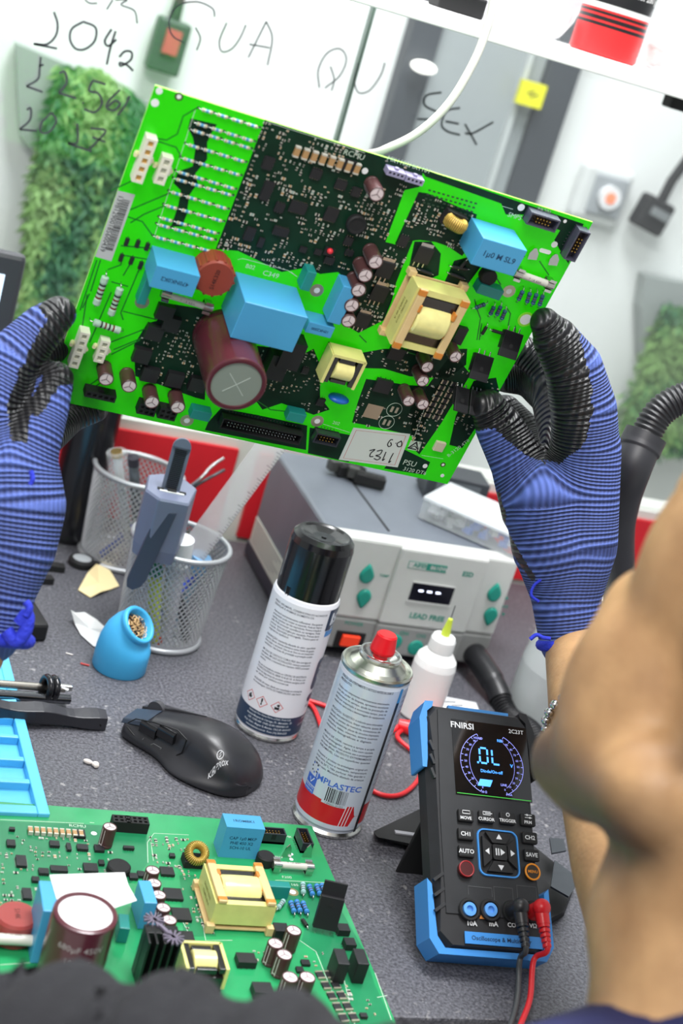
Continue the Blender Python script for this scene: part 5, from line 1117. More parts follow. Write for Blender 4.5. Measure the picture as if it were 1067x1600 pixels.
mb.add([F3(cxs-.0135, cys-.0215), F3(cxs-.003, cys-.0215), F3(cxs-.0005, cys-.016), F3(cxs-.011, cys-.016)], [(0, 1, 2, 3)], 1)
mb.strip([(cxs-.031, cys-.0290), (cxs+.031, cys-.0290)], .0005, F3, 2)
mb.build('screen_readout', [scr, scb, M('screen_green', (60, 170, 60), .4, emit=.5)], t)
mb = MB()
def mt(s_, px, py, sz, z=.0012, bold=.02, mb_=None, mi=0, sx=1):
    c = mp(px, py, z); (mb_ or mb).text(s_, sz, lambda a, b: Vector((c.x+a, c.y+b, z)), mi, bold, sx)
mt('FNIRSI', 722, 1134, .0068, .0018, .02, sx=1.05); mt('2C23T', 806, 1144, .0046, .0018, .01)
mt('10A', 737, 1443, .0050); mt('mA', 771, 1444, .0050); mt('COM', 803, 1446, .0046); mt('VΩ', 833, 1447, .0044)
mt('MOVE', 728, 1278, .0034, .0045); mt('CURSOR', 760, 1280, .0034, .0045); mt('TRIGGER', 793, 1282.5, .0034, .0045); mt('PRM', 825, 1285, .0034, .0045)
mt('CH1', 728, 1303, .0044, .0045); mt('CH2', 828, 1309, .0044, .0045); mt('AUTO', 729, 1330, .0044, .0045); mt('SAVE', 831, 1336, .0044, .0045)
mb.build('face_print', prt, t)
def key(px, py, w, h, label=None, m=None, name='key', ico=None):
    c = mp(px, py, .0035); o = MB().box((c.x, c.y, .0022), (w, h, .0040)).build(name, m or blackm, t, bevel=.0012, label=label)
    if ico is not None:
        im = MB()
        if ico in (0, 1): im.strip([(c.x-.003, c.y+.0012), (c.x+.003, c.y+.0012), (c.x+.003, c.y+.0035), (c.x-.003, c.y+.0035), (c.x-.003, c.y+.0012)], .0005, lambda a, b: Vector((a, b, .0043)))
        if ico == 1: im.strip([(c.x-.0015, c.y+.0024), (c.x+.0045, c.y+.0024)], .0005, lambda a, b: Vector((a, b, .0043)))
        if ico == 2: im.torus((c.x, c.y+.0024, .0043), .0013, .0004, n=12, k=4)
        if ico == 3: im.strip([(c.x-.003, c.y+.0014), (c.x+.003, c.y+.0014)], .0005, lambda a, b: Vector((a, b, .0043))).strip([(c.x-.003, c.y+.0034), (c.x+.003, c.y+.0034)], .0005, lambda a, b: Vector((a, b, .0043))).box((c.x-.001, c.y+.0034, .0043), (.0014, .0014, .0002)).box((c.x+.0012, c.y+.0014, .0043), (.0014, .0014, .0002))
        im.build('key_icon', prt, o)
    return o
for i, (px, py) in enumerate(((728, 1274), (760, 1276), (793, 1278.5), (825, 1281))): key(px, py, .0125, .0095, ico=i)
for px, py in ((728, 1303), (828, 1309), (729, 1330), (831, 1336)): key(px, py, .0125, .009)
c = mp(728, 1358, .003); MB().lathe([(.0062, .001), (.0062, .0038), (.0055, .0044), (.0001, .0044)], 24, 0, (c.x, c.y, 0)).build('power_key', M('key_dark_red', (70, 14, 18), .4), t, label='dark red round power key')
o = MB().torus((c.x, c.y, .0042), .0056, .0006, n=28, k=6).build('power_ring', M('key_red', (150, 30, 34), .4), t)
c = mp(831, 1363, .003); MB().lathe([(.0062, .001), (.0062, .0038), (.0055, .0044), (.0001, .0044)], 24, 0, (c.x, c.y, 0)).build('menu_key', M('key_dark', (44, 34, 20), .4), t, label='dark key with an orange ring')
mb = MB().torus((c.x, c.y, .0042), .0058, .0008, n=28, k=6).text('MENU', .0030, lambda a, b: Vector((c.x+a, c.y+b, .0046)), 0, .01).build('menu_ring', M('key_orange', (226, 140, 30), .4), t)
# navigation pad: blue rounded frame with four arrow keys and the centre key
c = mp(779, 1333, .002); W_, H_ = .0335, .0355
def rrect(w, h, r, n=6):
    P = []
    for cx_, cy_, a0 in ((w/2-r, h/2-r, 0), (-w/2+r, h/2-r, 90), (-w/2+r, -h/2+r, 180), (w/2-r, -h/2+r, 270)):
        for k in range(n+1): a = math.radians(a0+90*k/n); P.append((cx_+r*math.cos(a), cy_+r*math.sin(a)))
    return P
Ro = rrect(W_, H_, .006); Ri = rrect(W_-.0022, H_-.0022, .005); n = len(Ro)
mb = MB().add([(c.x+x, c.y+y, .0022) for x, y in Ro]+[(c.x+x, c.y+y, .0022) for x, y in Ri]+[(c.x+x*1.01, c.y+y*1.01, .0008) for x, y in Ro]+[(c.x+x, c.y+y, .0008) for x, y in Ri], [(i, (i+1) % n, n+(i+1) % n, n+i) for i in range(n)]+[(i, 2*n+i, 2*n+(i+1) % n, (i+1) % n) for i in range(n)]+[(n+i, n+(i+1) % n, 3*n+(i+1) % n, 3*n+i) for i in range(n)])
mb.build('key_frame', mblue, t)
w2, h2 = W_/2-.003, H_/2-.003
for k, (poly, tri) in enumerate((([(-w2+.003, h2), (w2-.003, h2), (.0055, .0068), (-.0055, .0068)], [(-.0024, .0098), (.0024, .0098), (0, .0136)]), ([(-w2+.003, -h2), (w2-.003, -h2), (.0055, -.0068), (-.0055, -.0068)], [(-.0024, -.0098), (.0024, -.0098), (0, -.0136)]),
    ([(-w2, h2-.003), (-w2, -h2+.003), (-.0068, -.0055), (-.0068, .0055)], [(-.0088, -.0024), (-.0088, .0024), (-.0122, 0)]), ([(w2, h2-.003), (w2, -h2+.003), (.0068, -.0055), (.0068, .0055)], [(.0088, -.0024), (.0088, .0024), (.0122, 0)]))):
    o = MB().prism([(c.x+x, c.y+y) for x, y in poly], .0008, .0042).build('arrow_key', blackm, t, bevel=.0008)
    MB().prism([(c.x+x, c.y+y) for x, y in tri], .0042, .0045).build('arrow_mark', prt, o)
o = MB().prism([(c.x+x, c.y+y) for x, y in rrect(.0115, .0115, .002)], .0008, .0044).build('centre_key', blackm, t, bevel=.0006)
MB().box((c.x-.0032, c.y, .0046), (.0009, .0052, .0003)).box((c.x-.0013, c.y, .0046), (.0009, .0052, .0003)).prism([(c.x+.0003, c.y-.0026), (c.x+.0040, c.y), (c.x+.0003, c.y+.0026)], .0044, .0047).build('centre_mark', prt, o)
# faint outlined print above the jacks
mb = MB()
for (x0_, y0_, x1_, y1_) in ((730, 1385, 768, 1402), (770, 1386, 801, 1412), (806, 1384, 838, 1408)):
    a = mp(x0_, y0_); b = mp(x1_, y1_); mb.strip([(a.x, b.y), (a.x, a.y), (b.x, a.y), (b.x, b.y)], .0004, lambda q, r_: Vector((q, r_, .0012)))
mb.build('jack_print', M('print_dim', (84, 86, 88), .6), t)
for px, py, full in ((733, 1421, 1), (766, 1422, 1), (801, 1424, 0), (834, 1425, 0)):
    c = mp(px, py, .002); MB().lathe([(.0078, .0005), (.0084, .0020), (.0078, .0032), (.0062, .0032), (.0058, .0012)], 28, 0, (c.x, c.y, 0), cap1=False).lathe([(.0058, .0012), (.0001, .0011)], 28, 0, (c.x, c.y, 0), cap0=False, cap1=False).build('jack', blackm, t)
    if full: MB().lathe([(.0050, .001), (.0050, .0036), (.0026, .0038), (.0024, .0018), (.0001, .0018)], 24, 0, (c.x, c.y, 0)).build('jack_insert', M('jack_blue', (96, 160, 230), .35), t)
for px, py in ((754, 1430), (820, 1433)):
    c = mp(px, py); MB().prism([(c.x-.0033, c.y-.003), (c.x+.0033, c.y-.003), (c.x, c.y+.0033)], .0009, .0012).build('hazard_mark', M('hazard_orange', (190, 120, 50), .5), t)
a = mp(725, 1466); b = mp(846, 1474)
mb = MB().box(((a.x+b.x)/2, (a.y+b.y)/2, .0012), (abs(b.x-a.x), .0085, .0008), 0); mt('Oscilloscope & Multimeter', 784, 1469, .0044, .0018, .012, mb, 1)
mb.build('name_strip', [mblue, M('strip_ink', (20, 40, 70), .6)], t)
for k in range(3): MB().box((-hw_+.0058, .052-.011*k, -.0008), (.010, .0022, .003), 0, rot('Z', 35)).box((-hw_+.0058, ml*.80+.011*k-.02, -.0008), (.008, .0020, .003), 0, rot('Z', -70)).build('grip_ridge', mmg, t)
# test lead plugs with cables: things plugged into the meter
def lead(name, lab, px, py, m, mcab, path):
    c = mp(px, py, .004); P = MO+ux*c.x+uy*c.y+un*.004
    tt = thing(name, lab, 'test lead', P)
    top_ = un*.011; dn = (-uy*.6+un*.15)
    mb = MB(); mb.cyl(un*-.002, un*.012, .0062, .0060, 20).ell(un*.012, (.0066, .0066, .0066), 0, 20)
    d = (-uy+un*.05+ux*.05).normalized(); mb.cyl(un*.011, un*.011+d*.012, .0055, .0048, 18)
    for k in range(5): mb.cyl(un*.011+d*(.012+.0035*k), un*.011+d*(.0142+.0035*k), .0044-.0003*k, .0044-.0003*k, 14)
    mb.build('plug', m, tt)
    s_ = un*.011+d*.010; path = [s_, un*.011+d*.030]+[p-P for p in path]
    MB().tube(catmull(path, 8), .0021, 12).build('cable', mcab, tt)
bk2 = M('lead_black', (34, 34, 37), .4); rd2 = M('lead_red', (222, 36, 44), .35)
lead('test_lead', 'black test lead plugged into the common jack of the multimeter', 801, 1424, bk2, M('cable_grey', (66, 68, 70), .45), [gz(812, 1500, TZ+.022), gz(808, 1560, TZ+.012), gz(796, 1605, TZ+.008), gz(770, 1665, TZ+.002)])
lead('test_lead', 'red test lead plugged into the right-hand jack of the multimeter', 834, 1425, rd2, rd2, [gz(834, 1500, TZ+.024), gz(828, 1560, TZ+.014), gz(812, 1605, TZ+.010), gz(792, 1665, TZ+.003)])

# black stand plate and metal clips left and right of the meter
def plate(name, pts, z0, z1, m, lab, cat):
    P = [gz(x, y, TZ+z0) for x, y in pts]; c = sum(P, Vector())/len(P); c.z = TZ
    o = MB().prism([(p.x-c.x, p.y-c.y) for p in P], z0, z1).build(name, m, bevel=.0008); o.location = c; return tag(o, lab, cat)
p = gz(640, 1300)
t = thing('folding_stand', 'black folding stand with a slot sticking out left and right behind the multimeter', 'stand', (p.x, p.y, TZ))
q = [gz(x, y, TZ+.012)-Vector((p.x, p.y, TZ)) for x, y in ((583, 1300), (668, 1258), (760, 1262), (900, 1375), (880, 1425), (850, 1440), (700, 1330), (590, 1308))]
lo = [Vector((v.x, v.y, .0005)) for v in (gz(x, y)-Vector((p.x, p.y, TZ)) for x, y in ((583, 1303), (668, 1275), (760, 1290), (895, 1392), (880, 1432), (852, 1450), (700, 1345), (600, 1312)))]
mb = MB(); n = len(q)
lo2 = [Vector((v.x, v.y, .003)) for v in lo]
mb.loft([lo, lo2, q], 0, True, True, False).build('plate', blackm, t)
v = gz(637, 1303, TZ+.0125)-Vector((p.x, p.y, TZ)); 
MB().box(v, (.022, .004, .0015), 0, rot('Z', -6)).build('slot', M('slot_light', (150, 150, 156), .5), t)
for k, (pts, lab) in enumerate(((((858, 1310), (880, 1312), (884, 1330), (862, 1334)), 'small dark steel clip beside the right edge of the multimeter'), (((866, 1345), (906, 1375), (888, 1402), (860, 1386)), 'larger notched steel bracket lying below the small clip'))):
    P = [gz(x, y, TZ+.032) for x, y in pts]; c = sum(P, Vector())/4
    mb = MB().prism([(u_.x-c.x, u_.y-c.y) for u_ in P], -.0008, .0008)
    o = mb.build('metal_bracket', M('dark_steel', (86, 90, 96), .3, .8)); o.location = c; tag(o, lab, 'bracket')

# red test probe behind
pA, pB, pC = gz(690, 1132), gz(655, 1152), gz(618, 1142)
t = thing('test_probe', 'red test probe with its cable looping behind the two aerosol cans', 'test probe', (pB.x, pB.y, TZ))
org = Vector((pB.x, pB.y, TZ)); up = Vector((0, 0, .008))
MB().tube([gz(700, 1145)+up-org, gz(668, 1152)+up-org, gz(640, 1150)+up-org, gz(618, 1143)+up-org], .0, 16, radii=[.0085, .0085, .0075, .005]).build('handle', rd2, t)
k = Vector((0, 0, .0025))
MB().tube(catmull([gz(622, 1144)+up-org, gz(600, 1150)+k-org, gz(560, 1135)+k-org, gz(510, 1108)+k-org, gz(480, 1098)+k-org], 8), .0021, 10).tube(catmull([gz(640, 1140)+k*2-org, gz(618, 1158)+k*2-org, gz(650, 1185)+k-org, gz(655, 1215)+k-org, gz(630, 1243)+k-org, gz(596, 1246)+k-org, gz(560, 1225)+k-org, gz(520, 1190)+k-org, gz(490, 1112)+k-org, gz(470, 1102)+k-org], 8), .0021, 10).build('cable', rd2, t)

# ---- computer mouse
A_ = gz(212, 1150); Bq = gz(368, 1226)
mo = Vector(((A_.x+Bq.x)/2, (A_.y+Bq.y)/2, TZ))
dv = Vector((Bq.x-A_.x, Bq.y-A_.y, 0)); ang = math.atan2(dv.y, dv.x)
t = thing('computer_mouse', 'black computer mouse with side buttons lying in front of the aerosol can', 'mouse', gz(300, 1186)+Vector((.0, .0, 0)), math.radians(-46))
ML = .118
def mring(x, w0, w1, h, flare, off=0):
    # cross-section at length x: left(near viewer) side is -y
    P = []
    sec = [(-w0-flare, 0), (-w0-flare*1.0, .004), (-w0-flare*.55, .008), (-w0*.86, .014), (-w0*.84, h*.66), (-w0*.70, h*.88), (-w0*.42, h*.98), (0, h*1.0), (w1*.45, h*.93), (w1*.78, h*.74), (w1*.97, h*.42), (w1, .006), (w1*.96, 0)]
    return [Vector((x, y+off, z)) for y, z in sec]
R_ = [mring(-.060, .020, .022, .014, 0), mring(-.057, .027, .028, .0185, 0), mring(-.042, .029, .031, .025, 0), mring(-.025, .028, .032, .031, .0), mring(-.012, .028, .032, .035, .003), mring(.0, .029, .033, .0385, .009), mring(.012, .031, .034, .040, .008), mring(.026, .033, .035, .0395, .004), mring(.040, .032, .034, .034, .001), mring(.050, .028, .030, .026, 0), mring(.057, .020, .022, .016, 0), mring(.060, .010, .012, .008, 0)]
mb = MB().loft(R_, 0, True, True, True)
mb.build('shell', M('mouse_black', (36, 36, 40), .36, noise_amt=.12, noise_scale=40), t, subd=2)
msb = M('mouse_gloss', (22, 22, 25), .2)
MB().loft([[Vector((x, y, z)) for y, z in ((-.0285, .016), (-.0292, .0245), (-.026, .027), (-.024, .016))] for x in (-.040, -.024)], 0, True, True, False).build('side_button', msb, t, bevel=.001)
MB().loft([[Vector((x, y, z)) for y, z in ((-.0280, .020), (-.0288, .0285), (-.025, .031), (-.023, .020))] for x in (-.023, -.007)], 0, True, True, False).build('side_button', msb, t, bevel=.001)
mb = MB()
for pts in (((-.052, .017), (-.046, .024), (-.028, .030), (-.006, .0345), (.004, .031)), ((-.052, .013), (-.040, .008), (-.020, .0075), (-.004, .010), (.003, .018), (.004, .031))):
    mb.tube([(x, -.0262-.0006, z) for x, z in pts], .0006, 6)
for pts in (((-.036, .008), (-.034, .012)), ((-.028, .008), (-.024, .012), (-.016, .012)), ((-.018, .008), (-.016, .012))): mb.tube([(x, -.0268, z) for x, z in pts], .0003, 5, 1)
mb.build('side_lines', [M('groove_black', (8, 8, 9), .5), M('line_grey', (120, 122, 124), .5)], t)
MB().cyl((-.046, .001, .022), (-.046, .006, .022), .008, n=24).build('scroll_wheel', M('wheel_grey', (62, 62, 66), .4), t)
MB().loft([[Vector((-.060+.001*0, .0035, .012)), Vector((-.060, .028, .011)), Vector((-.060, .028, .014)), Vector((-.060, .0035, .0185))], [Vector((-.030, .004, .027)), Vector((-.030, .0315, .016)), Vector((-.030, .0315, .019)), Vector((-.030, .004, .0315))], [Vector((-.004, .010, .033)), Vector((-.004, .0335, .018)), Vector((-.004, .0335, .021)), Vector((-.004, .010, .0365))]], 0, True, True, False).build('right_button', M('mouse_button', (46, 46, 50), .35), t, bevel=.001)
MB().loft([[Vector((-.0615, -.022, .010)), Vector((-.0615, -.001, .013)), Vector((-.0615, -.001, .0175)), Vector((-.0615, -.020, .0145))], [Vector((-.038, -.0255, .020)), Vector((-.038, -.001, .0225)), Vector((-.038, -.001, .0275)), Vector((-.038, -.0235, .0245))]], 0, True, True, False).build('left_button', M('mouse_button_blue', (46, 56, 70), .4), t, bevel=.001)
mb = MB(); zc = lambda x, y: .0395-.0-((x-.014)**2)*8-(y**2)*10
c = Vector((.040, -.012)); fm = lambda a, b: Vector((c.x+b, c.y-a*-1, 0))
def onshell(x, y):
    # approximate shell height from the cross-sections
    xs = [-.060, -.057, -.042, -.025, -.012, 0, .012, .026, .040, .050, .057, .060]; hs_ = [.014, .0185, .025, .031, .035, .0385, .040, .0395, .034, .026, .016, .008]
    for i in range(11):
        if xs[i] <= x <= xs[i+1]: hh = hs_[i]+(hs_[i+1]-hs_[i])*(x-xs[i])/(xs[i+1]-xs[i]); break
    return hh
# maker mark printed on the hump, laid onto the shell
from mathutils.bvhtree import BVHTree
_sh = [o_ for o_ in t.children if o_.name.startswith('shell')][0]
bpy.context.view_layer.update(); _dg = bpy.context.evaluated_depsgraph_get(); _bv = BVHTree.FromObject(_sh, _dg)
_inv = t.matrix_world.inverted()
_h, _, _, _ = _bv.ray_cast(_inv @ CP, (_inv.to_3x3() @ ray(344, 1184)).normalized())
if _h:
    _ca, _sa = math.cos(math.radians(44)), math.sin(math.radians(44))
    def ons(x, y):
        X_, Y_ = x*_ca-y*_sa, x*_sa+y*_ca; hh = _bv.ray_cast(Vector((_h.x+X_, _h.y+Y_, .1)), Vector((0, 0, -1)))[0]
        return (hh+Vector((0, 0, .0003))) if hh else Vector((_h.x, _h.y, _h.z))
    mb = MB(); mb.text('KBPROX', .0034, lambda x, y: ons(x, y-.0034), 0, .02)
    mb.strip([(.0026*math.cos(a*math.pi/10), .0026*math.sin(a*math.pi/10)+.0018) for a in range(21)], .0005, ons).strip([(.0009, .0036), (-.0006, .0019), (.0007, .0019), (-.0007, .0001)], .0005, ons)
    mb.build('maker_mark', M('mark_pale', (190, 190, 194), .5), t)
# ---- blue tip cleaner pot
p = gz(184, 1056)+Vector((.003, .016, 0)); t = thing('tip_cleaner', 'light blue silicone tip cleaner pot with its tilted mouth full of brass wool', 'tip cleaner', p)
rings = []; base_r = .0245
lean = Vector((.62, -.62, 0)).normalized()
for z, r, til, off in ((0, .0235, 0, 0), (.0015, .0245, 0, 0), (.018, .0245, 0, 0), (.026, .0240, 10, .0005), (.034, .0222, 22, .0015), (.040, .0195, 33, .003), (.0435, .0175, 40, .0048), (.0450, .0170, 42, .006), (.0460, .0178, 43, .007), (.0485, .0180, 43, .0095), (.0498, .0165, 43, .0105), (.0488, .0140, 43, .0098), (.0300, .0125, 43, -.006)):
    axis = Vector((-lean.y, lean.x, 0)); Rm = Matrix.Rotation(math.radians(til), 3, axis)
    rings.append([Vector((0, 0, z))+lean*off+Rm @ Vector((r*math.cos(2*math.pi*k/40), r*math.sin(2*math.pi*k/40), 0)) for k in range(40)])
MB().loft(rings, 0, True, True).build('pot', M('silicone_blue', (66, 172, 226), .45), t)
mb = MB(); rnd = random.Random(3); axis = Vector((-lean.y, lean.x, 0)); Rm = Matrix.Rotation(math.radians(43), 3, axis); cc = Vector((0, 0, .0435))+lean*.0052
for k in range(140):
    a = rnd.uniform(0, 2*math.pi); r = .0118*math.sqrt(rnd.random()); c = cc+Rm @ Vector((r*math.cos(a), r*math.sin(a), rnd.uniform(-.001, .0035))); 
    b = rnd.uniform(0, 6.28); pts = [c+Vector((.0016*math.cos(b+j*.9), .0016*math.sin(b+j*.9), .0006*j-.001)) for j in range(5)]
    mb.tube(pts, .00032, 4, rnd.choice((0, 0, 1)))
o = mb.build('brass_wool', [M('brass_wool', (238, 200, 146), .35, .8), M('dark_wool', (70, 40, 28), .4, .6)], t); o['kind'] = 'stuff'
MB().loft([[cc+Rm @ Vector((.0122*math.cos(2*math.pi*k/24), .0122*math.sin(2*math.pi*k/24), -.001)) for k in range(24)], [cc+Rm @ Vector((.012*math.cos(2*math.pi*k/24), .012*math.sin(2*math.pi*k/24), -.0016)) for k in range(24)]], 0).build('inner_floor', M('pot_inside', (20, 22, 26), .7), t)

# ---- mesh pen cups
def pen_cup(loc, label, r0=.0395, r1=.0455, h=.100):
    t = thing('pen_cup', label, 'pen cup', loc, 0, None)
    mb = MB(); n = 50; seg_ = 22; turn = 2*math.pi/n*13
    for s_ in (-1, 1):
        for k in range(n):
            pts = []
            for j in range(seg_+1):
                f = j/seg_; r = r0+(r1-r0)*f; a = 2*math.pi*k/n+s_*turn*f; pts.append(Vector((r*math.cos(a), r*math.sin(a), .006+(h-.008)*f)))
            mb.tube(pts, .00082, 4, 0, False)
    mb.build('mesh_wall', silver, t)
    MB().torus((0, 0, h), r1+.0006, .0026, n=56, k=10).build('rim', silver, t)
    mb = MB().torus((0, 0, .0032), r0+.0006, .0030, n=56, k=10).lathe([(r0+.0008, .003), (r0+.0012, .009), (r0-.0002, .009), (r0-.0006, .003)], 56, cap0=False, cap1=False).lathe([(.0001, .0015), (r0, .0015), (r0, .0025), (.0001, .0025)], 40, cap0=False, cap1=False)
    mb.build('base', silver, t); return t
cp1 = Vector((.361, 1.222, TZ)); cp2 = Vector((.346, 1.385, TZ))
pen_cup(cp1, 'front silver wire-mesh pen cup behind the blue tip cleaner pot'); pen_cup(cp2, 'back silver wire-mesh pen cup, half hidden behind the front one')
def rod(name, lab, cat, a, b, r, mats, tipfn=None, group=None):
    a = Vector(a); b = Vector(b); t = thing(name, lab, cat, a); d = b-a
    MB().cyl((0, 0, 0), d, r, n=18).build('barrel', mats, t, bevel=.0004)
    if tipfn: tipfn(t, d)
    return t
def pencap(m, f0=.82, k=1.12, r=.005):
    def fn(t, d): MB().cyl(d*f0, d*1.01, r*k, n=18).build('cap', m, t, bevel=.0006)
    return fn
def base_in(c, dx, dy, z=.004): return c+Vector((dx, dy, z))
# contents of the front cup
rul = bpy.data.materials.new('ruler_plastic'); rul.use_nodes = True; _b = rul.node_tree.nodes['Principled BSDF']; _b.inputs['Base Color'].default_value = (.80, .76, .80, 1); _b.inputs['Alpha'].default_value = .55; _b.inputs['Roughness'].default_value = .2
a = base_in(cp1, -.018, .004); b = dp(428, 690, 1.36)
t = thing('ruler', 'clear scratched plastic ruler leaning out of the front pen cup to the right', 'ruler', a); d = (b-a)*1.12; x_, y_, z_ = frame_from_z(d)
side = (CX*.93-CU*.12); side = (side-z_*side.dot(z_)).normalized(); nn = z_.cross(side)
Mx = Matrix((side, nn, z_)).transposed()
MB().box(d/2, (.026, .0022, d.length), 0, Mx).build('blade', rul, t, bevel=.0004)
mb = MB()
for k in range(64):
    q_ = z_*(d.length*(.18+.0125*k)); w = .0055 if k % 5 == 0 else .003
    mb.box(q_+side*(.013-w/2)-nn*.0012, (w, .0001, .0004), 0, Mx)
mb.build('scale_marks', ink, t)
a = base_in(cp1, .006, -.004); b = dp(283, 842, 1.355)
t = thing('marker', 'white capped marker standing in the front pen cup', 'marker', a); d = b-a
MB().cyl((0, 0, 0), d*.75, .0085, .0095, n=28).build('barrel', M('marker_body', (214, 214, 222), .35), t); MB().cyl(d*.75, d, .0128, .0125, n=32).build('cap', M('marker_cap', (238, 238, 242), .35), t, bevel=.0012)
rod('pen', 'dark grey pen standing in the front pen cup', 'pen', base_in(cp1, .026, -.012), cp1+Vector((-.004, .014, .088)), .0042, M('pen_dark', (34, 36, 42), .35), pencap(M('pen_cap_dark', (20, 20, 24), .3), r=.0042))
rod('pen', 'blue pen lying low inside the front pen cup', 'pen', base_in(cp1, -.020, -.016), cp1+Vector((.024, .004, .070)), .0042, M('pen_blue', (60, 84, 190), .35), pencap(M('pen_cap_blue', (40, 60, 170), .3), r=.0042))
rod('highlighter', 'yellow-green highlighter visible through the front pen cup mesh', 'highlighter', base_in(cp1, -.008, -.022), cp1+Vector((-.022, -.010, .080)), .0062, M('hl_lime', (188, 206, 60), .4), pencap(M('hl_green', (40, 130, 90), .4), r=.0062))
rod('glue_stick', 'pale blue tube at the right inside the front pen cup', 'tube', base_in(cp1, .012, .018), cp1+Vector((.024, .006, .084)), .0095, M('tube_pale_blue', (170, 206, 226), .4), pencap(M('tube_cap_blue', (128, 176, 220), .4), r=.0095))
# grey plastic tool hooked over the front cup
q0 = dp(268, 765, 1.315); 
ax = (Vector((0, 0, 1))).normalized()
e_r = Vector((math.cos(math.radians(-8)), math.sin(math.radians(-8)), 0)); e_b = Vector((-e_r.y, e_r.x, 0))
t = thing('cable_tie_tool', 'slate grey plastic tie tool standing in the front pen cup with a long tongue outside', 'hand tool', mat=Matrix(((e_r.x, e_b.x, 0, q0.x), (e_r.y, e_b.y, 0, q0.y), (e_r.z, e_b.z, 1, q0.z), (0, 0, 0, 1))))
hexa = [(-.0235, -.012), (-.0205, .026), (-.008, .036), (.014, .034), (.0245, .016), (.015, -.026), (-.012, -.028)]
mb = MB().loft([[Vector((x*.92, y*.92, -.062)) for x, y in hexa], [Vector((x, y, -.050)) for x, y in hexa], [Vector((x, y, -.002)) for x, y in hexa], [Vector((x*.95, y*.95, 0)) for x, y in hexa]], 0, True, True, False)
mb.build('housing', [M('tool_grey', (112, 118, 142), .4)], t, bevel=.0015)
mb = MB().loft([[Vector((-.0115+dx, y, z)) for dx, y in ((0, -.0255), (.0165, -.0255), (.0165, -.0215), (0, -.0215))] for z in (-.004, -.05)], 0).build('front_plate', M('tool_dark', (56, 64, 82), .4), t)
tp = [Vector((-.004, -.030, -.020)), Vector((-.008, -.033, -.055)), Vector((-.012, -.035, -.090))]
mb = MB(); 
P = [(-.0085, 0), (.0085, 0), (.0085, -.068), (.0060, -.075), (0, -.078), (-.006, -.075), (-.0085, -.068)]
d1 = Vector((-.20, -.04, 1)).normalized(); s1 = Vector((1, -.1, .2)).normalized(); 
fr = [Vector((-.002, -.027, -.012))+s1*x+Vector((.17, .05, 1))*y for x, y in P]; bkk = [v+Vector((0, .004, 0)) for v in fr]; n = len(P)
mb.add(fr+bkk, [tuple(reversed(range(n))), tuple(range(n, 2*n))]+[(i, (i+1) % n, n+(i+1) % n, n+i) for i in range(n)]); mb.build('tongue', M('tool_dark', (56, 64, 82), .4), t, bevel=.0006)
s0 = Vector((-.001, .0, -.002)); dd_ = Vector((.02, .10, 1)).normalized(); xx = Vector((1, 0, -.02)).normalized(); yy_ = dd_.cross(xx)
Ms = Matrix((xx, yy_, dd_)).transposed()
mb = MB().box(s0+dd_*.021, (.0165, .003, .042), 0, Ms).cyl(s0+dd_*.042-yy_*.0015, s0+dd_*.042+yy_*.0015, .00825, n=24)
mb.build('strap', M('strap_grey', (98, 106, 126), .4), t)
mb = MB()
for k in range(22): mb.box(s0+dd_*(.004+.0017*k)-yy_*.0018, (.0105, .0010, .0009), 0, Ms)
mb.build('strap_teeth', M('teeth_dark', (22, 26, 34), .4), t)
mb = MB().box((0, -.008, .0004), (.022, .0025, .001), 0).box((0, -.003, .0006), (.008, .010, .002), 1); [mb.box((x, -.004, .0004), (.006, .004, .0012), 1) for x in (-.010, .010)]
mb.build('pawl', [white, blackm], t)
# contents of the back cup
a = base_in(cp2, .012, -.012); b = dp(182, 706, 1.47); t = thing('transparent_pen', 'clear plastic tube with a brass end in the back pen cup', 'tube', a); d = b-a
MB().cyl((0, 0, 0), d, .0105, n=24).build('tube', clear, t); MB().cyl(d*.2, d*.99, .0045, n=14).build('core', M('tube_core', (200, 202, 206), .4), t); MB().cyl(d*.96, d*1.01, .0058, n=16).build('brass_end', M('brass_end', (200, 170, 110), .3, .8), t)
rod('pen', 'grey metal pen standing in the back pen cup', 'pen', base_in(cp2, .022, -.01), dp(208, 716, 1.46), .0054, M('pen_grey', (110, 116, 122), .35, .5), pencap(M('pen_cap_grey', (52, 50, 60), .3), .94, 1.1, .0054))
rod('pen', 'blue pen slanting inside the back pen cup', 'pen', base_in(cp2, -.02, -.01), cp2+Vector((.024, -.006, .062)), .004, M('pen_blue2', (70, 96, 196), .35), pencap(M('pen_cap_blue', (40, 60, 170), .3), r=.004))
a = base_in(cp2, -.012, .01); t = thing('tweezers', 'steel tweezers with open tips sticking out of the back pen cup', 'tweezers', a)
b1 = dp(349, 716, 1.50)-a; b2 = dp(351, 734, 1.49)-a; m_ = (dp(308, 752, 1.48)-a)
MB().tube(catmull([Vector((0, 0, 0)), m_*.6, m_, (m_+b1)/2+Vector((0, 0, .003)), b1], 6), .0016, 8).tube(catmull([Vector((.002, 0, 0)), m_*.6+Vector((.002, 0, 0)), m_+Vector((.002, 0, -.003)), b2], 6), .0016, 8, 1).build('arms', [metal, M('tweezer_dark', (92, 92, 96), .35, .8)], t)

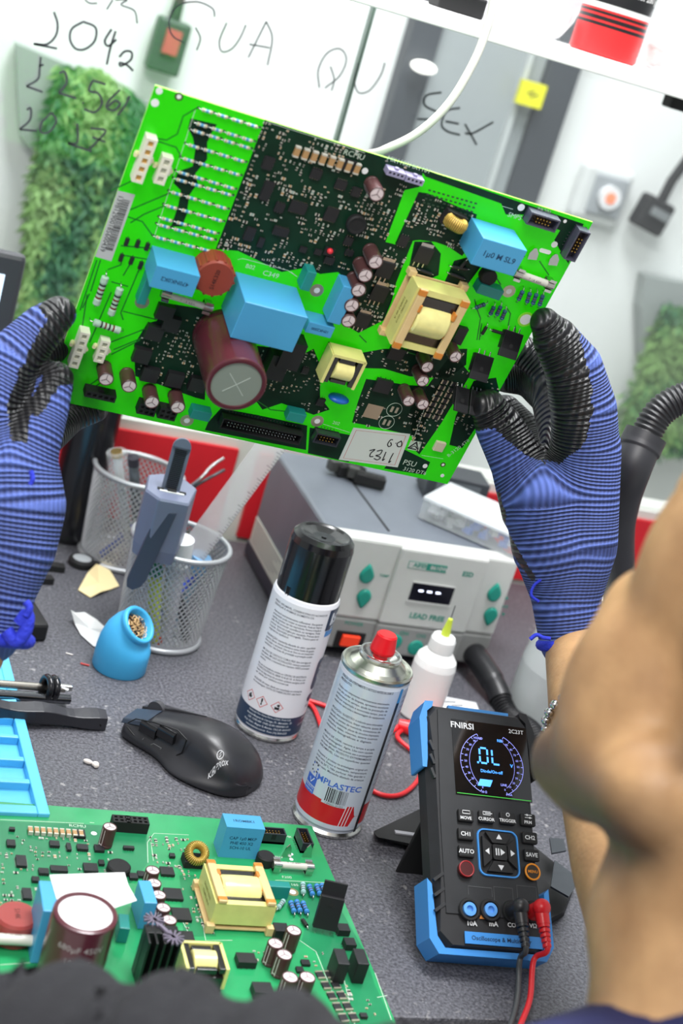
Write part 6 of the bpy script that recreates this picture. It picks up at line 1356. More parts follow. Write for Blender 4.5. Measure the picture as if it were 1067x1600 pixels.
# ---- small things at the left of the bench
def sheet(name, pts, zs, m, lab, cat, curl=None, th=.0005):
    P = [gz(x, y, TZ+z) for (x, y), z in zip(pts, zs)]; c = sum(P, Vector())/len(P); c.z = TZ
    n = len(P); mid = sum(P, Vector())/n; mid.z = TZ+max(.0006, (sum(zs)/n)*.6)
    vs = [p-c for p in P]+[mid-c]; vs2 = [v+Vector((0, 0, th)) for v in vs]
    fs = [(i, (i+1) % n, n) for i in range(n)]; fs = [tuple(reversed(f)) for f in fs]+[tuple(i+n+1 for i in f) for f in fs]+[(i, i+n+1, (i+1) % n+n+1, (i+1) % n) for i in range(n)]
    mb = MB(); mb.add(vs+vs2, fs); o = mb.build(name, m, bevel=0); o.location = c
    o.modifiers.new('sub', 'SUBSURF').render_levels = 1
    o.modifiers['sub'].subdivision_type = 'SIMPLE'; return tag(o, lab, cat)
t = None
pp = [(122, 922), (137, 895), (152, 880), (172, 892), (186, 916), (170, 922), (158, 925), (141, 934)]
sheet('paper_note', pp, [.001, .010, .004, .003, .001, .002, .004, .001], M('note_yellow', (240, 220, 168), .6), 'torn yellow paper scrap left of the pen cups', 'paper')
sheet('paper_scrap', [(111, 954), (118, 958), (132, 957), (150, 968), (168, 984), (172, 995), (160, 1012), (146, 1010), (126, 992), (117, 975)], [.012, .008, .004, .003, .008, .002, .001, .001, .001, .002], M('scrap_white', (236, 236, 236), .5), 'crumpled white paper left of the blue tip cleaner pot', 'paper')
p = gz(143, 1196); o = MB().ell((-.003, .002, .002), (.0042, .002, .002), 0, 12, rot('Z', -25)).ell((.0025, -.001, .0022), (.003, .0026, .0022)).ell((.003, -.0032, .002), (.0022, .0014, .002)).build('putty_piece', M('putty_white', (232, 222, 214), .5)); o.location = p; tag(o, 'small white curled piece of putty left of the computer mouse', 'putty')
p = gz(134, 1040); o = MB().cyl((-.004, .001, .001), (.003, -.001, .001), .0008, n=8).ell((-.004, .001, .001), .0011).build('wire_offcut', M('offcut_red', (190, 60, 56), .5)); o.location = p; tag(o, 'tiny red wire offcut left of the blue pot', 'wire offcut')
p = gz(108, 1023); o = MB().cyl((-.003, .001, .0008), (.003, -.001, .0008), .0007, n=8).build('wire_offcut', M('offcut_white', (220, 214, 210), .5)); o.location = p; tag(o, 'tiny white offcut on the bench left of the white paper scrap', 'wire offcut')
p = gz(247, 1014); o = MB().box((0, 0, .006), (.0032, .002, .012)).build('plastic_clip', M('clip_orange', (226, 70, 40), .5)); o.location = p; tag(o, 'small orange-red plastic strip standing beside the front pen cup base', 'clip')
p = gz(135, 884); t = thing('loupe', 'small black and silver loupe lying left of the back pen cup', 'loupe', p+Vector((-.006, .0, 0)), .2)
MB().lathe([(.012, 0), (.0135, .002), (.0135, .006), (.012, .008)], 32).build('ring', blackm, t); MB().lathe([(.0118, .0078), (.0001, .0088)], 32, cap0=False).build('lens', M('lens_grey', (170, 174, 178), .15), t); MB().box((.020, -.003, .004), (.016, .006, .005)).build('handle', blackm, t, bevel=.001)
for i, (px, py, r_, lab) in enumerate(((78, 890, -20, 'upper of the two black pronged plugs beside the left glove'), (60, 910, -8, 'lower of the two black pronged plugs beside the left glove'))):
    p = gz(px, py); t = thing('plug_connector', lab, 'connector', p, math.radians(r_+20), 'pronged plugs by the left glove')
    MB().box((.004, 0, .0035), (.020, .010, .007)).build('body', blackm, t, bevel=.001)
    for y in (-.003, .003): MB().box((-.010, y, .0035), (.009, .0022, .0022)).build('prong', M('prong_white', (214, 214, 206), .4), t)
p = gz(44, 985); o = MB().box((0, 0, .009), (.030, .075, .018)).build('black_case', blackm, bevel=.003); o.location = (p.x-.008, p.y+.015, TZ); o.rotation_euler = (0, 0, math.radians(12)); tag(o, 'black case half hidden behind the cuff of the left glove', 'case')

# blue silicone tray
e0 = gz(3, 1010); e1_ = gz(73, 1279); ed = (e0-e1_); ed.z = 0; Lr = ed.length; ed.normalize(); sd = Vector((ed.y, -ed.x, 0))
if sd.x < 0: sd = -sd
TRO = e1_.copy(); TRO.z = TZ
# local frame: x to the right edge (x=0 is the right edge), y along the edge
Mt = Matrix(((sd.x, ed.x, 0, TRO.x), (sd.y, ed.y, 0, TRO.y), (0, 0, 1, TZ), (0, 0, 0, 1)))
t = thing('silicone_tray', 'light blue silicone tray with compartments at the left edge of the bench', 'tray', mat=Mt)
traym = M('tray_blue', (92, 190, 236), .42, noise_amt=.03, noise_scale=20)
ys = [(.004, .032), (.038, .062), (.068, .094), (.099, .122)]
mb = MB(); y0, y1_ = -.006, Lr+.006; W_ = .20; hR = .0085
mb.box((-W_/2, (y0+y1_)/2, .001), (W_, y1_-y0, .002), 0)
mb.box((-.0045, (y0+y1_)/2, hR/2), (.009, y1_-y0, hR), 0)
edges = [y0]+[v for a_, b_ in ys for v in (a_, b_)]+[y1_]
for k in range(0, len(edges), 2):
    a_, b_ = edges[k], edges[k+1]; mb.box((-.009-(W_-.009)/2, (a_+b_)/2, hR/2), (W_-.009, b_-a_, hR), 0)
for a_, b_ in ys: mb.box((-.062, (a_+b_)/2, hR/2), (.004, b_-a_, hR), 0)
mb.build('tray_body', traym, t, bevel=.0012)
# black plastic handle, metal tubes lying over the tray
HQ = 0.012
P0 = gz(-40, 1108, TZ+HQ); P1 = gz(163, 1130, TZ+.004)
t = thing('pry_tool', 'long black wavy-edged plastic pry tool lying over the tray edge', 'hand tool', P1); d = P0-P1; d.z = HQ-.004
n = 16; top = []; s_ = Vector((-d.y, d.x, 0)).normalized()
if s_.y < 0: s_ = -s_
rings = []
for k in range(n+1):
    f = k/n; c = d*f; w = .0062+.0010*math.sin(f*14); hgt = .013+.0012*math.sin(f*14+1)
    rings.append([c-s_*w+Vector((0, 0, -.0035)), c+s_*w+Vector((0, 0, -.0035)), c+s_*w+Vector((0, 0, hgt-.004)), c-s_*(w*.9)+Vector((0, 0, hgt-.006))])
MB().loft(rings, 0, True, True, False).build('shaft', M('pry_black', (44, 44, 50), .38), t, bevel=.0008)
MB().cyl(d*.055-s_*.0066+Vector((0, 0, .001)), d*.055-s_*.0055+Vector((0, 0, .001)), .0015, n=14).build('hole', M('slot_dark', (2, 2, 2), .8), t)
P0 = gz(-40, 1082, TZ+.016); P1 = gz(108, 1093, TZ+.007)
t = thing('solder_sucker', 'metal tubes with a black ring clamp lying across the tray', 'hand tool', P1); d = P0-P1; s_ = Vector((-d.y, d.x, 0)).normalized(); s_ = s_ if s_.y > 0 else -s_
MB().tube([Vector((0, 0, 0)), d], .0042, 16).build('lower_tube', M('tube_chrome', (120, 122, 126), .2, 1), t)
MB().tube([s_*.010+d*.02+Vector((0, 0, .004)), s_*.010+d+Vector((0, 0, .004))], .0034, 16).build('upper_tube', M('tube_light', (206, 200, 190), .25, 1), t)
cR = s_*.006+d*.17+Vector((0, 0, .006)); MB().torus(cR, .0085, .0032, d.normalized(), 32, 8).torus(cR+d.normalized()*.006, .0090, .0030, d.normalized(), 32, 8).build('ring_clamp', M('clamp_black', (26, 26, 30), .2), t)
MB().box(s_*.009+d*.03+Vector((0, 0, .006)), (.014, .004, .005)).build('lever', tin, t, bevel=.001)
P0 = gz(-40, 1098, TZ+.010); P1 = gz(24, 1097, TZ+.010)
o = MB().tube([P1*0, P0-P1], .0024, 10).build('blue_rod', traym); o.location = P1; tag(o, 'short light blue rod end lying between the tubes and the black pry tool', 'rod')
# monitor and black column at the left
a = gy(43, 402, 1.39); b = gy(6, 530, 1.39)
t = thing('monitor', 'small dark framed screen with a lit display at the left edge', 'monitor', (a.x, 1.39, a.z))
w_, h_ = .22, .15
MB().box((-w_/2, .008, -h_/2), (w_, .016, h_), 0).build('bezel', M('bezel_dark', (58, 58, 64), .4), t, bevel=.005)
MB().box((-w_/2, -.0006, -h_/2-.001), (w_-.034, .001, h_-.040), 0).build('screen', M('screen_glow', (200, 220, 240), .3, emit=.9), t)
mb = MB(); [mb.box((-.045-.03*k, -.0014, -.065-.02*(k % 2)), (.024, .0008, .016)) for k in range(5)]; mb.build('screen_windows', M('screen_panes', (126, 160, 200), .3, emit=.6), t)
MB().box((-w_/2, .030, -h_*.9), (.05, .02, .30)).build('stand_post', blackm, t, bevel=.003)
zb_ = -(a.z-TZ)
MB().box((-w_/2, .045, zb_+.008), (.14, .09, .014)).build('stand_foot', blackm, t, bevel=.003)
p = gz(110, 852)
t = thing('black_cylinder', 'tall glossy black cylinder standing on the bench behind the left glove', 'container', (p.x-.002, p.y+.02, TZ))
MB().lathe([(.016, 0), (.0225, .002), (.0245, .007), (.025, .012), (.0265, .195), (.0262, .200), (.022, .203)], 48).build('body', M('cyl_black', (22, 22, 26), .22, noise_amt=.3, noise_scale=25), t)
MB().lathe([(.0272, .185), (.0276, .187), (.0276, .205), (.026, .208), (.0001, .208)], 48).build('lid', M('cyl_lid', (34, 34, 38), .3), t)
# fume hose arm at the right edge
pts = [dp(1120, 610, 1.22), dp(1067, 622, 1.22), dp(1030, 645, 1.22), dp(1004, 690, 1.22), dp(985, 735, 1.22), dp(970, 780, 1.25), dp(962, 830, 1.30), dp(965, 900, 1.38), dp(975, 960, 1.44)]
W0 = pts[4]; t = thing('hose_arm', 'black ribbed hose arm with a collar rising behind the right glove', 'hose', pts[8])
cv = catmull([p_-pts[8] for p_ in pts], 24); acc = 0; rad = []
for i, p_ in enumerate(cv):
    if i: acc += (cv[i]-cv[i-1]).length
    rad.append(.0125+.0009*math.sin(acc/.0040*2*math.pi) if i < 68 else .0130)
MB().tube(cv[:70], 0, 20, radii=rad[:70]).build('ribbed_hose', hoseb, t)
MB().tube(cv[66:], 0, 24, radii=[.0180]*14+[.0168]*(len(cv)-66-14)).build('collar', M('collar_black', (44, 44, 48), .45), t)
cl = pts[8]; MB().tube([Vector((0, 0, 0)), Vector((0, .0, TZ+.02-cl.z)), Vector((0, 0, TZ-cl.z))], 0, 24, radii=[.0168, .0168, .03]).build('arm_foot', M('collar_black', (44, 44, 48), .45), t)

# ------------------------------------------------------------------ the person
def capsule(mb, a, b, ra, rb, n=20):
    a = Vector(a); b = Vector(b); d = (b-a); L = d.length
    if L < 1e-5: return mb.ell(a, ra, 0, n)
    x, y, z = frame_from_z(d); rings = []
    for k in range(1, 6):
        t = math.pi/2*(k/6); rings.append((a-z*ra*math.cos(t), ra*math.sin(t)))
    for k in range(0, 6):
        f = k/5; rings.append((a+d*f, ra+(rb-ra)*f))
    for k in range(1, 6):
        t = math.pi/2*(k/6); rings.append((b+z*rb*math.sin(t), rb*math.cos(t)))
    return mb.loft([[c+x*(r*math.cos(2*math.pi*i/n))+y*(r*math.sin(2*math.pi*i/n)) for i in range(n)] for c, r in rings])
def remesh(mb, voxel, smooth, it2=0):
    me = mb.build('tmp', [], mesh_only=True); o = bpy.data.objects.new('tmp', me); COL.objects.link(o)
    m = o.modifiers.new('r', 'REMESH'); m.mode = 'VOXEL'; m.voxel_size = voxel; m.use_smooth_shade = True
    s = o.modifiers.new('s', 'SMOOTH'); s.factor = .5; s.iterations = smooth
    dg = bpy.context.evaluated_depsgraph_get(); dg.update()
    out = bpy.data.meshes.new_from_object(o.evaluated_get(dg)); bpy.data.objects.remove(o); return out
def link_mesh(name, me, mats, parent, label=None):
    me.name = name; me.materials.clear()
    for m in mats: me.materials.append(m)
    for p in me.polygons: p.use_smooth = True
    o = bpy.data.objects.new(name, me); COL.objects.link(o); o.parent = parent
    if label: o['label'] = label
    return o
# skin with stubble driven by a painted-on beard mask (a property of the skin)
skin = bpy.data.materials.new('skin'); skin.use_nodes = True; nt = skin.node_tree; b = nt.nodes['Principled BSDF']
b.inputs['Roughness'].default_value = .5; b.inputs['Subsurface Weight'].default_value = .12; b.inputs['Subsurface Radius'].default_value = (.01, .005, .003); b.inputs['Subsurface Scale'].default_value = .3
at = nt.nodes.new('ShaderNodeAttribute'); at.attribute_name = 'beard'
tc = nt.nodes.new('ShaderNodeTexCoord'); n1 = nt.nodes.new('ShaderNodeTexNoise'); n1.inputs['Scale'].default_value = 35; n1.inputs['Detail'].default_value = 5; nt.links.new(tc.outputs['Object'], n1.inputs['Vector'])
r1_ = nt.nodes.new('ShaderNodeValToRGB'); r1_.color_ramp.elements[0].position = .3; r1_.color_ramp.elements[1].position = .7; r1_.color_ramp.elements[0].color = lin((158, 120, 82))+(1,); r1_.color_ramp.elements[1].color = lin((188, 148, 104))+(1,)
nt.links.new(n1.outputs[0], r1_.inputs[0])
mx = nt.nodes.new('ShaderNodeMix'); mx.data_type = 'RGBA'; nt.links.new(at.outputs['Fac'], mx.inputs[0]); nt.links.new(r1_.outputs[0], mx.inputs[6]); mx.inputs[7].default_value = lin((46, 38, 34))+(1,)
nt.links.new(mx.outputs[2], b.inputs['Base Color'])
bp = nt.nodes.new('ShaderNodeBump'); bp.inputs['Strength'].default_value = .3; bp.inputs['Distance'].default_value = .001
n2 = nt.nodes.new('ShaderNodeTexNoise'); n2.inputs['Scale'].default_value = 300; nt.links.new(tc.outputs['Object'], n2.inputs['Vector']); nt.links.new(n2.outputs[0], bp.inputs['Height']); nt.links.new(bp.outputs[0], b.inputs['Normal'])

HC = Vector((.402, .512, 1.138))            # head centre
PER = thing('person', 'person in a navy shirt at the right, back turned, holding up the green board', 'person', (.44, .42, .0))
PO = Vector((.44, .42, .0))
FD = Vector((math.cos(math.radians(98)), math.sin(math.radians(98)), .10)).normalized()   # facing
LT = Vector((0, 0, 1)).cross(FD).normalized(); UP = FD.cross(LT).normalized()
_r = math.radians(6); LT, UP = LT*math.cos(_r)+UP*math.sin(_r), UP*math.cos(_r)-LT*math.sin(_r)
HR = Matrix((FD, LT, UP)).transposed()      # local x fwd, y left, z up
HO = dp(1283, 1022, .66)
def hd(f, l, u): return HO+(FD*f*1.08+LT*l*1.08+UP*u*1.27)/1000 - PO
body = MB()
def he(f, l, u, rf, rl, ru): body.ell(hd(f, l, u), (rf*.00108, rl*.00108, ru*.00127), 0, 28, HR)
he(-8, 0, 48, 92, 74, 78); he(-22, 0, 20, 84, 72, 78); he(46, 0, 62, 56, 64, 62); he(30, 0, -20, 50, 55, 62); he(42, 0, -58, 40, 42, 34); he(62, 0, -76, 22, 24, 20)
he(72, 0, 24, 22, 47, 14)      # brow
for s_ in (-1, 1): he(40, s_*40, 12, 34, 26, 46)
he(57, 34, -26, 27, 23, 22); he(57, -34, -26, 27, 23, 22)     # cheekbones
capsule(body, hd(82, 0, 4), hd(101, 0, -26), .008, .012, 16); he(93, 11, -29, 10, 8, 8); he(93, -11, -29, 10, 8, 8)
he(80, 0, -50, 16, 22, 6); he(79, 0, -59, 14, 20, 6)           # lips
capsule(body, hd(-8, 54, -62), hd(66, 24, -98), .026, .022); capsule(body, hd(-8, -54, -62), hd(66, -24, -98), .026, .022)
for s_ in (-1, 1): he(34, s_*34, -56, 34, 34, 46); he(50, s_*26, -88, 28, 26, 24); he(42, s_*38, -46, 36, 29, 44)
he(60, 0, -96, 20, 26, 16); he(48, 0, -68, 40, 47, 46); he(52, 24, -60, 30, 30, 46); he(52, -24, -60, 30, 30, 46)  # jaw line
for s_ in (-1, 1):
    body.ell(hd(-28, s_*75, -8), (.017, .007, .030), 0, 18, HR); body.ell(hd(66, s_*31, 2), (.015, .016, .014), 0, 16, HR)
NK = dp(1130, 1745, .66)-PO; shL = dp(700, 1920, .58)-PO; shR = NK+Vector((.19, -.02, -.04))
capsule(body, hd(-18, 0, -30), hd(-28, 0, -110), .060, .056); capsule(body, hd(-28, 0, -100), NK, .056, .066)
capsule(body, NK, shL, .060, .056); capsule(body, NK, shR, .060, .056)
for z, rx in ((.82, .10), (.72, .095), (.60, .095), (.50, .10)):
    capsule(body, Vector((-.10, -.04, z)), Vector((.10, -.04, z)), rx, rx)
# arms
wrR = dp(903, 1012, 1.125)-PO; fR1 = dp(925, 1130, 1.05)-PO; fR2 = dp(985, 1350, .95)-PO; elR = dp(1060, 1560, .86)-PO
capsule(body, wrR, fR1, .026, .031); capsule(body, fR1, fR2, .031, .039); capsule(body, fR2, elR, .039, .042); capsule(body, elR, shR, .044, .052)
wrL = dp(-50, 1010, .955)-PO; fL1 = dp(-170, 1190, .88)-PO; elL = dp(-330, 1530, .76)-PO
capsule(body, wrL, fL1, .026, .032); capsule(body, fL1, elL, .033, .042); _a1, _a2, _a3 = dp(-140, 1690, .67)-PO, dp(150, 1730, .63)-PO, dp(430, 1810, .60)-PO
capsule(body, elL, _a1, .040, .038); capsule(body, _a1, _a2, .038, .038); capsule(body, _a2, _a3, .038, .042); capsule(body, _a3, shL, .042, .052)
me = remesh(body, .0035, 24)
o = link_mesh('body', me, [skin], PER)
att = me.attributes.new('beard', 'FLOAT', 'POINT')
jawpts = [hd(-8, 58, -40), hd(20, 50, -66), hd(62, 22, -84), hd(72, 0, -84), hd(40, 36, -84), hd(-4, 62, -60)]
vals = []
for v in me.vertices:
    d = v.co-(HO-PO); f, l, u = d.dot(FD)*1000, d.dot(LT)*1000, d.dot(UP)*1000
    k = 0
    if -45 < f < 110 and -160 < u < -20 and abs(l) < 90:
        line = -62-(f*.25 if f > 0 else f*.3)
        k = max(0, 1-abs(u-(line-44))/34)*(1 if f > -20 else max(0, (f+45)/25)); k = min(.75, k*1.0)
        if f > 60: k = max(k, .55*min(1, max(0, (-80-u)/30)))
    vals.append(k)
att.data.foreach_set('value', vals)
# short dark hair on the crown and eyes
hair = MB(); hair.ell(hd(-26, 0, 58), (.086, .075, .074), 0, 28, HR).ell(hd(-40, 0, 22), (.070, .073, .070), 0, 28, HR)
link_mesh('hair', remesh(hair, .004, 3), [M('hair_black', (26, 22, 20), .6, bump=.6, bump_scale=500)], PER)
for s_ in (-1, 1): MB().ell(hd(69, s_*30, 2), .0135, 0, 18).build('eye', M('eye_white', (225, 220, 215), .2), PER)
for s_ in (-1, 1): MB().tube([hd(85, s_*14, 22), hd(83, s_*28, 26), hd(72, s_*42, 22)], .0026, 8).build('eyebrow', M('hair_black', (26, 22, 20), .6), PER)
# navy shirt
navy = M('navy_cloth', (26, 30, 78), .75, noise_amt=.35, noise_scale=16, bump=.5, bump_scale=60)
sh = MB()
capsule(sh, NK+Vector((0, 0, -.012)), shL+Vector((0, 0, -.004)), .070, .066); capsule(sh, NK+Vector((0, 0, -.012)), shR+Vector((0, 0, -.004)), .070, .066)
for z, rx in ((.82, .112), (.72, .108), (.60, .108), (.50, .112)): capsule(sh, Vector((-.10, -.04, z)), Vector((.10, -.04, z)), rx, rx)
capsule(sh, shR, shR.lerp(elR, .5), .062, .056)
capsule(sh, NK+Vector((0, 0, .012)), NK+Vector((0, 0, -.05)), .068, .085)
shirt = link_mesh('shirt', remesh(sh, .0045, 5), [navy], PER, 'navy patterned shirt with raised collar')
# black sleeve on the left upper arm, with folds
sl = MB()
sa = dp(-60, 1640, .62)-PO; 
path = [shL+Vector((.02, 0, 0)), dp(430, 1775, .60)-PO, dp(240, 1722, .62)-PO, dp(60, 1690, .64)-PO, dp(-140, 1668, .67)-PO, elL.lerp(fL1, .15)]
rads = [.062, .054, .050, .048, .047, .046]
for k in range(len(path)-1): capsule(sl, path[k], path[k+1], rads[k], rads[k+1])
me = remesh(sl, .0035, 3)
for v in me.vertices:
    p = v.co; nrm = v.normal
    ax_ = (path[3]-path[1]).normalized(); s_ = p.dot(ax_)
    k = .0060*noise.noise(Vector((s_*18+p.z*14, p.z*7, p.y*7)))+.0055*math.sin(s_*120+p.z*20+1.5*noise.noise(p*8))
    v.co = p+nrm*k
me.update(); link_mesh('sleeve', me, [M('black_cloth', (22, 22, 27), .9, noise_amt=.12, noise_scale=20, bump=.4, bump_scale=400)], PER, 'loose black sleeve with folds on the near arm')
# bracelet of steel beads
br_ = MB(); c = dp(925, 1126, 1.052)-PO; ax_ = (fR2-fR1).normalized(); x_, y_, z_ = frame_from_z(ax_)
for k in range(26): a = 2*math.pi*k/26; br_.ell(c+x_*(.0335*math.cos(a))+y_*(.0335*math.sin(a)), .0036, 0, 12)
o = br_.build('bracelet', M('steel_bead', (200, 200, 202), .12, 1), PER)

# gloves ------------------------------------------------------------
def glove_mat():
    def base(name, c0, c1, rough, freq, strength):
        m = bpy.data.materials.new(name); m.use_nodes = True; nt = m.node_tree; b = nt.nodes['Principled BSDF']; b.inputs['Roughness'].default_value = rough
        a = nt.nodes.new('ShaderNodeAttribute'); a.attribute_name = 'rib'
        mu = nt.nodes.new('ShaderNodeMath'); mu.operation = 'MULTIPLY'; mu.inputs[1].default_value = freq; nt.links.new(a.outputs['Fac'], mu.inputs[0])
        si = nt.nodes.new('ShaderNodeMath'); si.operation = 'SINE'; nt.links.new(mu.outputs[0], si.inputs[0])
        a2 = nt.nodes.new('ShaderNodeAttribute'); a2.attribute_name = 'across'
        mu2 = nt.nodes.new('ShaderNodeMath'); mu2.operation = 'MULTIPLY'; mu2.inputs[1].default_value = freq*.9; nt.links.new(a2.outputs['Fac'], mu2.inputs[0])
        si2 = nt.nodes.new('ShaderNodeMath'); si2.operation = 'SINE'; nt.links.new(mu2.outputs[0], si2.inputs[0])
        mm = nt.nodes.new('ShaderNodeMath'); mm.operation = 'MULTIPLY_ADD'; mm.inputs[1].default_value = .28; nt.links.new(si2.outputs[0], mm.inputs[0]); nt.links.new(si.outputs[0], mm.inputs[2])
        bp = nt.nodes.new('ShaderNodeBump'); bp.inputs['Strength'].default_value = strength; bp.inputs['Distance'].default_value = .0012; nt.links.new(mm.outputs[0], bp.inputs['Height']); nt.links.new(bp.outputs[0], b.inputs['Normal'])
        mr = nt.nodes.new('ShaderNodeMapRange'); mr.inputs['From Min'].default_value = -1.2; mr.inputs['From Max'].default_value = 1.0; nt.links.new(mm.outputs[0], mr.inputs['Value'])
        tc = nt.nodes.new('ShaderNodeTexCoord'); nz = nt.nodes.new('ShaderNodeTexNoise'); nz.inputs['Scale'].default_value = 30; nz.inputs['Detail'].default_value = 4; nt.links.new(tc.outputs['Object'], nz.inputs['Vector'])
        mm3 = nt.nodes.new('ShaderNodeMath'); mm3.operation = 'MULTIPLY_ADD'; mm3.inputs[1].default_value = .7; mm3.inputs[2].default_value = -.35; nt.links.new(nz.outputs[0], mm3.inputs[0])
        ad = nt.nodes.new('ShaderNodeMath'); ad.operation = 'ADD'; ad.use_clamp = True; nt.links.new(mr.outputs[0], ad.inputs[0]); nt.links.new(mm3.outputs[0], ad.inputs[1])
        mx = nt.nodes.new('ShaderNodeMix'); mx.data_type = 'RGBA'; nt.links.new(ad.outputs[0], mx.inputs[0]); mx.inputs[6].default_value = lin(c0)+(1,); mx.inputs[7].default_value = lin(c1)+(1,)
        nt.links.new(mx.outputs[2], b.inputs['Base Color']); return m
    return base('knit_blue', (30, 42, 90), (88, 110, 186), .8, 1900, .9), base('nitrile_black', (12, 12, 14), (34, 34, 37), .38, 1700, .8), M('cuff_blue', (34, 50, 190), .8, bump=.8, bump_scale=300)
GM = glove_mat()
def glove(name, label, chains, axis_pts, black_polys, blackchains, cuff_c, cuff_d, cuff_r):
    """chains: list of [ (point, radius), ... ]"""
    mb = MB()
    for ch in chains:
        for k in range(len(ch)-1): capsule(mb, ch[k][0]-PO, ch[k+1][0]-PO, ch[k][1], ch[k+1][1])
    me = remesh(mb, .0019, 6)
    # rib coordinate: length along the nearest chain
    segs = []
    for ci, ch in enumerate(chains):
        acc = ch[0][2] if len(ch[0]) > 2 else 0
        for k in range(len(ch)-1):
            a, b_ = ch[k][0]-PO, ch[k+1][0]-PO; L = (b_-a).length; segs.append((a, b_-a, L, acc, ch[k][1], ch[k+1][1], ci)); acc += L
    rib = []; acr = []; own = []
    for v in me.vertices:
        p = v.co; W_ = 0; S_ = 0; best = 9; bo = 0
        for a, d, L, acc, ra, rb, ci in segs:
            t_ = max(0, min(1, (p-a).dot(d)/(L*L+1e-12))); dist = (p-a-d*t_).length-(ra+(rb-ra)*t_)
            w = math.exp(-max(-.01, dist)/.0035); W_ += w; tt = (p-a).dot(d)/(L*L+1e-12) if 0 else t_; S_ += w*(acc+L*tt)
            if dist < best: best = dist; bo = ci
        rib.append(S_/W_); own.append(bo); q = p.dot(CX)*.9+p.dot(CF)*.45; acr.append(q)
    a1 = me.attributes.new('rib', 'FLOAT', 'POINT'); a1.data.foreach_set('value', rib); a2 = me.attributes.new('across', 'FLOAT', 'POINT'); a2.data.foreach_set('value', acr)
    o = link_mesh(name, me, list(GM[:2]), PER, label)
    for f in me.polygons:
        c = f.center+PO; x, y = pj(c); i0 = own[f.vertices[0]]
        wob = 5*noise.noise(c*120)
        facing = f.normal.dot(CP-c) > 0
        blk = i0 in blackchains or any(inpoly(P, x+wob, y+wob) for P in black_polys if facing)
        f.material_index = 1 if blk else 0
    MB().torus(cuff_c-PO, cuff_r, .0042, cuff_d, 40, 10).build('cuff_hem', GM[2], o)
    return o
def P(px, py, d, r, acc=None): return (dp(px, py, d), r*d/FPX) if acc is None else (dp(px, py, d), r*d/FPX, acc)
# depth of the board plane along a ray
def bd_(fr, px, py, w=0):
    o, a, b, n = fr; r = ray(px, py); return ((o+n*w-CP).dot(n))/r.dot(n)
D = lambda px, py, w: bd_(HB, px, py, w/1000)
RG = [
 [P(892, 1000, 1.125, 50, 0), P(884, 930, 1.125, 55), P(872, 850, 1.12, 74), P(862, 780, 1.115, 74)],
 [P(884, 930, 1.125, 55, .03), P(905, 850, 1.115, 60), P(908, 770, 1.11, 60), P(915, 700, 1.105, 56)],
 [P(915, 720, 1.105, 54, .14), P(912, 640, 1.095, 52), P(896, 575, 1.085, 46), P(868, 530, 1.078, 36), P(851, 504, 1.07, 24)],
 [P(840, 790, 1.12, 60, .10), P(808, 720, 1.12, 44), P(780, 668, 1.118, 38), P(762, 636, 1.112, 29)],
 [P(895, 700, 1.125, 50, .13), P(865, 620, 1.16, 36), P(828, 590, 1.185, 30), P(790, 590, 1.185, 24)],
 [P(880, 660, 1.15, 40, .13), P(850, 575, 1.16, 28), P(818, 548, 1.160, 24), P(785, 545, 1.165, 20)],
 [P(860, 740, 1.16, 40, .13), P(830, 680, 1.20, 26), P(790, 640, 1.215, 24), P(755, 640, 1.215, 20)],
]
blkR = [[(812, 470), (880, 480), (905, 520), (922, 590), (926, 640), (915, 690), (893, 716), (868, 722), (848, 715), (835, 690), (822, 650), (795, 625), (840, 600), (816, 560), (812, 500)],
 [(715, 600), (800, 600), (822, 660), (842, 700), (850, 722), (828, 715), (800, 695), (775, 672), (715, 672)], [(770, 770), (784, 770), (792, 830), (835, 900), (828, 905), (790, 850)]]
glove('glove', 'blue knitted glove with black coated fingers on the right hand', RG, None, blkR, {4, 5, 6}, dp(892, 1003, 1.125), dp(884, 930, 1.125)-dp(892, 1003, 1.125), 47*1.125/FPX)
lw = HB
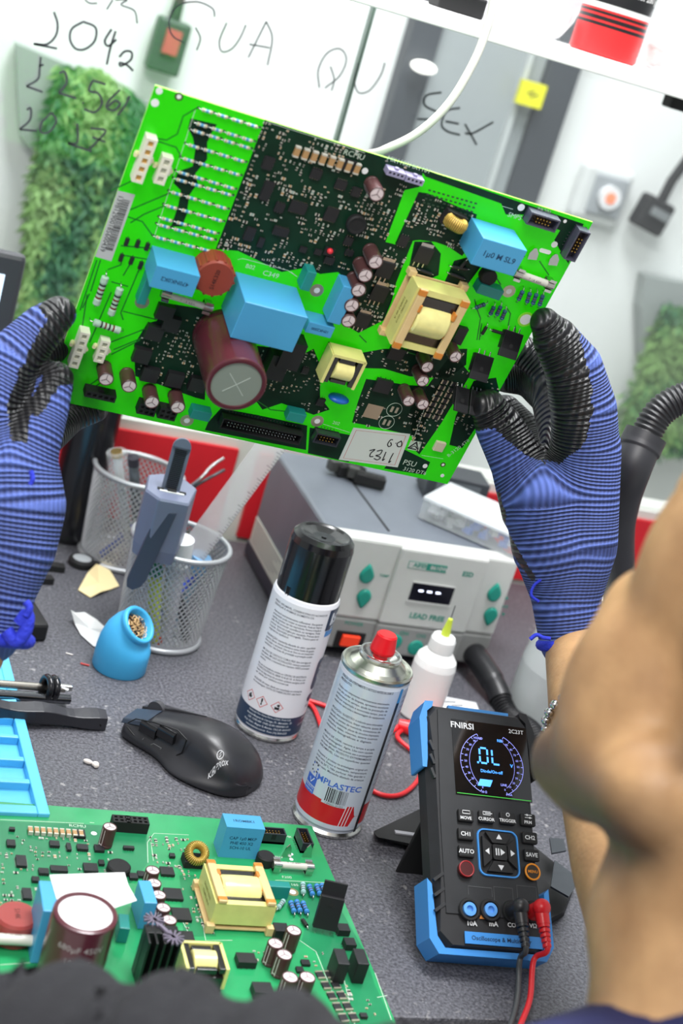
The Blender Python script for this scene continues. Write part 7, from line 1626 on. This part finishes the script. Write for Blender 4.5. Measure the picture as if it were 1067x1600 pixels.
LG = [
 [P(-20, 985, .955, 55, 0), P(-5, 920, .955, 62), P(15, 850, .955, 74), P(25, 790, .955, 78), P(20, 740, .955, 74)],
 [P(-60, 900, .955, 60, .02), P(-60, 800, .955, 70), P(-55, 700, .955, 64)],
 [P(-40, 740, .95, 66, .10), P(-25, 640, .95, 58), P(20, 560, .955, 44), P(66, 512, .962, 36), P(92, 490, .966, 28)],
 [P(22, 770, .95, 62, .09), P(50, 690, .955, 46), P(74, 628, .962, 36), P(88, 592, .966, 28)],
 [P(-20, 700, .985, 50, .12), P(40, 620, 1.015, 38), P(100, 590, 1.045, 30), P(150, 590, 1.05, 24)],
 [P(-30, 660, .985, 46, .12), P(40, 560, 1.005, 34), P(100, 530, 1.025, 28), P(150, 530, 1.03, 22)],
 [P(0, 760, .985, 46, .10), P(60, 690, 1.025, 34), P(110, 650, 1.055, 26), P(150, 640, 1.06, 20)],
]
blkL = [[(75, 500), (60, 480), (98, 445), (130, 470), (118, 500), (108, 535), (80, 570), (58, 590), (50, 630), (40, 690), (18, 690), (10, 640), (20, 600), (38, 560), (60, 525)],
 [(70, 575), (90, 540), (125, 560), (118, 600), (95, 600), (78, 625), (55, 650), (45, 640)]]
glove('glove', 'blue knitted glove with black coated fingertips on the left hand', LG, None, blkL, {4, 5, 6}, dp(-14, 990, .955), dp(-5, 920, .955)-dp(-20, 985, .955), 60*.955/FPX)
# loose threads of the cuffs
rag = MB(); q = lambda x, y, d: dp(x, y, d)-PO
rag.tube(catmull([q(860, 998, 1.10), q(848, 996, 1.10), q(838, 992, 1.10), q(828, 999, 1.10)], 5), .0016, 8).tube(catmull([q(846, 905, 1.10), q(834, 915, 1.10), q(830, 930, 1.10), q(842, 940, 1.10)], 5), .0012, 7)
rag.tube(catmull([q(30, 975, .93), q(43, 960, .93), q(40, 985, .93), q(25, 1003, .93), q(10, 985, .93)], 5), .0045, 8).tube(catmull([q(40, 940, .925), q(46, 950, .925), q(40, 962, .925)], 5), .0025, 7).tube(catmull([q(48, 735, .91), q(51, 748, .91), q(47, 757, .91)], 5), .0016, 7)
rag.build('loose_threads', GM[2], PER)
